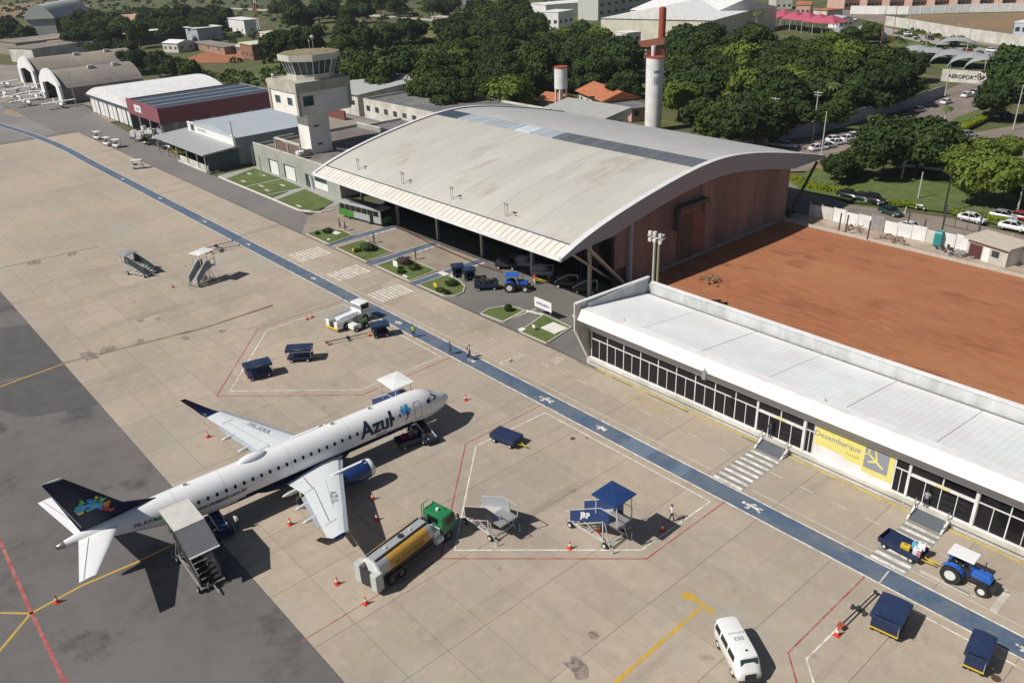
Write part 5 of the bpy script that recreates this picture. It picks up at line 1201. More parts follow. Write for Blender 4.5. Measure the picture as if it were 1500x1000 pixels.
# grey flat roofs right of the tower
gb('service_building', 'long grey roofed service building behind the control tower', (-214, 127), (-178, 139), 15, 5, M_wallold, M_flat, 'parapet', win=(9, 1, 1.6, 1.6, 2.2, 3)) if 0 else None
def wb(name, label, x0, y0, x1, y1, h, wall, roof, cat='building', kind='parapet', win=None, a=0):
    t = thing(name, label, cat, (x0, y0, -.1), a); w, d = x1-x0, y1-y0
    b = B(); b.box(0, 0, 0, w, d, h); b.build('wall', wall, t); b = B()
    if kind == 'parapet':
        b.box(.3, .3, h+.0, w-.3, d-.3, h+.1); b.build('roof', roof, t)
        for q in ((0, 0, w, .3), (0, d-.3, w, d), (0, .31, .3, d-.31), (w-.3, .31, w, d-.31)): b = B(); b.box(q[0], q[1], h+.01, q[2], q[3], h+.6); b.build('parapet', wall, t)
    elif kind == 'shed':
        b.add([(-.6, -.6, h), (w+.6, -.6, h), (w+.6, d+.6, h+1.6), (-.6, d+.6, h+1.6), (w+.6, d+.6, h), (-.6, d+.6, h)], [(0, 1, 2, 3), (1, 4, 2), (0, 3, 5), (3, 2, 4, 5)]); b.build('roof', roof, t)
    elif kind == 'slab': b.box(-.6, -.6, h+.01, w+.6, d+.6, h+.3); b.build('roof', roof, t)
    if win:
        n, ww, wh, z0 = win
        for i in range(n): b = B(); u = w*(i+.5)/n; b.box(u-ww/2, -.06, z0, u+ww/2, .02, z0+wh); b.build('window', M_window, t)
        k = max(1, int(n*d/w))
        for i in range(k): b = B(); u = d*(i+.5)/k; b.box(w-.02, u-ww/2, z0, w+.06, u+ww/2, z0+wh); b.build('window', M_window, t)
    return t
wb('annex_building', 'flat dark roofed annex with pale kerb behind the control tower base', -176, 104.5, -138, 117, 4.2, M_wallold, M_flat)
wb('service_building', 'long dark flat roofed service building behind the annex', -205, 124, -152, 146, 4.8, M_wallold, M_flat, win=(12, 1.8, 1.4, 2.2))
wb('service_building', 'small block with a pale grey sloping roof left of the long service building', -228, 124, -208, 150, 6.0, M_wallold, mat('pale_slope_roof', (.40, .41, .40), .7, var=.07, scale=.3), kind='shed', win=(4, 1.5, 1.2, 3))
wb('boundary_wall', 'cream boundary wall with brown capping behind the tower building', -178, 119, -138, 119.5, 2.4, M_cream, M_kerb, 'wall', 'none')
wb('boundary_wall', 'old red topped wall behind the control tower', -232, 118, -206, 118.5, 2.6, mat('brick_wall', (.16, .06, .05), .9, var=.15, scale=1), M_kerb, 'wall', 'none')
wb('shop_row', 'narrow glazed shop front under a blue awning beside the annex', -152, 120.5, -141, 124, 3.2, M_wallold, M_lroof, 'building', 'slab', win=(6, 1.2, 1.6, .9))
# gatehouse, houses in the grove
wb('gate_building', 'low white building with grey corrugated roof beside the tall water tower', -158, 147, -137, 158, 4.0, M_wallold, mat('grey_corrugated', (.36, .36, .34), .8, var=.07, scale=.5), kind='shed', win=(4, 1.2, 1, 2))
gb('tiled_house', 'house with a bright orange tiled roof in the grove', (848, 152), (884, 168), 10, 3.6, M_wallold, M_tile, 'gablex', 1.0, win=(4, 1, 1.1, 1.1, 1.4, 3), rise=2.2)
gb('tiled_house', 'small house with a brown tiled roof left of the short water tank', (790, 162), (815, 166), 7, 3.2, M_wallold, M_tile, 'gablex', .8, rise=1.5)
gb('pink_block', 'pinkish low block at the foot of the short water tank', (808, 172), (838, 178), 7, 3.0, M_pink, mat('pink_roof', (.50, .36, .32), .85), 'flat', .2)
gb('white_cabin', 'small white cabin among the grove trees', (919, 76), (938, 74), 8, 7, M_wall, M_wall, 'flat', .2, win=(2, 1, 1.2, 1.2, 4.5, 3))
gb('brick_house', 'house with a dark red tiled roof behind the tall water tower', (946, 94), (978, 88), 7, 6, M_wallold, mat('dull_red_tile', (.25, .085, .05), .85, var=.2, scale=.7), 'gablex', .8, win=(4, 1, 1.3, 1.3, 3, 3), rise=1.8)
gb('pale_house', 'white house with two small windows at the left of the big warehouse', (792, 46), (818, 47), 14, 9, M_wall, M_wall, 'flat', .2, win=(3, 1, 1.8, 1.6, 4, 3))
gb('pale_hall', 'long white hall beside the green pitch', (800, 24), (872, 18), 20, 6, M_wall, M_wall, 'flat', .3)
gb('apartment_block', 'long pale apartment block with rows of windows above the big warehouse', (876, 30), (1010, 8), 14, 20, M_greywall if 0 else mat('pale_block', (.50, .50, .47), .8, var=.06, scale=.1), M_wall, 'flat', .3, win=(14, 4, 3.0, 1.5, 3, 4.2))
WT, w = gb('big_warehouse', 'huge cream warehouse with a white ridged roof behind the grove', (880, 62), (1040, 68), 45, 10, M_cream, M_wall, 'gable', .4, rise=4.5)
gb('big_warehouse', 'white roofed warehouse wing right of the huge cream warehouse', (1036, 58), (1135, 44), 50, 10, M_cream, M_wall, 'gable', .4, rise=5)
# magenta market canopies
for i, (px, py) in enumerate(((1142, 40), (1160, 43), (1178, 45), (1196, 48), (1212, 50))):
    g = G(px, py); t = thing('market_canopy', '%s of the magenta canopies right of the white warehouse' % ('first from the left', 'second from the left', 'middle one', 'fourth from the left', 'last')[i], 'canopy', (g.x, g.y, -.2)); b = B()
    b.add([(-5.5, -5, 5), (5.5, -5, 5), (5.5, 9, 5), (-5.5, 9, 5), (0, 2, 8)], [(0, 1, 4), (1, 2, 4), (2, 3, 4), (3, 0, 4)]); b.build('cover', M_magenta, t)
    b = B(); [b.cyl((u, v, 0), (u, v, 5), .15, n=6) for u in (-5, 5) for v in (-4.5, 8.5)]; o = b.build('post', M_alu, t); o['kind'] = 'stuff'
# pink apartment blocks on the horizon line at the right
for i in range(9):
    px = 1236+i*33; gb('apartment_block', 'pink apartment block, %s from the left along the white wall' % ('first', 'second', 'third', 'fourth', 'fifth', 'sixth', 'seventh', 'eighth', 'ninth')[i], (px, 15-(i*.8)), (px+24, 13-i*.8), 14, 12, M_pink, M_tile, 'flat', .4, win=(4, 3, 2.2, 1.6, 1.8, 3.6))
def wall_line(name, label, pts, h, m_, w=.25, world=False, z=-.2, cat='wall'):
    P_ = [Vector((*p, z)) if world else G(p[0], p[1], 0)+Vector((0, 0, z)) for p in pts]; t = thing(name, label, cat, P_[0])
    for a, c in zip(P_, P_[1:]):
        b = B(); b.bar(a+Vector((0, 0, h/2)), c+Vector((0, 0, h/2)), w, h); P(b, 'wall_section', m_, t)
        n = int((c-a).length/6)
        for k in range(1, n):
            q = a.lerp(c, k/n); b = B(); b.box(q.x-.2, q.y-.2, z, q.x+.2, q.y+.2, z+h+.15); P(b, 'pier', m_, t)
    return t
wall_line('boundary_wall', 'long white wall below the pink apartment blocks', [(1245, 20), (1330, 21), (1420, 18), (1560, 15)], 4, M_wall)
wall_line('boundary_wall', 'white wall between the brown lot and the avenue', [(1296, 37), (1330, 42), (1400, 55), (1500, 70), (1580, 80)], 4.2, M_wallold)
wall_line('boundary_wall', 'long grey wall along the side street at the foot of the grove', [(1128, 208), (1180, 200), (1235, 184), (1290, 168), (1340, 156), (1382, 141)], 3.2, mat('grey_stucco', (.32, .33, .37), .85, var=.08, scale=.3))
wall_line('boundary_wall', 'pinkish wall behind the palm in the grove', [(1158, 182), (1200, 190)], 2.4, M_pink)
wall_line('boundary_wall', 'white gate wall beside the first street pole', [(1090, 208), (1124, 214)], 3.0, M_wall)
MW = wall_line('painted_wall', 'white wall with dark painted lettering at the end of the side street', [(1378, 118), (1450, 124)], 3.6, M_wallold)
pa, pb = G(1378, 118), G(1450, 124); dd = (pb-pa).normalized()
text('lettering', 'AEROPORTO', 1.6, M_window, MW, (pa+dd*(pb-pa).length*.48+Vector((dd.y, -dd.x, 0))*.25+Vector((0, 0, 1.5)))-MW.location, (dd.x, dd.y, 0), (0, 0, 1), .03)
# tunnel greenhouses / domed stands
def dome(px, py, w, d, h, lb):
    g = G(px, py); t = thing('shade_tunnel', lb, 'shelter', (g.x, g.y, -.2), R(20)); b = B(); n = 10; v = []
    for i in range(n+1):
        a = math.pi*i/n
        for y, k in ((0, .75), (d*.3, 1), (d*.7, 1), (d, .75)): v.append((-w/2*math.cos(a), y, h*math.sin(a)*k))
    b.add(v, [(4*i+j, 4*i+j+1, 4*i+j+5, 4*i+j+4) for i in range(n) for j in range(3)]); o = b.build('cover', mat('shade_cloth', (.30, .31, .32), .8, var=.1, scale=.4), t, smooth=True)
    b = B()
    for i in range(2): b.cyl((-w/2+w*i, 0, 0), (-w/2+w*i, d, .2), .15, n=6)
    b.build('rail', M_alu, t)
for i, q in enumerate(((1232, 62, 15, 14, 5), (1265, 60, 15, 14, 5.5), (1340, 86, 13, 10, 4), (1362, 90, 13, 10, 4), (1392, 95, 13, 10, 4.5), (1420, 100, 13, 10, 4.5), (1445, 103, 13, 10, 4.5), (1400, 70, 14, 8, 3.5))):
    dome(*q, '%s of the grey arched shade tunnels beside the pitch' % ('first', 'second', 'third', 'fourth', 'fifth', 'sixth', 'seventh', 'rearmost')[i])
gb('blue_house', 'small white and blue house on the brown lot at the right edge', (1480, 66), (1512, 68), 10, 8, mat('pale_blue_wall', (.45, .52, .56), .8), M_wall, 'flat', .2, win=(3, 2, 1.6, 1.5, 1.5, 3.6))
# far left sheds and houses
gb('curved_shed', 'large shed with a pale curved roof at the far left', (45, 52), (85, 50), 60, 9, mat('shed_wall', (.36, .36, .38), .8, var=.1, scale=.1), mat('pale_curved_roof', (.50, .52, .50), .7, var=.06, scale=.1), 'barrel', 1, rise=8)
gb('long_shed', 'long white roofed shed with dark green eaves', (190, 68), (285, 56), 16, 6, mat('dark_eaves', (.07, .08, .07), .8), M_wall, 'flat', 1, win=(12, 1, 3, 2, 2, 3))
gb('long_shed', 'pale blue block at the right end of the long shed', (292, 62), (328, 58), 16, 6.5, mat('bluish_wall', (.38, .42, .47), .8), M_wall, 'flat', .6)
gb('tiled_shed', 'shed with an orange tiled roof behind the dark trees at the far left', (182, 46), (216, 44), 16, 6, M_navy2 if 0 else M_bluegrey, mat('salmon_roof', (.50, .30, .2), .85), 'gablex', 1, rise=3)
for i, (a, c, d, h, wl, rf, lb) in enumerate((((60, 76), (98, 78), 14, 5, M_wallold, M_pink, 'small pinkish roofed house behind the old hangars'), ((130, 62), (180, 60), 10, 4, M_wallold, M_lroof, 'low pale shed behind the dark tree clump'), ((220, 48), (255, 46), 14, 4, M_wallold, M_lroof, 'low grey roofed house right of the tiled shed'),
        ((0, 78), (28, 82), 26, 6, M_oldroof2, M_oldroof2, 'wide beige roofed hangar at the left frame edge'), ((18, 90), (52, 92), 30, 6, M_wallold, M_oldroof, 'grey roofed hangar left of the old pair'), ((337, 46), (360, 50), 8, 7, M_wall, M_wall, 'small white two storey house behind the mast'),
        ((354, 84), (372, 88), 12, 6, mat('raw_brick', (.25, .13, .08), .9, var=.15), M_cream, 'unfinished brown brick building near the red and white mast'), ((384, 74), (400, 78), 6, 8, M_cream, M_cream, 'cream cube building behind the unfinished brick one'), ((497, 78), (524, 77), 9, 5, M_bluegrey, M_lroof, 'bluish house standing alone on the green field'),
        ((560, 155), (600, 168), 8, 4.2, M_wallold, M_lroof, 'grey annex near the service building roofs'), ((110, 62), (128, 64), 8, 4, M_wallold, M_oldroof, 'little shed left of the low pale shed'), ((284, 72), (330, 80), 8, 3, M_debris, M_oldroof, 'low worksite shed on the red soil patch'),
        ((632, 30), (662, 33), 6, 2, M_kerb, M_kerb, 'long low concrete slab at the field edge'), ((655, 8), (690, 6), 14, 6, M_wall, M_wall, 'white house at the top edge of the wood'), ((900, 170), (925, 178), 6, 3, M_pink, M_flat, 'low dark roofed shed right of the pinkish block'))):
    gb('shed', lb, a, c, d, h, wl, rf, 'flat' if i not in (3, 4) else 'gable', .4, win=(3, 1, 1.4, 1.2, 1.5, 3) if d < 20 else None)
for i, (a, c, d, h, wl, rf, lb) in enumerate((((240, 76), (262, 77), 10, 4, M_wallold, M_wall, 'little white roofed shed right of the long white sheds'), ((196, 56), (214, 55), 8, 4, M_pink, M_tile, 'small pink house with a tiled roof beyond the sheds'), ((70, 66), (86, 67), 9, 4, M_wallold, M_lroof, 'pale roofed shed left of the pinkish roofed house'),
        ((150, 70), (172, 69), 9, 4, M_wallold, M_wall, 'white roofed shed in the middle of the far sheds'), ((116, 70), (140, 70), 9, 4, M_bluegrey, M_lroof, 'bluish shed beside the dark tree clump'), ((300, 44), (318, 45), 9, 4, M_wallold, M_kerb, 'pale hut at the field edge beyond the sheds'), ((345, 78), (356, 80), 6, 3, M_debris, M_kerb, 'low beige hut on the red soil patch'),
        ((1190, 30), (1210, 32), 10, 5, M_wallold, M_tile, 'tiled house right of the magenta canopies'), ((1165, 22), (1186, 22), 12, 5, M_pink, M_tile, 'pinkish tiled house above the magenta canopies'), ((1136, 14), (1160, 13), 14, 6, M_wallold, M_lroof, 'grey roofed house at the top edge above the canopies'), ((1212, 40), (1228, 42), 8, 4, M_wall, M_lroof, 'white kiosk by the avenue bend'), ((1060, 10), (1090, 8), 14, 6, M_wallold, M_tile, 'tiled roof house above the white warehouse wing'))):
    gb('small_building', lb, a, c, d, h, wl, rf, 'flat' if i % 2 else 'gablex', .4, win=(3, 1, 1.3, 1.1, 1.5, 3))
# hut on the works strip
HT, w = gb('site_hut', 'beige roofed site hut standing on the works strip by the rear street', (1414, 373), (1472, 392), 4.2, 2.6, M_wallold, mat('hut_roof', (.50, .44, .36), .85, var=.06), 'flat', .5)
b = B(); b.box(.4, -.06, 0, 2.4, .02, 2.2); b.build('open_bay', mat('hut_dark', (.10, .03, .03), .8), HT); b = B(); b.box(3.9, -.06, 1.2, 5.0, .02, 2.1); b.build('window', M_window, HT); b = B(); b.box(2.6, -.07, 0, 3.6, .02, 2.2); b.build('door', M_wp, HT)
# worksite fence of white sheets between the dirt field and the street
FN = thing('site_fence', 'white metal sheet fence along the rear street', 'fence', (-66, 126.4, 0))
x = -68.5; i = 0
while x < 20:
    if not (-58.6 < x < -55.5):
        b = B(); h = 2.0+.15*((i*7) % 3); b.box(x, 126.35+.04*(i % 2), 0, x+2.1, 126.41+.04*(i % 2), h); P(b, 'fence_sheet', M_wallold if i % 4 == 1 else M_wall, FN)
    else:
        b = B(); b.box(x, 126.2, 0, x+2.1, 126.26, 2.6); P(b, 'rusty_sheet', mat('grey_sheet', (.28, .27, .26), .7, var=.2, scale=2), FN)
    b = B(); b.box(x-.06, 126.44, 0, x+.06, 126.56, 2.4); P(b, 'fence_post', M_kerb, FN); x += 2.2; i += 1
for i, (px, py) in enumerate(((1228, 340), (1238, 343), (1270, 352), (1327, 340), (1350, 350))):
    g = G(px, py); t = thing('timber_post', ('leftmost dark timber post on the works strip', 'second dark timber post on the works strip', 'dark timber post left of the grey sheets', 'post behind the white sheets', 'thin post right of the grey sheets')[i], 'post', g); b = B(); b.cyl((0, 0, 0), (.1, 0, 3.2), .12, n=6); b.build('shaft', M_bark, t); b = B(); b.box(-.2, -.2, 0, .3, .2, .15); b.build('footing', M_kerb, t)
g = G(1373, 360); t = thing('portable_toilet', 'teal portable toilet on the works strip', 'toilet', g); b = B(); b.box(-.55, -.55, 0, .55, .55, 2.1); b.build('cabin', M_teal, t, bevel=.06); b = B(); b.box(-.6, -.6, 2.1, .6, .6, 2.3, top=.8); b.build('roof', M_teal, t); b = B(); b.box(-.4, -.58, .1, .4, -.55, 1.95); b.build('door', mat('teal_dark', (.03, .22, .23), .5), t)
g = G(1402, 365); t = thing('billboard_frame', 'tall open steel billboard frame behind the works strip', 'frame', (g.x-1, g.y+2.5, 0)); b = B()
for u in (-2.6, 2.6): b.cyl((u, 0, 0), (u, 0, 5.6), .14, n=6)
for z in (2.4, 4.0, 5.5): b.bar((-2.6, 0, z), (2.6, 0, z), .09)
for u in (-.9, .9): b.bar((u, 0, 2.4), (u, 0, 5.5), .08)
b.build('frame', MATS['dark_steel'], t); b = B(); b.bar((-2.6, 0, .2), (-1.6, 1.6, .1), .1); b.build('stay', MATS['dark_steel'], t)
rs = random.Random(3)
for i, (px, py, lb) in enumerate(((1248, 335, 'brown rubble heap beside the white fence sheets'), (1315, 355, 'rubble heap below the white car'), (1385, 368, 'heap of dark scrap by the teal toilet'), (1405, 375, 'heap of blue and grey scrap left of the hut'), (1300, 350, 'heap of planks and sand below the grey sheets'), (1040, 412, 'small pile of planks at the edge of the dirt field'))):
    g = G(px, py); b = B()
    for k in range(26):
        x, y = rs.gauss(0, .8), rs.gauss(0, .5); s_ = rs.uniform(.12, .35); z = max(0, .5-abs(x)*.3)
        b.bar((g.x+x, g.y+y, z), (g.x+x+s_*2*rs.uniform(-1, 1), g.y+y+s_*rs.uniform(-1, 1), z+s_), s_, s_*.5)
    o = b.build('rubble_heap', [M_debris, M_debris, M_blackp, M_bluegrey, M_debris, M_soil][i]); o['kind'] = 'stuff'; o['label'] = lb; o['category'] = 'rubble'
# water towers, masts, poles
g = G(956, 190); t = thing('water_tower', 'tall white cylindrical water tower with rusty rail behind the hangar', 'water tower', (g.x, g.y, 0))
b = B(); b.cyl((0, 0, 0), (0, 0, 17.2), 2.0, 2.2, n=32); b.build('shaft', M_wall, t, smooth=True); smooth_by(t.children[-1])
b = B(); b.cyl((0, 0, 17.2), (0, 0, 17.35), 2.3, n=32); b.build('top_rim', M_rust, t)
b = B()
for k in range(12):
    a = k*math.pi/6; b.cyl((2.1*math.cos(a), 2.1*math.sin(a), 17.3), (2.1*math.cos(a), 2.1*math.sin(a), 18.6), .05, n=5); a2 = a+math.pi/6
    for z in (17.9, 18.6): b.bar((2.1*math.cos(a), 2.1*math.sin(a), z), (2.1*math.cos(a2), 2.1*math.sin(a2), z), .07)
b.build('rail', M_rust, t)
va = math.atan2(-g.y, -g.x)+.10
def on_cyl(u, z, r=2.19): return (r*math.cos(va+u/r), r*math.sin(va+u/r), z)
for k in range(3):
    b = B(); u = -.35+.45*k; b.add([on_cyl(u, 11.2), on_cyl(u+.2, 11.2), on_cyl(u+.2, 12.9), on_cyl(u, 12.9)], [(0, 1, 2, 3)]); b.build('slot', M_inkg, t)
for k in range(4):
    b = B(); u = -.45+.36*k; b.add([on_cyl(u, 13.8), on_cyl(u+.26, 13.8), on_cyl(u+.26, 14.4), on_cyl(u, 14.4)], [(0, 1, 2, 3)]); b.build('painted_mark', mat('paint_bluegrey', (.13, .18, .25), .7), t)
b = B(); b.cyl((-1.2, .6, 17), (-1.2, .6, 19.6), .5, n=14); b.build('vent_drum', M_wall, t)
g = G(1004, 62); t = thing('red_tank', 'tall rust red cylindrical tank rising behind the white water tower', 'water tower', (g.x+3, g.y-20, -.2)); b = B(); b.cyl((0, 0, 0), (0, 0, 15.6), 1.5, n=24); b.build('shaft', M_rust, t, smooth=True); smooth_by(t.children[-1]); b = B(); b.cyl((0, 0, 15.6), (0, 0, 16), 1.1, n=20); b.build('top_hatch', M_rust, t)
g = G(822, 168); t = thing('water_tank', 'short white elevated water tank on concrete legs', 'water tank', (g.x, g.y, 0)); b = B(); b.cyl((0, 0, 7), (0, 0, 12.4), 1.75, n=24); b.build('tank', M_wall, t, smooth=True); smooth_by(t.children[-1]); b = B(); b.cyl((0, 0, 12.4), (0, 0, 12.7), 1.9, n=24); b.build('lid', M_rust, t)
for k in range(4): b = B(); a = k*math.pi/2+.6; b.box(1.4*math.cos(a)-.22, 1.4*math.sin(a)-.22, 0, 1.4*math.cos(a)+.22, 1.4*math.sin(a)+.22, 7.2); b.build('leg', M_wallold, t)
def pole(px, py, h, lb, kind='street', m_=None, base=None):
    g = G(px, py) if base is None else Vector((*base, 0)); t = thing('pole', lb, 'pole', g); m_ = m_ or M_conc
    b = B(); b.cyl((0, 0, -.2), (0, 0, h), .17, .11, 8); b.build('shaft', m_, t)
    b = B()
    if kind == 'street': b.bar((-1.1, 0, h-.3), (1.1, 0, h-.3), .14); b.bar((-.8, 0, h-.9), (.8, 0, h-.9), .1); b.build('crossarm', m_, t)
    elif kind == 'lamp': b.bar((0, 0, h), (1.6, 0, h+.35), .1); b.build('lamp_arm', m_, t); b = B(); b.box(1.4, -.18, h+.28, 2.2, .18, h+.42); b.build('lamp_head', M_alu, t)
    elif kind == 'plain': b.cyl((0, 0, h), (0, 0, h+.12), .16, n=8); b.build('cap', m_, t)
    return t
pole(1109, 213, 10.2, 'thin plain concrete pole left of the transformer pole', 'plain')
tp = pole(1129, 213, 10.6, 'transformer pole with crossarm by the white gate wall'); b = B(); b.cyl((.4, -.2, 6.6), (.4, -.2, 7.8), .35, n=10); b.build('transformer', M_alu, tp)
pole(1190, 206, 11, 'concrete pole with crossarm by the long grey wall'); pole(1203, 227, 9, 'thin pole by the cars at the hangar corner', 'plain'); pole(1270, 150, 9, 'pole among the flowering trees'); pole(1384, 140, 8, 'pole at the end of the long grey wall', 'plain')
pole(1345, 290, 4.5, 'short lamp post beside the parked motorbike', 'plain'); pole(1484, 190, 10, 'lamp post above the silver car at the right', 'lamp'); pole(1280, 160, 6, 'low street lamp by the grove wall', 'lamp'); pole(1490, 310, 8, 'thin pole at the right edge', 'plain')
pole(1383, 310, 8, 'slender dark pole standing in the hedge gap', 'plain', M_blackp)
pole(1304, 76, 16, 'tall reddish pole right of the grove', 'plain', M_rust); pole(1290, 66, 14, 'shorter reddish pole behind the tall one', 'plain', M_rust)
for i, (px, py, h) in enumerate(((1355, 75, 9), (1415, 80, 10), (1440, 112, 6), (1500, 85, 8), (1330, 44, 8), (1400, 66, 8))): pole(px, py, h, '%s light pole of the avenue and pitch area' % ('pitch side', 'middle', 'small white', 'right edge', 'upper left', 'roadside')[i], 'plain')
pole(349, 243, 10, 'dark lamp pole standing by the grey shed and lawn', 'street', M_metal); pole(372, 240, 4, 'short white post by the tower building corner', 'plain', M_wp); pole(113, 158, 10, 'dark pole beside the nearest old hangar', 'plain', M_metal); pole(385, 263, 5, 'pale green post standing on the lawn', 'plain', mat('post_green', (.25, .45, .25), .6))
pole(663, 160, 8, 'pole with crossarm behind the hangar roof'); pole(590, 150, 5, 'thin roof pole by the service building', 'plain', M_alu); pole(177, 172, 7, 'dark pole at the corner of the white hangar', 'plain', M_metal)
# red and white lattice mast
g = G(383, 62); t = thing('lattice_mast', 'red and white lattice mast beyond the control tower', 'mast', (g.x, g.y, -.2))
for k in range(6):
    b = B(); z0, z1 = 6*k, 6*k+6; r0, r1 = 1.1-.13*k, 1.1-.13*(k+1)
    for q in range(3):
        a, a2 = q*2.094, (q+1)*2.094; p0 = (r0*math.cos(a), r0*math.sin(a), z0); p1 = (r1*math.cos(a), r1*math.sin(a), z1); b.bar(p0, p1, .2)
        b.bar(p0, (r1*math.cos(a2), r1*math.sin(a2), z1), .12); b.bar((r0*math.cos(a2), r0*math.sin(a2), z0), p1, .12)
    b.build('mast_section', M_rust if k % 2 == 0 else M_wp, t)
# floodlight mast at the terminal corner
FM = thing('floodlight_mast', 'twin pole floodlight mast rising behind the end of the terminal roof', 'mast', (-61.3, 76.3, 0))
for u, m_ in ((-.0, M_conc), (.7, mat('mast_green', (.28, .27, .16), .7))): b = B(); b.cyl((u, 0, 0), (u, 0, 11.3), .2, .16, n=10); b.build('shaft', m_, FM)
for k, (u, v, z) in enumerate(((-.5, -.3, 10.4), (.3, -.4, 10.5), (1.1, -.3, 10.4), (-.5, -.3, 11.3), (.3, -.4, 11.4), (1.1, -.3, 11.3), (-.3, .4, 11.1), (.9, .4, 11.0))): b = B(); b.box(u-.22, v-.15, z-.2, u+.22, v+.15, z+.22); b.build('floodlight', M_wallold, FM)
b = B(); b.box(-.9, -.35, 10.8, 1.5, .35, 10.92); b.build('platform', M_alu, FM)
# forecourt sign panel
g = G(796, 464); t = thing('info_board', 'white board with dark blue lettering on the rightmost island', 'sign', (g.x, g.y, .1), R(0)); b = B(); b.box(-1.6, -.06, 1.0, 1.6, .06, 2.3); b.build('panel', M_wp, t)
for u in (-1.3, 1.3): b = B(); b.cyl((u, .08, 0), (u, .08, 1.1), .05, n=6); b.build('leg', M_metal, t)
text('lettering', 'INFRAERO', .52, mat('ink_blue', (.02, .05, .3), .5), t, (0, -.075, 1.62), (1, 0, 0), (0, 0, 1), .01)
for px, py, w, lb in ((580, 394, 1.2, 'white square board on the third island'), (518, 371, .5, 'small yellow marker board on the second island'), (638, 424, .8, 'small yellow marker board on the fourth island'), (782, 484, .5, 'small white marker standing on the rightmost island')):
    g = G(px, py); t = thing('marker_board', lb, 'sign', (g.x, g.y, .1)); m_ = M_wp if 'white' in lb else M_ypaint; b = B(); b.box(-w/2, -.04, .3, w/2, .04, .3+w*.75); b.build('panel', m_, t); b = B(); b.cyl((0, .06, 0), (0, .06, .5), .04, n=5); b.build('leg', M_metal, t)

# ================================================================== VEHICLES AND GROUND EQUIPMENT (local x forward, z up)
WHEELS = {}
def wheel(par, x, y, r, w, rim=.55, rm=None, name='wheel'):
    key = (round(r, 3), round(w, 3), rim, (rm or M_rim).name)
    if key not in WHEELS:
        b = B(); b.cyl((0, -w/2, 0), (0, w/2, 0), r, n=18); a = b.build('t', M_black); b = B(); b.cyl((0, -w/2-.012, 0), (0, w/2+.012, 0), r*rim, n=14); b.cyl((0, -w/2-.03, 0), (0, w/2+.03, 0), r*.14, n=8); c = b.build('r', rm or M_rim)
        WHEELS[key] = (a.data, c.data); bpy.data.objects.remove(a); bpy.data.objects.remove(c)
    a, c = WHEELS[key]; o = bpy.data.objects.new(name, a); COL.objects.link(o); o.parent = par; o.location = (x, y, r); q = bpy.data.objects.new('rim', c); COL.objects.link(q); q.parent = o; return o
def pose(px0, px1):
    a, c = G(*px0), G(*px1); return (a+c)/2, math.atan2(c.y-a.y, c.x-a.x), (c-a).length
def rail(b, pts, w=.05):
    for p, q in zip(pts, pts[1:]): b.bar(p, q, w)
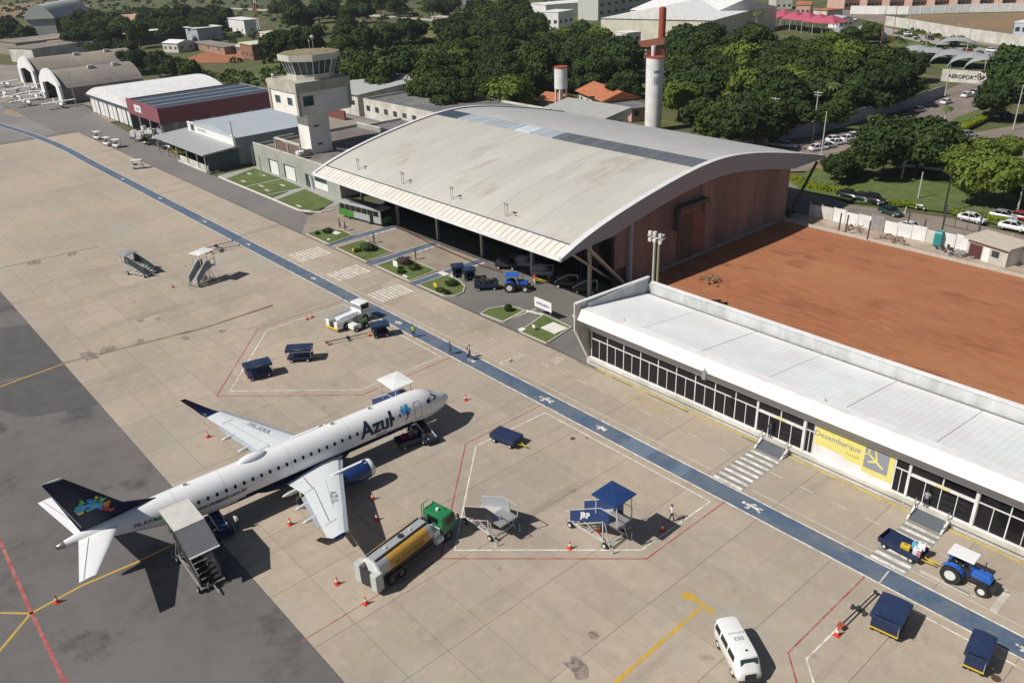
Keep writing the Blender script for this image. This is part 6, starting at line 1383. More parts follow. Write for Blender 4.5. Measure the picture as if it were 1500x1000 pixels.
# ---- towable passenger stairs
def stairs(label, loc, rz, L_=5.6, hp=2.6, W_=1.3, panel=M_canopyb, roof=M_canopyb, rooflen=2.4, rh=2.15, slope_roof=None, lettering=None, frame=M_alu, truck=False, lowz=.55, farpanel=None, group='towable passenger stairs on the apron', stepm=None):
    t = thing('passenger_stairs', label, 'boarding stairs', (loc[0], loc[1], 0), rz, group); xp = L_-1.7; x0 = .5
    n = int((hp-lowz)/.21)
    for i in range(n):
        b = B(); u = x0+(xp-x0)*i/n; z = lowz+(hp-lowz)*(i+.5)/n; b.box(u, -W_/2+.05, z-.04, u+(xp-x0)/n+.04, W_/2-.05, z); b.build('step', stepm or (M_alu if i % 3 else M_kerb), t)
    b = B(); b.box(xp, -W_/2, hp-.1, L_, W_/2, hp); b.build('platform', M_metal, t)
    for s_ in (1, -1):
        y = s_*(W_/2+.02); b = B(); m_ = panel if (s_ < 0 or farpanel is None) else farpanel
        q = [(x0-.1, lowz-.1), (xp, hp-.25), (L_-.9, hp-.25), (L_-.9, hp+.95), (xp-.1, hp+.95), (x0-.1, lowz+.95)]
        v = [(x, y-.03, z) for x, z in q]+[(x, y+.03, z) for x, z in q]; k = len(q)
        b.add(v, [tuple(range(k)), tuple(range(2*k-1, k-1, -1))]+[(i, k+i, k+(i+1) % k, (i+1) % k) for i in range(k)]); pn = b.build('side_panel', m_, t)
        if lettering and s_ < 0: text('lettering', lettering, .8, M_wp, pn, (2.1, y-.05, (lowz+hp)/2+.42), (1, 0, .42), (0, 0, 1), .03)
        b = B(); rail(b, [(x0-.1, y, lowz+1.05), (xp-.1, y, hp+1.05), (L_, y, hp+1.05), (L_, y, hp)]); b.build('handrail', frame, t)
    # chassis
    b = B()
    for s_ in (1, -1):
        b.bar((.2, s_*W_*.55, .42), (L_-.7, s_*W_*.55, .42), .12, .12); b.bar((1.0, s_*W_*.5, .42), (xp+.2, s_*W_*.5, hp-.2), .07); b.bar((xp+.2, s_*W_*.5, .42), (1.6, s_*W_*.5, lowz+.8), .06)
        b.bar((L_-1.5, s_*W_*.52, .42), (L_-1.5, s_*W_*.52, hp-.1), .09); b.bar((L_-.5, s_*W_*.62, .1), (L_-1.3, s_*W_*.52, hp-.2), .06)
    for x in (.3, 2.2, L_-.8): b.bar((x, -W_*.58, .42), (x, W_*.58, .42), .1)
    b.bar((-.9, 0, .3), (.3, 0, .42), .09); b.build('chassis', frame, t)
    for x in (.6, L_-1.1):
        for s_ in (1, -1): wheel(t, x, s_*(W_*.55+.16), .27, .18)
    for s_ in (1, -1):
        b = B(); b.cyl((L_-.2, s_*W_*.7, 0), (L_-.2, s_*W_*.7, .7), .05, n=6); b.cyl((L_-.2, s_*W_*.7, 0), (L_-.2, s_*W_*.7, .05), .14, n=10); b.build('jack_foot', frame, t)
    b = B(); b.box(1.9, -.3, .5, 2.8, .3, 1.0); b.build('pump_box', M_kerb, t)
    if roof:
        xr = L_-rooflen; b = B(); hr = hp+rh
        for x in (xr+.1, L_-.1):
            for s_ in (1, -1): b.bar((x, s_*W_*.52, hp if x > xp else hp+.6-(xp-x)*.5), (x, s_*W_*.52, hr), .07)
        b.build('canopy_post', frame, t)['kind'] = 'stuff'
        b = B(); b.box(xr-.1, -W_*.72, hr, L_+.1, W_*.72, hr+.10); 
        if not slope_roof: b.add([(xr-.1, -W_*.72, hr+.101), (L_+.1, -W_*.72, hr+.101), (L_+.1, W_*.72, hr+.101), (xr-.1, W_*.72, hr+.101), ((xr+L_)/2, 0, hr+.28)], [(0, 1, 4), (1, 2, 4), (2, 3, 4), (3, 0, 4)])
        b.build('canopy', roof, t)
        if slope_roof:
            b = B(); b.add([(xr-2.6, -W_*.72, hr-1.0), (xr-.12, -W_*.72, hr+.06), (xr-.12, W_*.72, hr+.06), (xr-2.6, W_*.72, hr-1.0), (xr-2.6, -W_*.72, hr-1.08), (xr-.12, -W_*.72, hr-.02), (xr-.12, W_*.72, hr-.02), (xr-2.6, W_*.72, hr-1.08)], [(0, 1, 2, 3), (7, 6, 5, 4), (0, 4, 5, 1), (2, 6, 7, 3), (0, 3, 7, 4)]); b.build('sloping_canopy', slope_roof, t)
            b = B(); rail(b, [(xr-2.65, -W_*.72, hr-1.02), (xr-2.65, W_*.72, hr-1.02)], .1); b.build('canopy_rim', M_wp, t)
    return t
stairs('navy canopied boarding stairs with white JRP lettering parked in the middle stand', (-39.6, 40.0), R(2), L_=5.5, hp=2.5, W_=1.75, lettering='JRP', rooflen=2.35, rh=2.2)
stairs('black sided low boarding stairs without canopy next to the green fuel truck', (-46.2, 34.0), R(2), L_=4.9, hp=1.9, W_=1.9, panel=M_blackp, roof=None, farpanel=M_greywall)
stairs('boarding stairs with pale flat canopy and dark sloping canopy at the rear door', (-52.9, 13.7), R(180-1.6), L_=6.3, hp=2.45, W_=1.65, stepm=M_blackp, frame=M_metal, panel=M_blackp, roof=mat('canopy_pale', (.55, .54, .50), .7, var=.08, coord='obj'), rooflen=3.3, rh=2.1, slope_roof=mat('canopy_dark', (.12, .12, .135), .6, var=.1, coord='obj'))
stairs('white canopied boarding stairs on the far side of the airliner nose', (-67.3, 38.3), R(-1.6), L_=5.6, hp=2.5, W_=1.75, panel=M_canopyb, roof=M_wp, rooflen=2.9, rh=2.35)
p, a, l = pose((232, 402), (190, 402))
stairs('dark green sided boarding stairs standing alone at the left of the apron', (G(224, 404).x, G(224, 404).y), R(203), L_=5.2, hp=1.9, W_=1.7, panel=mat('panel_darkgreen', (.02, .045, .055), .6, coord='obj'), roof=M_bluegrey, rooflen=1.5, rh=1.2)
stairs('white canopied boarding stairs parked beside the long tow bars', (G(281, 418).x+1.0, G(281, 418).y-.3), R(110), L_=4.3, hp=2.3, W_=1.6, panel=M_bluegrey, roof=M_wp, rooflen=2.7, rh=2.3)
# ---- baggage carts
def cart(label, loc, rz, L_=2.7, W_=1.55, H_=1.75, roof=M_navy, curtains=True, flat=False, low=False, load=None, group='navy baggage carts on the apron'):
    t = thing('baggage_cart', label, 'baggage cart', (loc[0], loc[1], 0), rz, group)
    b = B(); b.box(-L_/2, -W_/2, .48, L_/2, W_/2, .60); b.bar((-L_/2, -.3, .42), (L_/2, -.3, .42), .1); b.bar((-L_/2, .3, .42), (L_/2, .3, .42), .1); b.build('deck', M_navy2, t)
    for x in (-L_*.33, L_*.33):
        for s_ in (1, -1): wheel(t, x, s_*(W_/2-.12), .24, .16, .5)
    b = B(); b.bar((L_/2, -.25, .45), (L_/2+.75, 0, .38), .06); b.bar((L_/2, .25, .45), (L_/2+.75, 0, .38), .06); b.bar((L_/2+.7, 0, .38), (L_/2+1.0, 0, .38), .08); b.build('tow_bar', M_ypaint, t)
    b = B(); b.box(-L_/2-.04, -W_/2, .5, -L_/2, W_/2, .62); b.build('bumper', M_ypaint, t)
    if flat:
        b = B(); b.box(-L_/2, -W_/2, .60, L_/2, W_/2, .98); b.build('cover', roof, t); return t
    if low:
        for s_ in (1, -1): b = B(); b.box(-L_/2, s_*W_/2-.03, .6, L_/2, s_*W_/2+.03, .95); b.build('side_board', M_navy2, t)
        b = B(); b.box(-L_/2, -W_/2, .6, -L_/2+.05, W_/2, .95); b.build('end_board', M_navy2, t); return t
    for x in (-L_/2+.04, L_/2-.04):
        for s_ in (1, -1): b = B(); b.bar((x, s_*(W_/2-.04), .6), (x, s_*(W_/2-.04), H_), .06); b.build('post', M_metal, t)
    b = B(); rs = random.Random(int(loc[0]*10)); nx, ny = 7, 5; v = []
    for j in range(ny+1):
        for i in range(nx+1):
            u, w = i/nx, j/ny; v.append(((u-.5)*(L_+.16), (w-.5)*(W_+.16), H_+.10*(1-(2*w-1)**2)-.05*math.sin(u*9)*rs.random()))
    b.add(v, [(j*(nx+1)+i, j*(nx+1)+i+1, (j+1)*(nx+1)+i+1, (j+1)*(nx+1)+i) for j in range(ny) for i in range(nx)])
    for s_ in (1, -1):
        y = s_*(W_+.16)/2; b.add([(-(L_+.16)/2, y, H_), ((L_+.16)/2, y, H_), ((L_+.16)/2, y*1.01, H_-.28), (-(L_+.16)/2, y*1.01, H_-.28)], [(0, 1, 2, 3)])
        x = s_*(L_+.16)/2; b.add([(x, -(W_+.16)/2, H_), (x, (W_+.16)/2, H_), (x*1.01, (W_+.16)/2, H_-.28), (x*1.01, -(W_+.16)/2, H_-.28)], [(0, 1, 2, 3)])
    b.build('canopy', roof, t)
    if curtains:
        b = B(); b.box(-L_/2+.02, W_/2-.06, .62, L_/2-.02, W_/2-.03, H_-.05); b.build('curtain', M_navy2, t); b = B(); b.box(-L_/2+.02, -W_/2+.03, .62, -L_/2+.5, -W_/2+.06, H_-.05); b.build('curtain', M_navy2, t)
        b = B(); b.box(-L_/2+.02, -W_/2+.05, .62, -L_/2+.05, W_/2-.07, H_-.1); b.build('end_curtain', M_navy2, t)
    return t
cart('wide navy covered baggage cart beside the tow bar and cone at the lower right', (-15.6, 47.3), R(98), L_=2.5, W_=1.95)
cart('narrow navy covered baggage cart with crumpled lid at the lower right edge', (-10.1, 48.4), R(99), L_=2.4, W_=1.3)
cart('low flat navy cart with a tight cover between the airliner nose and stand lines', (-52.5, 43.6), R(12), L_=2.9, W_=1.7, flat=True)
cart('navy covered baggage cart, left one of the pair on the left stand', (-83.2, 32.2), R(78), L_=2.9, W_=1.7, curtains=False)
cart('navy covered baggage cart, right one of the pair on the left stand', (-83.4, 37.7), R(52), L_=2.9, W_=1.6, curtains=False)
cart('small navy covered cart behind the white pushback tractor', (-82.0, 48.2), R(70), L_=2.1, W_=1.5)
cart('small dark blue covered cart, left of two by the rounded island', (-90.8, 67.6), R(60), L_=1.7, W_=1.5)
cart('small dark blue covered cart, right of two by the rounded island', (-88.5, 67.9), R(60), L_=1.7, W_=1.4)
# ---- bags and crates (each rests on a cart: top-level)
def bag(x, y, z, s, m_, label, rz=0, group='bags loaded on the carts'):
    t = B(); t.box(-s[0]/2, -s[1]/2, 0, s[0]/2, s[1]/2, s[2]); o = t.build('suitcase', m_, bevel=.05); o.location = (x, y, z); o.rotation_euler = (0, 0, rz)
    tag(o, label, 'bag', group); b = B(); b.bar((-.12, 0, s[2]), (-.12, 0, s[2]+.05), .02); b.bar((.12, 0, s[2]), (.12, 0, s[2]+.05), .02); b.bar((-.13, 0, s[2]+.05), (.13, 0, s[2]+.05), .03); b.build('handle', M_black, o)
M_pinkbag = mat('bag_pink', (.55, .25, .30), .7, coord='obj'); M_cy = mat('bag_cyan', (.12, .40, .55), .6, coord='obj'); M_redb = mat('bag_red', (.45, .03, .04), .6, coord='obj')
cart('low open navy cart loaded with white and cyan bags behind the blue tractor', (-18.6, 55.6), R(-3), L_=3.3, W_=1.6, low=True)
for x, y, z, s_, m_, lb in ((-18.3, 55.35, .62, (.7, .5, .4), M_ypaint, 'flat yellow bag in the middle of the towed cart'), (-17.7, 55.9, .62, (.65, .5, .6), M_cy, 'cyan suitcase on the towed cart'), (-17.4, 55.4, .62, (.6, .5, .55), M_wp, 'white suitcase at the low side of the towed cart'), (-17.3, 55.9, .9, (.55, .5, .55), M_wp, 'topmost white suitcase on the towed cart'), (-17.2, 55.15, .62, (.3, .3, .5), M_pinkbag, 'pink bag at the front of the towed cart')):
    bag(x, y, z, s_, m_, lb, .2)
cart('low dark cart piled with black bags behind the canopied blue tractor', (-84.0, 67.4), R(50), L_=3.4, W_=1.7, low=True)
k = 0
for i in range(4):
    for j in range(2):
        k += 1; u = -1.2+.8*i; w = -.4+.8*j; a = R(50); x = -84.0+u*math.cos(a)-w*math.sin(a); y = 67.4+u*math.sin(a)+w*math.cos(a); bag(x, y, .62, (.7, .7, .5+.22*((i+j) % 3)), (M_blackp, M_blackp, M_black, mat('bag_green', (.02, .05, .04), .6))[(i+2*j) % 4], 'black bag piled on the dark cart by the forecourt', a, 'black bags on the forecourt cart')
cart('low open cart with a yellow tow bar and red bags by the front hold', (-58.9, 36.6), R(-100), L_=2.9, W_=1.5, low=True)
for x, y, z, s_, m_, lb in ((-59.4, 36.2, .62, (.6, .5, .45), M_redb, 'red suitcase on the cart by the front hold'), (-59.1, 36.9, .62, (.5, .5, .5), M_pinkbag, 'pink bag on the cart by the front hold'), (-58.5, 36.9, .62, (.6, .4, .5), M_navy2, 'navy suitcase on the cart by the front hold'), (-58.6, 36.0, .62, (.6, .5, .4), M_blackp, 'black suitcase on the cart by the front hold'), (-59.3, 37.5, .62, (.5, .4, .35), M_wp, 'small white bag on the cart by the front hold')):
    bag(x, y, z, s_, m_, lb, .4)
# belt loaders at the holds
def belt(label, loc, rz, L_=5.0, lo=.7, hi=1.9, cab=M_ypaint, beltm=M_canopyb):
    t = thing('belt_loader', label, 'belt loader', (loc[0], loc[1], 0), rz, 'belt loaders at the airliner'); b = B(); b.box(-1.7, -.75, .35, 1.7, .75, .8); b.build('body', M_navy2, t, bevel=.05)
    b = B(); b.bar((-L_/2, 0, lo), (L_/2, 0, hi), .75, .16, up=(0, 0, 1)); b.build('belt', beltm, t); b = B()
    for s_ in (1, -1): b.bar((-L_/2, s_*.42, lo+.08), (L_/2, s_*.42, hi+.08), .08, .2)
    b.build('belt_rail', M_alu, t); b = B(); b.box(-1.5, .45, .8, -.6, .8, 1.2); b.build('seat', M_blackp, t)
    for x in (-1.1, 1.1):
        for s_ in (1, -1): wheel(t, x, s_*.72, .3, .2)
belt('blue belt loader at the front hold under the Azul lettering', (-58.9, 38.3), R(172), 3.4, .7, 1.6, beltm=M_blackp)
belt('blue belt loader half under the rear fuselage', (-59.6, 17.0), R(178), 2.8, .9, 1.7)
# ---- farm style tractors used as tugs
def tractor(label, loc, rz, canopy=M_wp, s=1.0):
    t = thing('tractor', label, 'tractor', (loc[0], loc[1], 0), rz, 'blue tractors used as tugs'); t.scale = (s, s, s)
    b = B(); v = [(.45, 1.0), (2.0, .92), (2.05, 1.25), (1.85, 1.5), (.5, 1.62)]; k = len(v)
    P3 = [(x, -.36, z) for x, z in v]+[(x, .36, z) for x, z in v]; b.add(P3, [tuple(range(k)), tuple(range(2*k-1, k-1, -1))]+[(i, k+i, k+(i+1) % k, (i+1) % k) for i in range(k)]); b.build('bonnet', M_blue, t, bevel=.07)
    b = B(); b.box(-.9, -.28, .55, 1.9, .28, 1.0); b.box(1.6, -.2, .45, 2.15, .2, .9); b.build('engine_block', M_blackp, t)
    b = B(); b.box(2.05, -.45, .5, 2.35, .45, .95); b.bar((2.1, 0, 1.0), (2.7, 0, 1.25), .05); b.build('front_weight', M_blackp, t)
    for s_ in (1, -1):
        b = B(); n = 7
        for i in range(n):
            a0, a1 = math.pi*(.08+.80*i/n), math.pi*(.08+.80*(i+1)/n); b.add([(-.55+.88*math.cos(a0), s_*.42, .72+.86*math.sin(a0)), (-.55+.88*math.cos(a1), s_*.42, .72+.86*math.sin(a1)), (-.55+.88*math.cos(a1), s_*.95, .72+.86*math.sin(a1)), (-.55+.88*math.cos(a0), s_*.95, .72+.86*math.sin(a0))], [(0, 1, 2, 3)])
        b.build('mudguard', M_blue, t)
        wheel(t, -.55, s_*.78, .74, .42, .55); wheel(t, 1.65, s_*.72, .46, .28, .55)
    b = B(); b.box(-.7, -.25, 1.05, -.2, .25, 1.2); b.box(-.8, -.25, 1.15, -.68, .25, 1.65); b.build('seat', M_blackp, t)
    b = B(); b.cyl((.35, 0, 1.3), (.1, 0, 1.6), .03, n=5); b.cyl((.08, 0, 1.58), (.05, 0, 1.62), .2, n=12); b.build('steering_wheel', M_blackp, t)
    b = B(); b.cyl((1.3, .2, 1.5), (1.3, .2, 2.35), .045, n=8); b.build('exhaust_pipe', M_blackp, t)
    for x in (-.95, .55):
        for s_ in (1, -1): b = B(); b.bar((x, s_*.5, 1.1), (x, s_*.55, 2.35), .06); b.build('canopy_post', M_blue if canopy is M_blue else M_blackp, t)
    b = B(); b.box(-1.15, -.72, 2.35, .75, .72, 2.47); b.build('canopy', canopy, t, bevel=.05)
    b = B(); b.box(-1.1, -.35, 1.0, -.95, .35, 1.5); b.build('back_panel', M_blue, t)
    b = B(); b.bar((-.95, 0, .5), (-1.35, 0, .5), .12); b.build('hitch', M_ypaint, t)
tractor('blue tractor with a white canopy towing bags along the terminal', (-14.1, 55.7), R(2), M_wp)
tractor('blue tractor with a blue canopy on the forecourt', (-80.7, 69.7), R(43), M_blue)
b = B(); b.bar((-16.6, 55.6, .5), (-15.4, 55.7, .5), .07); tag(b.build('drawbar', M_ypaint), 'yellow drawbar between the bag cart and the white canopied tractor', 'drawbar')
# ---- fuel truck
FT = thing('fuel_truck', 'fuel tanker truck with green cab and yellow tank parked by the wing', 'tanker truck', (-45.3, 26.9, 0), R(100)); FT.scale = (.94, .94, .94)
b = B(); b.box(-4.6, -.45, .75, 3.9, .45, 1.0); b.build('chassis', M_blackp, FT)
def tank(x0, x1, nme, m_, r=1.0):
    n = 24; b = B(); v = []
    for x in (x0, x1):
        for i in range(n):
            a = 2*math.pi*i/n; ca, sa = math.cos(a), math.sin(a); k = .5
            v.append((x, 1.15*math.copysign(abs(ca)**.7, ca)*r, 1.95+.88*math.copysign(abs(sa)**.8, sa)*r))
    b.add(v, [(i, (i+1) % n, n+(i+1) % n, n+i) for i in range(n)]+[tuple(range(n))[::-1], tuple(range(n, 2*n))]); o = b.build(nme, m_, FT, smooth=True); smooth_by(o, 50); return o
tank(-3.2, 1.35, 'tank', M_tanky); tank(-4.3, -3.2, 'tank_end', M_tankg, .995); tank(1.35, 1.9, 'tank_end', M_tankg, .995)
b = B(); b.box(-4.2, -.38, 2.80, 1.8, .38, 2.86); b.build('catwalk', M_tankg, FT); b = B()
for s_ in (1, -1): b.box(-4.2, s_*.5-.05, 2.78, 1.8, s_*.5+.05, 2.92)
b.build('catwalk_rail', M_blackp, FT)['kind'] = 'stuff'
for x, r in ((-.8, .26), (-2.6, .14), (.3, .12)): b = B(); b.cyl((x, 0, 2.86), (x, 0, 2.97), r, n=14); b.build('hatch', M_blackp if r > .2 else M_alu, FT)
text('lettering', 'BR AVIATION', .55, mat('ink_brown', (.22, .14, .03), .7), FT, (-1.0, -1.215, 1.9), (1, 0, 0), (0, 0, 1), .01)
b = B(); b.box(-4.9, -1.2, .5, -4.35, 1.2, 1.7); b.box(-5.0, -1.3, .45, -4.2, -.6, 2.1); b.box(-5.0, .6, .45, -4.2, 1.3, 2.4); b.build('pump_cabinet', mat('cabinet_grey', (.47, .50, .46), .6, var=.06, coord='obj'), FT, bevel=.04)
b = B(); b.box(-4.95, -.55, .6, -4.88, .55, 2.3); b.build('cabinet_door', M_blackp, FT); b = B(); b.cyl((-4.35, 0, 1.9), (-4.3, 0, 1.9), .95, n=22); b.build('rear_ring', M_wp, FT)
b = B(); b.box(-3.4, -1.22, .75, 1.6, -1.05, 1.05); b.box(-3.4, 1.05, .75, 1.6, 1.22, 1.05); b.build('side_guard', M_blackp, FT)['kind'] = 'stuff'
b = B(); q = [(3.0, .85), (4.75, .85), (4.75, 1.75), (4.6, 2.55), (4.45, 2.75), (3.05, 2.75)]; v = [(x, -1.18, z) for x, z in q]+[(x, 1.18, z) for x, z in q]; k = len(q)
b.add(v, [tuple(range(k)), tuple(range(2*k-1, k-1, -1))]+[(i, k+i, k+(i+1) % k, (i+1) % k) for i in range(k)]); b.build('cab', M_green, FT, bevel=.08)
b = B(); b.add([(4.765, -1.0, 1.8), (4.765, 1.0, 1.8), (4.63, 1.0, 2.5), (4.63, -1.0, 2.5)], [(0, 1, 2, 3)]); b.build('windscreen', M_glass, FT)
for s_ in (1, -1):
    b = B(); y = s_*1.195; b.box(3.5, y-.012, 1.75, 4.45, y+.012, 2.4); b.build('side_window', M_glass, FT); b = B(); b.bar((4.6, s_*1.2, 2.3), (4.75, s_*1.5, 2.35), .04); b.box(4.68, s_*1.5-.1, 1.9, 4.76, s_*1.5+.1, 2.4); b.build('mirror', M_blackp, FT)
b = B(); b.box(2.985, -.6, 1.9, 2.995, .6, 2.5); b.build('rear_window', M_glass, FT); b = B(); b.box(4.77, -.8, 1.0, 4.82, .8, 1.5); b.build('grille', M_blackp, FT)
for s_ in (1, -1): b = B(); b.box(4.78, s_*.95-.12, .95, 4.83, s_*.95+.12, 1.2); b.build('headlight', M_rim, FT)
b = B(); b.cyl((3.7, 0, 2.76), (3.7, 0, 2.95), .14, n=10); b.build('beacon', M_wp, FT); b = B(); b.box(4.1, -.5, 2.76, 4.3, .5, 2.84); b.build('roof_vent', M_green, FT)
b = B(); b.box(2.1, -1.0, 1.0, 2.85, .1, 1.75); b.cyl((2.1, -1.1, .8), (2.9, -1.1, .8), .3, n=12); b.build('tool_box', M_wp, FT); b = B(); b.box(2.2, .3, 1.0, 2.8, 1.0, 2.2); b.cyl((2.3, 0, 1.2), (2.3, .0, 2.4), .1, n=8); b.build('engine_intake', M_blackp, FT)
b = B(); rail(b, [(2.95, 1.2, 2.0), (2.95, 1.2, 3.25), (3.9, 1.2, 3.3)], .05); rail(b, [(3.2, 1.2, 2.75), (3.2, 1.2, 3.25)], .05); b.build('hose_frame', M_green, FT)
for x in (-3.2, -2.1, 3.7):
    for s_ in (1, -1): wheel(FT, x, s_*1.02, .48, .32, .5, M_bare)
# ---- van
VN = thing('van', 'white minibus van with rounded front seen from above near the yellow line', 'van', ((G(1079, 968)).x-.1, (G(1079, 968)).y+.1, 0), R(-32))
def bodyloft(secs, name, m_, par, bevel=0, sub=1):
    "secs: (x, z_bottom, z_top, half_bottom, half_top)"
    b = B(); v = []; n = 12
    for x, zb, zt, wb_, wt in secs:
        zm = zb+(zt-zb)*.55; pts = [(-wb_*.9, zb), (-wb_, zb+.12), (-wb_*1.0, zm), (-wt*1.0, zt-.16), (-wt*.86, zt-.03), (-wt*.4, zt+.02), (wt*.4, zt+.02), (wt*.86, zt-.03), (wt*1.0, zt-.16), (wb_*1.0, zm), (wb_, zb+.12), (wb_*.9, zb)]
        v += [(x, y, z) for y, z in pts]
    b.add(v, [(j*n+i, j*n+(i+1) % n, (j+1)*n+(i+1) % n, (j+1)*n+i) for j in range(len(secs)-1) for i in range(n)]+[tuple(range(n))[::-1], tuple(range((len(secs)-1)*n, len(secs)*n))]); o = b.build(name, m_, par, smooth=True); smooth_by(o, 38); return o
bodyloft([(-2.15, .5, 1.5, .72, .55), (-2.08, .4, 1.85, .80, .70), (-1.6, .33, 1.98, .86, .76), (1.1, .33, 1.98, .86, .76), (1.55, .33, 1.92, .86, .74), (1.85, .35, 1.45, .85, .76), (2.08, .38, 1.18, .80, .70), (2.16, .45, 1.05, .70, .60)], 'body', M_wp, VN)
b = B(); b.add([(1.90, -.62, 1.32), (1.90, .62, 1.32), (1.64, .60, 1.86), (1.64, -.60, 1.86)], [(0, 1, 2, 3)]); b.build('windscreen', M_bglass, VN)
for s_ in (1, -1):
    for a, c in ((-1.85, -1.05), (-.9, .15), (.3, 1.25)): b = B(); y0_, y1_ = s_*.872, s_*.80; b.add([(a, y0_, 1.28), (c, y0_, 1.28), (c-.04, y1_, 1.74), (a+.04, y1_, 1.74)], [(0, 1, 2, 3)]); b.build('side_window', M_glass, VN)
    b = B(); b.cyl((2.02, s_*.58, .85), (2.13, s_*.58, .85), .12, n=12); b.build('headlight', M_rim, VN)
    for x in (-1.25, 1.2): wheel(VN, x, s_*.76, .32, .2, .5)
b = B(); b.box(2.0, -.4, .55, 2.2, .4, 1.0); b.build('grille', M_blackp, VN, bevel=.05); b = B(); b.box(2.1, -.8, .35, 2.3, .8, .5); b.build('bumper', M_blackp, VN, bevel=.03)
b = B(); b.cyl((1.1, .05, 1.99), (1.1, .05, 2.08), .07, n=10); b.build('beacon', M_blackp, VN)
text('lettering', '003', .46, M_inkg, VN, (.0, 0, 2.012), (0, -1, 0), (1, 0, 0), .01); text('lettering', 'INFRAERO', .24, M_inkg, VN, (-.5, 0, 2.012), (0, -1, 0), (1, 0, 0), 0)
# ---- pushback tractor and small white tug
PB = thing('pushback_tractor', 'long white pushback tractor with raised cab by the blue path', 'pushback tractor', (-88.2, 47.6, 0), R(97))
for s_ in (1, -1): b = B(); b.box(-3.0, s_*.85-.35, .35, 2.6, s_*.85+.35, 1.35); b.build('side_body', M_wp, PB, bevel=.06); b = B(); b.box(-2.8, s_*.85-.2, 1.36, .9, s_*.85+.2, 1.40); b.build('deck_strip', M_bluegrey, PB)
b = B(); b.box(-2.0, -.48, .5, 2.4, .48, 1.45); b.build('engine_cover', M_wp, PB, bevel=.05); b = B(); b.box(-2.9, -.4, .4, -2.1, .4, .9); b.build('tow_recess', M_blackp, PB)
b = B(); b.box(1.0, -1.15, 1.37, 2.5, 1.0, 2.5, top=.94); b.build('cab', M_wp, PB, bevel=.06)
for q in ((1.15, -1.17, 1.75, 2.35, -1.13, 2.35), (1.15, .96, 1.75, 2.35, 1.02, 2.35)): b = B(); b.box(*q); b.build('side_window', M_glass, PB)
b = B(); b.box(2.46, -1.0, 1.75, 2.52, .85, 2.35); b.build('windscreen', M_glass, PB); b = B(); b.box(.99, -1.0, 1.8, 1.03, .85, 2.3); b.build('rear_window', M_bluegrey, PB)
for x in (-1.6, 1.5):
    for s_ in (1, -1): wheel(PB, x, s_*1.12, .5, .3, .45, M_bare)
b = B(); b.box(-3.1, -1.2, .3, -3.0, 1.2, .55); b.build('bumper', M_ypaint, PB)
TG = thing('tug', 'small white and green open tug between the pushback tractor and the navy cart', 'tug', (-85.9, 47.4, 0), R(95)); b = B(); b.box(-1.2, -.6, .3, .1, .6, .95); b.build('body', M_wp, TG, bevel=.06); b = B(); b.box(.1, -.55, .35, 1.2, .55, 1.0); b.build('bonnet', M_grnshirt, TG, bevel=.06)
b = B(); b.box(-.3, -.4, .95, .1, .4, 1.05); b.box(-.4, -.4, .95, -.3, .4, 1.45); b.build('seat', M_blackp, TG); b = B(); rail(b, [(.2, .5, 1.0), (.2, .5, 1.7), (.2, -.5, 1.7), (.2, -.5, 1.0)], .05); b.build('roll_bar', M_blackp, TG)
for x in (-.8, .8):
    for s_ in (1, -1): wheel(TG, x, s_*.6, .3, .2)
# tow bars
def towbar(label, a, c, m_=None):
    m_ = m_ or M_blackp; A, C_ = G(*a), G(*c); t = thing('tow_bar', label, 'tow bar', A, math.atan2(C_.y-A.y, C_.x-A.x), 'aircraft tow bars'); L_ = (C_-A).length
    b = B(); b.cyl((0, 0, .42), (L_, 0, .36), .06, n=8); b.build('shaft', m_, t); b = B(); b.bar((L_*.5, -.5, .2), (L_*.5, .5, .2), .06); b.box(L_*.5-.18, -.12, .2, L_*.5+.18, .12, .5); b.build('axle', m_, t)
    for s_ in (1, -1): wheel(t, L_*.5, s_*.45, .2, .12)
    b = B(); b.box(-.25, -.2, .3, .15, .2, .5); b.build('hook_head', M_rust, t); b = B(); b.cyl((L_, 0, .28), (L_+.05, 0, .45), .14, n=10); b.build('eye', m_, t)
towbar('black tow bar beside the orange cone at the lower right', (1231, 921), (1281, 872)); towbar('dark tow bar lying in front of the small navy cart', (480, 505), (541, 491)); towbar('long dark tow bar, upper of two beside the white canopied stairs', (293, 369), (341, 356)); towbar('long dark tow bar, lower of two beside the white canopied stairs', (300, 372), (351, 362)); towbar('short tow bar with grey wheels between the two long ones', (310, 372), (335, 366), M_alu)
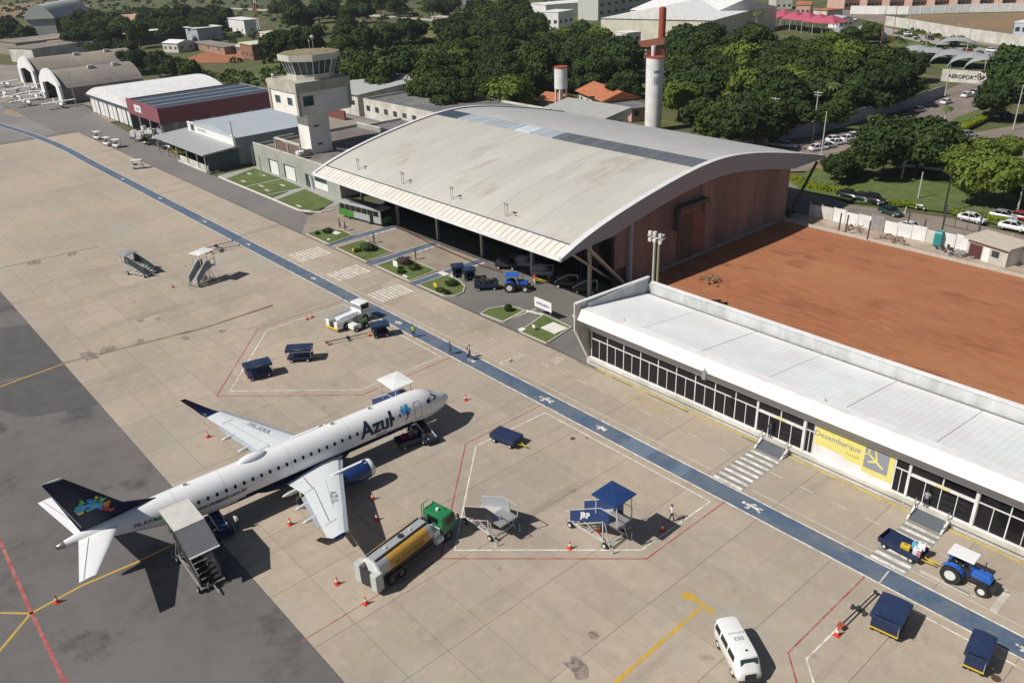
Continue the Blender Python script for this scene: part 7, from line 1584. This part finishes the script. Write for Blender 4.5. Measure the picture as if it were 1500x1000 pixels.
# ---- cones
cone_src = None
def cone(px, py, lb, s=1.0):
    global cone_src
    g = G(px, py)
    if cone_src is None:
        t = thing('traffic_cone', lb, 'cone', g, 0, 'orange traffic cones on the apron'); b = B(); b.box(-.22, -.22, 0, .22, .22, .05); b.build('base', M_orange, t); b = B(); b.cyl((0, 0, .05), (0, 0, .32), .17, .11, 12); b.cyl((0, 0, .52), (0, 0, .75), .075, .03, 12); b.build('body', M_orange, t); b = B(); b.cyl((0, 0, .32), (0, 0, .52), .112, .074, 12); b.build('white_band', M_wp, t); cone_src = t
    else: t = dup(cone_src, g, 0, lb)
    t.scale = (s*1.0,)*3
for q in ((425, 768, 'cone under the trailing edge of the near wing'), (546, 731, 'cone by the engine shadow, upper of the pair in front of the near wing'), (552, 761, 'cone in front of the near wing, lower of the pair'), (494, 855, 'cone left of the fuel truck rear'), (536, 884, 'cone below the fuel truck rear on the red line'),
          (835, 803, 'cone left of the JRP stairs near the white line'), (877, 778, 'cone under the chassis of the JRP stairs'), (970, 777, 'cone in the shadow of the JRP stairs'), (84, 882, 'cone on the yellow line at the tail'), (305, 640, 'cone beside the far wing'), (682, 586, 'white and red cone ahead of the airliner nose'), (1226, 930, 'cone at the end of the lower right tow bar'),
          (450, 468, 'left cone of the two left of the pushback tractor'), (457, 465, 'right cone of the two left of the pushback tractor'), (253, 421, 'small dark cone between the two parked stairs'), (541, 492, 'cone by the tow bar end')): cone(*q)
# low chocks and ground fittings
for px, py, lb in ((1398, 990, 'round dark manhole lid at the lower right'),): pass
g = G(1459, 993); b = B(); b.cyl((g.x, g.y, 0), (g.x, g.y, .03), .3, n=16); struct('manhole_lid', b, mat('iron', (.10, .05, .04), .7))
g = G(839, 642); b = B(); b.cyl((g.x, g.y, 0), (g.x, g.y, .03), .25, n=16); struct('manhole_lid', b, MATS['iron'])
# ---- bus
BS = thing('bus', 'green and grey city bus parked under the left end of the hangar canopy', 'bus', (-124.2, 72.8, 0), R(9))
b = B(); b.box(-5.6, -1.25, .45, 5.6, 1.25, 3.1); b.build('body', mat('bus_grey', (.36, .38, .38), .5, var=.08, coord='obj'), BS, bevel=.12)
b = B(); b.box(-5.62, -1.28, .5, -1.6, -1.255, 1.7); b.box(5.61, -1.2, .5, 5.64, 1.2, 1.4); b.build('green_panel', mat('bus_green', (.05, .22, .03), .5, coord='obj'), BS)['kind'] = 'stuff'
for k in range(7): b = B(); x = -5.3+1.5*k; b.box(x, -1.28, 1.75, x+1.38, -1.255, 2.7); b.build('side_window', M_glass, BS)
b = B(); b.box(5.61, -1.1, 1.5, 5.65, 1.1, 2.8); b.build('windscreen', M_glass, BS); b = B(); b.box(-3, -.9, 3.1, 3.5, .9, 3.25); b.build('roof_unit', mat('bus_roof', (.12, .12, .12), .7), BS, bevel=.05)
b = B(); b.box(2.7, -1.285, .5, 3.6, -1.26, 2.7); b.build('door', M_glass, BS)
for x in (-3.2, 3.9-1.6):
    for s_ in (1, -1): wheel(BS, x, s_*1.05, .48, .3, .5, M_bare)
# ---- cars
def car(label, px, py, rz, paint, L_=4.3, W_=.86, H_=1.42, group='cars parked along the streets', suv=False, loc=None):
    g = G(px, py) if loc is None else Vector((*loc, 0)); t = thing('parked_car', label, 'car', (g.x, g.y, 0), rz, group); h = L_/2; z1 = .92 if not suv else 1.05; H_ = H_+(.25 if suv else 0)
    bodyloft([(-h, .35, .78, .72, .66), (-h+.08, .25, z1-.02, .80, .74), (-h+.6, .22, z1, W_, .80), (h-1.3, .22, z1, W_, .80), (h-.35, .25, z1-.18, .82, .72), (h-.05, .3, .66, .76, .66), (h, .35, .6, .68, .6)], 'body', paint, t)
    b = B(); r0, r1 = (-h+.25 if suv else -h+.45), h-1.15; f = .40 if suv else .62
    v = [(r0, -.76, z1-.06), (r1, -.76, z1-.06), (r1-.68, -.62, H_-.06), (r0+f, -.62, H_-.06), (r0, .76, z1-.06), (r1, .76, z1-.06), (r1-.68, .62, H_-.06), (r0+f, .62, H_-.06)]
    b.add(v, [(0, 1, 2, 3), (7, 6, 5, 4), (1, 5, 6, 2), (0, 3, 7, 4), (3, 2, 6, 7)]); b.build('glasshouse', M_glass, t)
    b = B(); b.box(r0+f-.03, -.64, H_-.07, r1-.66, .64, H_+.0, top=.95); b.build('roof', paint, t, bevel=.03)
    b = B()
    for s_ in (1, -1): b.bar((r0+f+.75, s_*.77, z1-.05), (r0+f+.8, s_*.63, H_-.03), .08); b.bar((r1, s_*.75, z1-.05), (r1-.68, s_*.62, H_-.03), .05); b.bar((r0+.02, s_*.75, z1-.05), (r0+f, s_*.62, H_-.03), .07)
    b.build('pillar', paint, t)['kind'] = 'stuff'
    for x in (-h+.8, h-.85):
        for s_ in (1, -1): wheel(t, x, s_*.74, .31, .2, .6, M_alu)
    for s_ in (1, -1):
        b = B(); b.box(h-.12, s_*.55-.14, .6, h-.02, s_*.55+.14, .72); b.build('headlight', M_rim, t); b = B(); b.box(-h+.02, s_*.58-.12, .65, -h+.1, s_*.58+.12, .8); b.build('tail_light', M_redb, t)
    return t
CB = mat('car_black', (.02, .022, .022), .25, coord='obj', coat=.5); CG = mat('car_darkgreen', (.02, .05, .045), .25, coord='obj', coat=.5); CW = mat('car_white', (.72, .73, .74), .3, coord='obj', coat=.5); CS = mat('car_silver', (.40, .42, .44), .3, .4, coord='obj', coat=.5); CR = mat('car_red', (.30, .03, .03), .3, coord='obj', coat=.5)
for q in (('black car at the left end of the kerb row on the rear street', 1243, 289, -.05, CB, {}), ('dark car second from the left in the kerb row on the rear street', 1262, 293, -.08, CG, {}), ('black off roader parked at the kerb of the rear street', 1280, 297, -.1, CB, {'suv': True}), ('dark green car driving in the middle of the rear street', 1304, 314, -.28, CG, {}),
          ('white car behind the white fence sheets', 1334, 338, -.2, CW, {}), ('white saloon car under the bright green tree', 1423, 324, -.08, CW, {}), ('white car at the right edge of the rear street', 1484, 336, 0, CW, {}), ('dark red car partly hidden at the right frame edge', 1497, 322, 0, CR, {}), ('pinkish grey car under the right edge tree', 1470, 320, .1, CS, {}),
          ('white car behind the hangar roof tip, left of two', 1137, 214, .2, CW, {}), ('white car behind the hangar roof tip, right of two', 1153, 216, .2, CW, {}), ('pale blue car nearest the hangar corner on the side street', 1198, 220, 1.2, CW, {}), ('silver car just behind the pale blue one', 1211, 217, 1.2, CS, {}), ('white car third in the row on the side street', 1226, 212, 1.25, CW, {}), ('white car fourth in the row on the side street', 1243, 206, 1.25, CW, {}), ('small white car fifth in the row on the side street', 1252, 202, 1.25, CW, {}),
          ('silver car driving along the long grey wall', 1346, 164, 1.4, CS, {}), ('pale green car by the small street bend', 1386, 152, 1.5, CW, {}), ('white car farthest up the side street', 1416, 142, 1.5, CW, {}), ('grey car beside the farthest white one', 1428, 138, 1.5, CS, {}), ('silver car on the parking lane at the right', 1417, 200, 1.0, CS, {}), ('white car nose by the parking lane hedge', 1401, 206, 1.2, CW, {}),
          ('white car beneath the big dark tree at the right', 1449, 172, .6, CW, {}), ('black car beneath the big dark tree at the right', 1462, 172, .6, CB, {}), ('dark car in the shade beside the black one', 1474, 172, .6, CB, {}), ('white car half hidden by the verge trees', 1338, 246, .3, CW, {}), ('second white car half hidden by the verge trees', 1370, 250, .3, CW, {}), ('white car behind the bright verge trees', 1408, 240, .4, CW, {}), ('silver car at the right edge of the parking', 1492, 216, .5, CS, {}), ('white car beside the brown soil bank', 1222, 207, 1.25, CW, {}), ('white car on the far avenue, leftmost', 1330, 52, -.5, CW, {}), ('dark car on the far avenue, second', 1362, 58, -.5, CB, {}), ('silver car on the far avenue, third', 1398, 66, -.5, CS, {}), ('white car on the far avenue, rightmost', 1452, 76, -.5, CW, {}), ('red car on the pale avenue lane', 1420, 78, -.5, CR, {}), ('white car at the avenue bend by the canopies', 1250, 30, -.4, CW, {})):
    car(q[0], q[1], q[2], q[3], q[4], **q[5])
for i, (px, py, lb, m_) in enumerate(((257, 221, 'yellow taxi left of the pair in front of the shed', M_ypaint), (267, 225, 'yellow taxi right of the pair in front of the shed', M_ypaint), (245, 217, 'dark car left of the yellow pair', CB), (225, 212, 'black pickup in front of the maroon hangar', CB), (236, 205, 'white car between the maroon hangar and the shed', CW))): car(lb, px, py, -.1+.3*i, m_, group='cars in front of the hangars')
g = G(1347, 307); t = thing('motorbike', 'white motorbike parked at the kerb beside the verge path', 'motorbike', g, .2); b = B(); b.ell((.1, 0, .75), (.45, .15, .18), 10, 6); b.build('tank', CW, t); b = B(); b.box(-.7, -.12, .7, 0, .12, .85); b.build('saddle', CW, t); b = B(); b.bar((.45, 0, .95), (.6, 0, .3), .05); b.bar((.4, -.3, 1.0), (.4, .3, 1.0), .03); b.build('fork', M_alu, t)
for x in (-.62, .65): wheel(t, x, 0, .31, .1, .5)
for i, (px, py, lb) in enumerate(((1326, 312, 'pale short bollard on the rear street'), (1460, 350, 'small pale bollard beyond the site hut'), (1482, 352, 'second small bollard beyond the site hut'))):
    g = G(px, py); t = thing('bollard', lb, 'bollard', g); b = B(); b.cyl((0, 0, 0), (0, 0, .9), .16, .13, 10); b.build('post', M_kerb, t); b = B(); b.ell((0, 0, .95), (.14, .14, .1), 10, 6); b.build('cap', M_kerb, t)
# ---- ground carts near the far hangars
def gcart(label, px, py, rz, roof=M_wp):
    g = G(px, py); t = thing('utility_cart', label, 'utility cart', g, rz, 'white utility carts'); b = B(); b.box(-1.3, -.65, .3, 1.3, .65, .85); b.build('body', M_wp, t, bevel=.08); b = B(); b.box(-.9, -.5, .86, -.2, .5, 1.1); b.build('seat', M_blackp, t)
    for x in (-1.1, .9):
        for s_ in (1, -1): b = B(); b.bar((x, s_*.6, .8), (x*.9, s_*.58, 1.95), .06); b.build('roof_post', M_blackp, t)
    b = B(); b.box(-1.3, -.7, 1.95, 1.1, .7, 2.05); b.build('roof', roof, t, bevel=.04)
    for x in (-.85, .85):
        for s_ in (1, -1): wheel(t, x, s_*.6, .28, .18)
gcart('white roofed utility cart driving alone along the grey access road', 203, 247, R(60)); gcart('first white utility cart of the train on the access road', 144, 204, R(10)); gcart('second white utility cart of the train on the access road', 158, 213, R(10)); gcart('third white utility cart of the train on the access road', 172, 216, R(10))
rs = random.Random(9)
for i in range(9):
    px, py = 196+rs.random()*45, 188+rs.random()*20; g = G(px, py); t = thing('ramp_trailer', 'parked ramp trailer with white and dark fittings in front of the maroon hangar', 'trailer', g, rs.uniform(0, 3), 'ramp trailers in front of the maroon hangar')
    b = B(); b.box(-1.8, -.8, .5, 1.8, .8, .7); b.build('deck', M_greywall, t); b = B()
    for k in range(3): b.box(-1.6+1.1*k, -.6, .7, -.8+1.1*k, .6, .9+rs.random()*1.2)
    b.build('load', rs.choice([M_wp, M_blackp, M_wp]), t)['kind'] = 'stuff'
    for x in (-1.2, 1.2):
        for s_ in (1, -1): wheel(t, x, s_*.75, .3, .2)
for i, (px, py, lb, m_) in enumerate(((742, 393, 'dark covered trailer in the shade under the hangar canopy', M_blackp), (768, 392, 'dark grey mobile conveyor with raised arm under the canopy', M_greywall), (795, 405, 'grey draped machine beside the person in orange', M_greywall), (830, 420, 'row of chromed trolley frames, upper one under the canopy', M_blackp), (858, 428, 'row of chromed trolley frames, lower one under the canopy', M_blackp))):
    g = G(px, py); t = thing('covered_machine', lb, 'ground equipment', g, R(35)); b = B(); b.box(-1.6, -.8, .5, 1.6, .8, 1.1); b.build('base', m_, t, bevel=.08); b = B(); b.ell((-.3, 0, 1.3), (1.2, .7, .7), 12, 8); b.build('cover', m_, t, smooth=True)
    b = B(); rail(b, [(-1.6, -.8, 1.0), (.2, -.8, 2.1), (1.7, -.8, 2.2), (1.7, -.8, .6)], .08); b.build('arm', M_alu if 'trolley' in lb else m_, t)
    for x in (-1.1, 1.1):
        for s_ in (1, -1): wheel(t, x, s_*.7, .3, .2)
g = G(795, 414); t = thing('yellow_trailer', 'small yellow tow dolly right of the person in orange', 'dolly', g, R(30)); b = B(); b.bar((-1.2, -.4, .4), (1.0, 0, .35), .14); b.bar((-1.2, .4, .4), (1.0, 0, .35), .14); b.box(-1.3, -.5, .3, -.9, .5, .55); b.build('frame', M_ypaint, t)
for s_ in (1, -1): wheel(t, -1.0, s_*.5, .22, .14)
# light aircraft at the far left
def lightplane(label, px, py, rz):
    g = G(px, py); t = thing('light_aircraft', label, 'light aircraft', g, rz, 'light aircraft parked by the old hangars')
    b = B(); v = []; n = 10; st = [(3.2, .15, 1.2), (2.9, .45, 1.2), (1.5, .6, 1.35), (0, .6, 1.4), (-1.5, .4, 1.4), (-4.2, .12, 1.5)]
    for x, r, z in st: v += [(x, r*math.cos(2*math.pi*i/n), z+r*math.sin(2*math.pi*i/n)) for i in range(n)]
    b.add(v, [(j*n+i, j*n+(i+1) % n, (j+1)*n+(i+1) % n, (j+1)*n+i) for j in range(5) for i in range(n)]); b.build('fuselage', M_wp, t, smooth=True)
    b = B(); b.box(-.3, -5.3, 1.95, 1.3, 5.3, 2.08); b.build('wing', M_wp, t); b = B(); b.box(-4.3, -1.6, 1.5, -3.5, 1.6, 1.56); b.build('tailplane', M_wp, t); b = B(); b.xprism([(0, 0)]*0 or [(-.02, 1.5), (.02, 1.5), (.02, 2.7), (-.02, 2.7)], -4.4, -3.7); b.build('fin', M_wp, t)
    b = B(); b.box(.2, -.45, 1.75, 1.2, .45, 2.0); b.build('canopy', M_glass, t); b = B(); b.cyl((3.2, 0, 1.2), (3.3, 0, 1.2), .12, n=8); b.box(3.25, -.05, .4, 3.3, .05, 2.0); b.build('propeller', M_blackp, t)
    for x, y in ((2.2, 0), (-.2, .9), (-.2, -.9)): wheel(t, x, y, .2, .12)
for i, (px, py, a_) in enumerate(((8, 128, .4), (28, 137, -.3), (46, 133, .2), (52, 146, .1), (22, 148, .6), (64, 141, -.5), (88, 158, 0.1), (4, 142, .3), (40, 155, .2))):
    lightplane(('white light aircraft at the left frame edge, rear row', 'white light aircraft second in the rear row', 'white light aircraft third in the rear row', 'white light aircraft in the front row by the green bush', 'white light aircraft in the front row left', 'white light aircraft nearest the old hangar doors', 'white light aircraft parked right by the white arched front', 'white light aircraft cut by the left frame edge', 'white light aircraft in the foremost row')[i], px, py, a_)

# ================================================================== PEOPLE
def person(label, px, py, rz, shirt, legs, step=.18, armup=False, arms=.25, vest=None, loc=None, h=1.74):
    g = G(px, py) if loc is None else Vector(loc); t = thing('person', label, 'person', g, rz); k = h/1.74
    V_ = []; E_ = []; R_ = []
    def ad(p, r, par=None): V_.append(Vector(p)*k); R_.append(r*k); i = len(V_)-1; (E_.append((par, i)) if par is not None else None); return i
    pel = ad((0, 0, .95), .135); wa = ad((0, 0, 1.1), .12, pel); ch = ad((0, 0, 1.30), .15, wa); nk0 = ad((0, 0, 1.46), .075, ch); nk = ad((.01, 0, 1.53), .055, nk0); hd = ad((.02, 0, 1.61), .088, nk); hd2 = ad((.02, 0, 1.68), .08, hd)
    for s_ in (1, -1):
        f = s_*step
        hp_ = ad((0, s_*.10, .88), .10, pel); kn = ad((f*.55+.04, s_*.11, .49), .062, hp_); an = ad((f-.04, s_*.11, .09), .042, kn); ad((f+.10, s_*.12, .035), .035, an)
        sh = ad((0, s_*.19, 1.41), .062, ch)
        if armup and s_ > 0: el = ad((.12, .30, 1.62), .042, sh); wr = ad((.1, .26, 1.86), .028, el); d = Vector((0, 0, 1))
        else: el = ad((-f*.4-.02, s_*.26, 1.13), .044, sh); wr = ad((-f*.9+.08*arms*4, s_*.27, .90), .030, el); d = Vector((.25, 0, -1)).normalized()
        w0 = V_[wr]/k; pm = ad(w0+d*.07, .034, wr)
        for q, (oy, ln) in enumerate(((-.03, .085), (-.01, .095), (.01, .09), (.03, .07))): a0 = ad(w0+d*.11+Vector((oy, 0, 0)), .010, pm); ad(w0+d*(.11+ln*.8)+Vector((oy+.012, 0, 0)), .008, a0)
        th = ad(w0+d*.07+Vector((.045, -s_*.02, 0)), .011, pm); ad(w0+d*.12+Vector((.06, -s_*.03, 0)), .009, th)
    me_ = bpy.data.meshes.new('body'); me_.from_pydata(V_, E_, []); o = bpy.data.objects.new('body', me_); COL.objects.link(o)
    sk = o.modifiers.new('skin', 'SKIN'); 
    for i, sv in enumerate(me_.skin_vertices[0].data): sv.radius = (R_[i], R_[i]); sv.use_root = (i == 0)
    sb_ = o.modifiers.new('sub', 'SUBSURF'); sb_.levels = 1; sb_.render_levels = 1
    dg = bpy.context.evaluated_depsgraph_get(); m2 = bpy.data.meshes.new_from_object(o.evaluated_get(dg)); bpy.data.objects.remove(o)
    for q in (M_skin, shirt, legs, M_black, vest or shirt): m2.materials.append(q)
    for p in m2.polygons:
        c = p.center/k; z = c.z; far_ = abs(c.y) > .215
        p.material_index = 3 if z < .10 else 2 if (z < .98 and not (far_ and z > .7)) else 0 if z > 1.49 and abs(c.y) < .15 or (far_ and z < 1.12) or (armup and z > 1.65) else (4 if vest and abs(c.y) < .2 else 1); p.use_smooth = True
    body = bpy.data.objects.new('body', m2); COL.objects.link(body); body.parent = t
    b = B(); b.ell((.0, 0, 1.675*k), (.10*k, .092*k, .095*k), 12, 8); b.build('hair', M_hair, t, smooth=True)
    b = B(); b.ell((.115*k, 0, 1.61*k), (.018, .014, .022), 6, 4)
    for s_ in (1, -1): b.ell((.095*k, s_*.034, 1.64*k), (.012, .014, .009), 6, 4); b.ell((.015*k, s_*.092*k, 1.62*k), (.02, .012, .03), 6, 4)
    b.ell((.10*k, 0, 1.565*k), (.012, .026, .008), 6, 4)
    b.build('face_features', M_skin, t)['kind'] = 'stuff'
    return t
person('person in a yellow high visibility vest standing on the blue path', 606, 494, 2.2, M_grnshirt, M_jean, .08, vest=M_hiviz)
person('person in a dark green shirt walking on the blue path', 660, 519, -2.4, M_grnshirt, M_jean, .16)
person('person in a white shirt on the blue path with one arm raised', 686, 528, -2.2, M_shirt, M_jean, .14, armup=True)
person('person in a black cap standing just behind the white shirted person', 688, 524, .6, M_shirt, M_jean, .06)
person('person in a white shirt walking beside the JRP stairs', 983, 763, .8, M_shirt, M_jean, .26)
person('person in an orange vest standing by the canopied blue tractor', 783, 417, -1.4, M_orange, M_shirt, .1, vest=M_orange)
person('person in dark clothes near the green bus, left of two', 498, 334, 1.0, M_blackp, M_jean, .1); person('person in dark clothes near the green bus, right of two', 506, 338, 1.0, M_blackp, M_jean, .14)
person('person in dark clothes behind the second planted island', 548, 356, 1.2, M_blackp, M_jean, .12); person('person in dark clothes behind the third planted island', 609, 380, 1.2, M_blackp, M_jean, .12)
person('person in a navy uniform at the top of the left terminal ramp', 1128, 638, 2.0, M_jean, M_jean, .08, loc=(-34.2, 61.08, .95)); person('person in grey at the top of the right terminal ramp', 1352, 742, 2.0, M_greywall, M_jean, .08, loc=(-19.4, 61.08, .95))
person('person in a blue uniform working at the front hold', 604, 640, 2.6, M_canopyb, M_jean, .1, loc=(-60.0, 37.2, 0)); person('person in a pale shirt under the rear fuselage', 322, 768, 2.0, M_shirt, M_jean, .1, loc=(-58.6, 18.2, 0))
for o in COL.objects:
    if o.type == 'EMPTY' and len(o.children) == 0 and o.parent is None: bpy.data.objects.remove(o)

# ================================================================== AIR
hb = B(); hb.box(-1500, -160, -1.3, 110, 1400, 46.5); hz_o = hb.build('haze', mat('haze_air', (1, 1, 1))); hz_o['kind'] = 'stuff'
hm = MATS['haze_air']; hm.node_tree.nodes.clear(); ho = hm.node_tree.nodes.new('ShaderNodeOutputMaterial'); hv = hm.node_tree.nodes.new('ShaderNodeVolumePrincipled')
hv.inputs['Density'].default_value = 0.0001; hv.inputs['Color'].default_value = (.80, .86, .95, 1); hm.node_tree.links.new(hv.outputs[0], ho.inputs['Volume'])
hv.inputs['Anisotropy'].default_value = .2
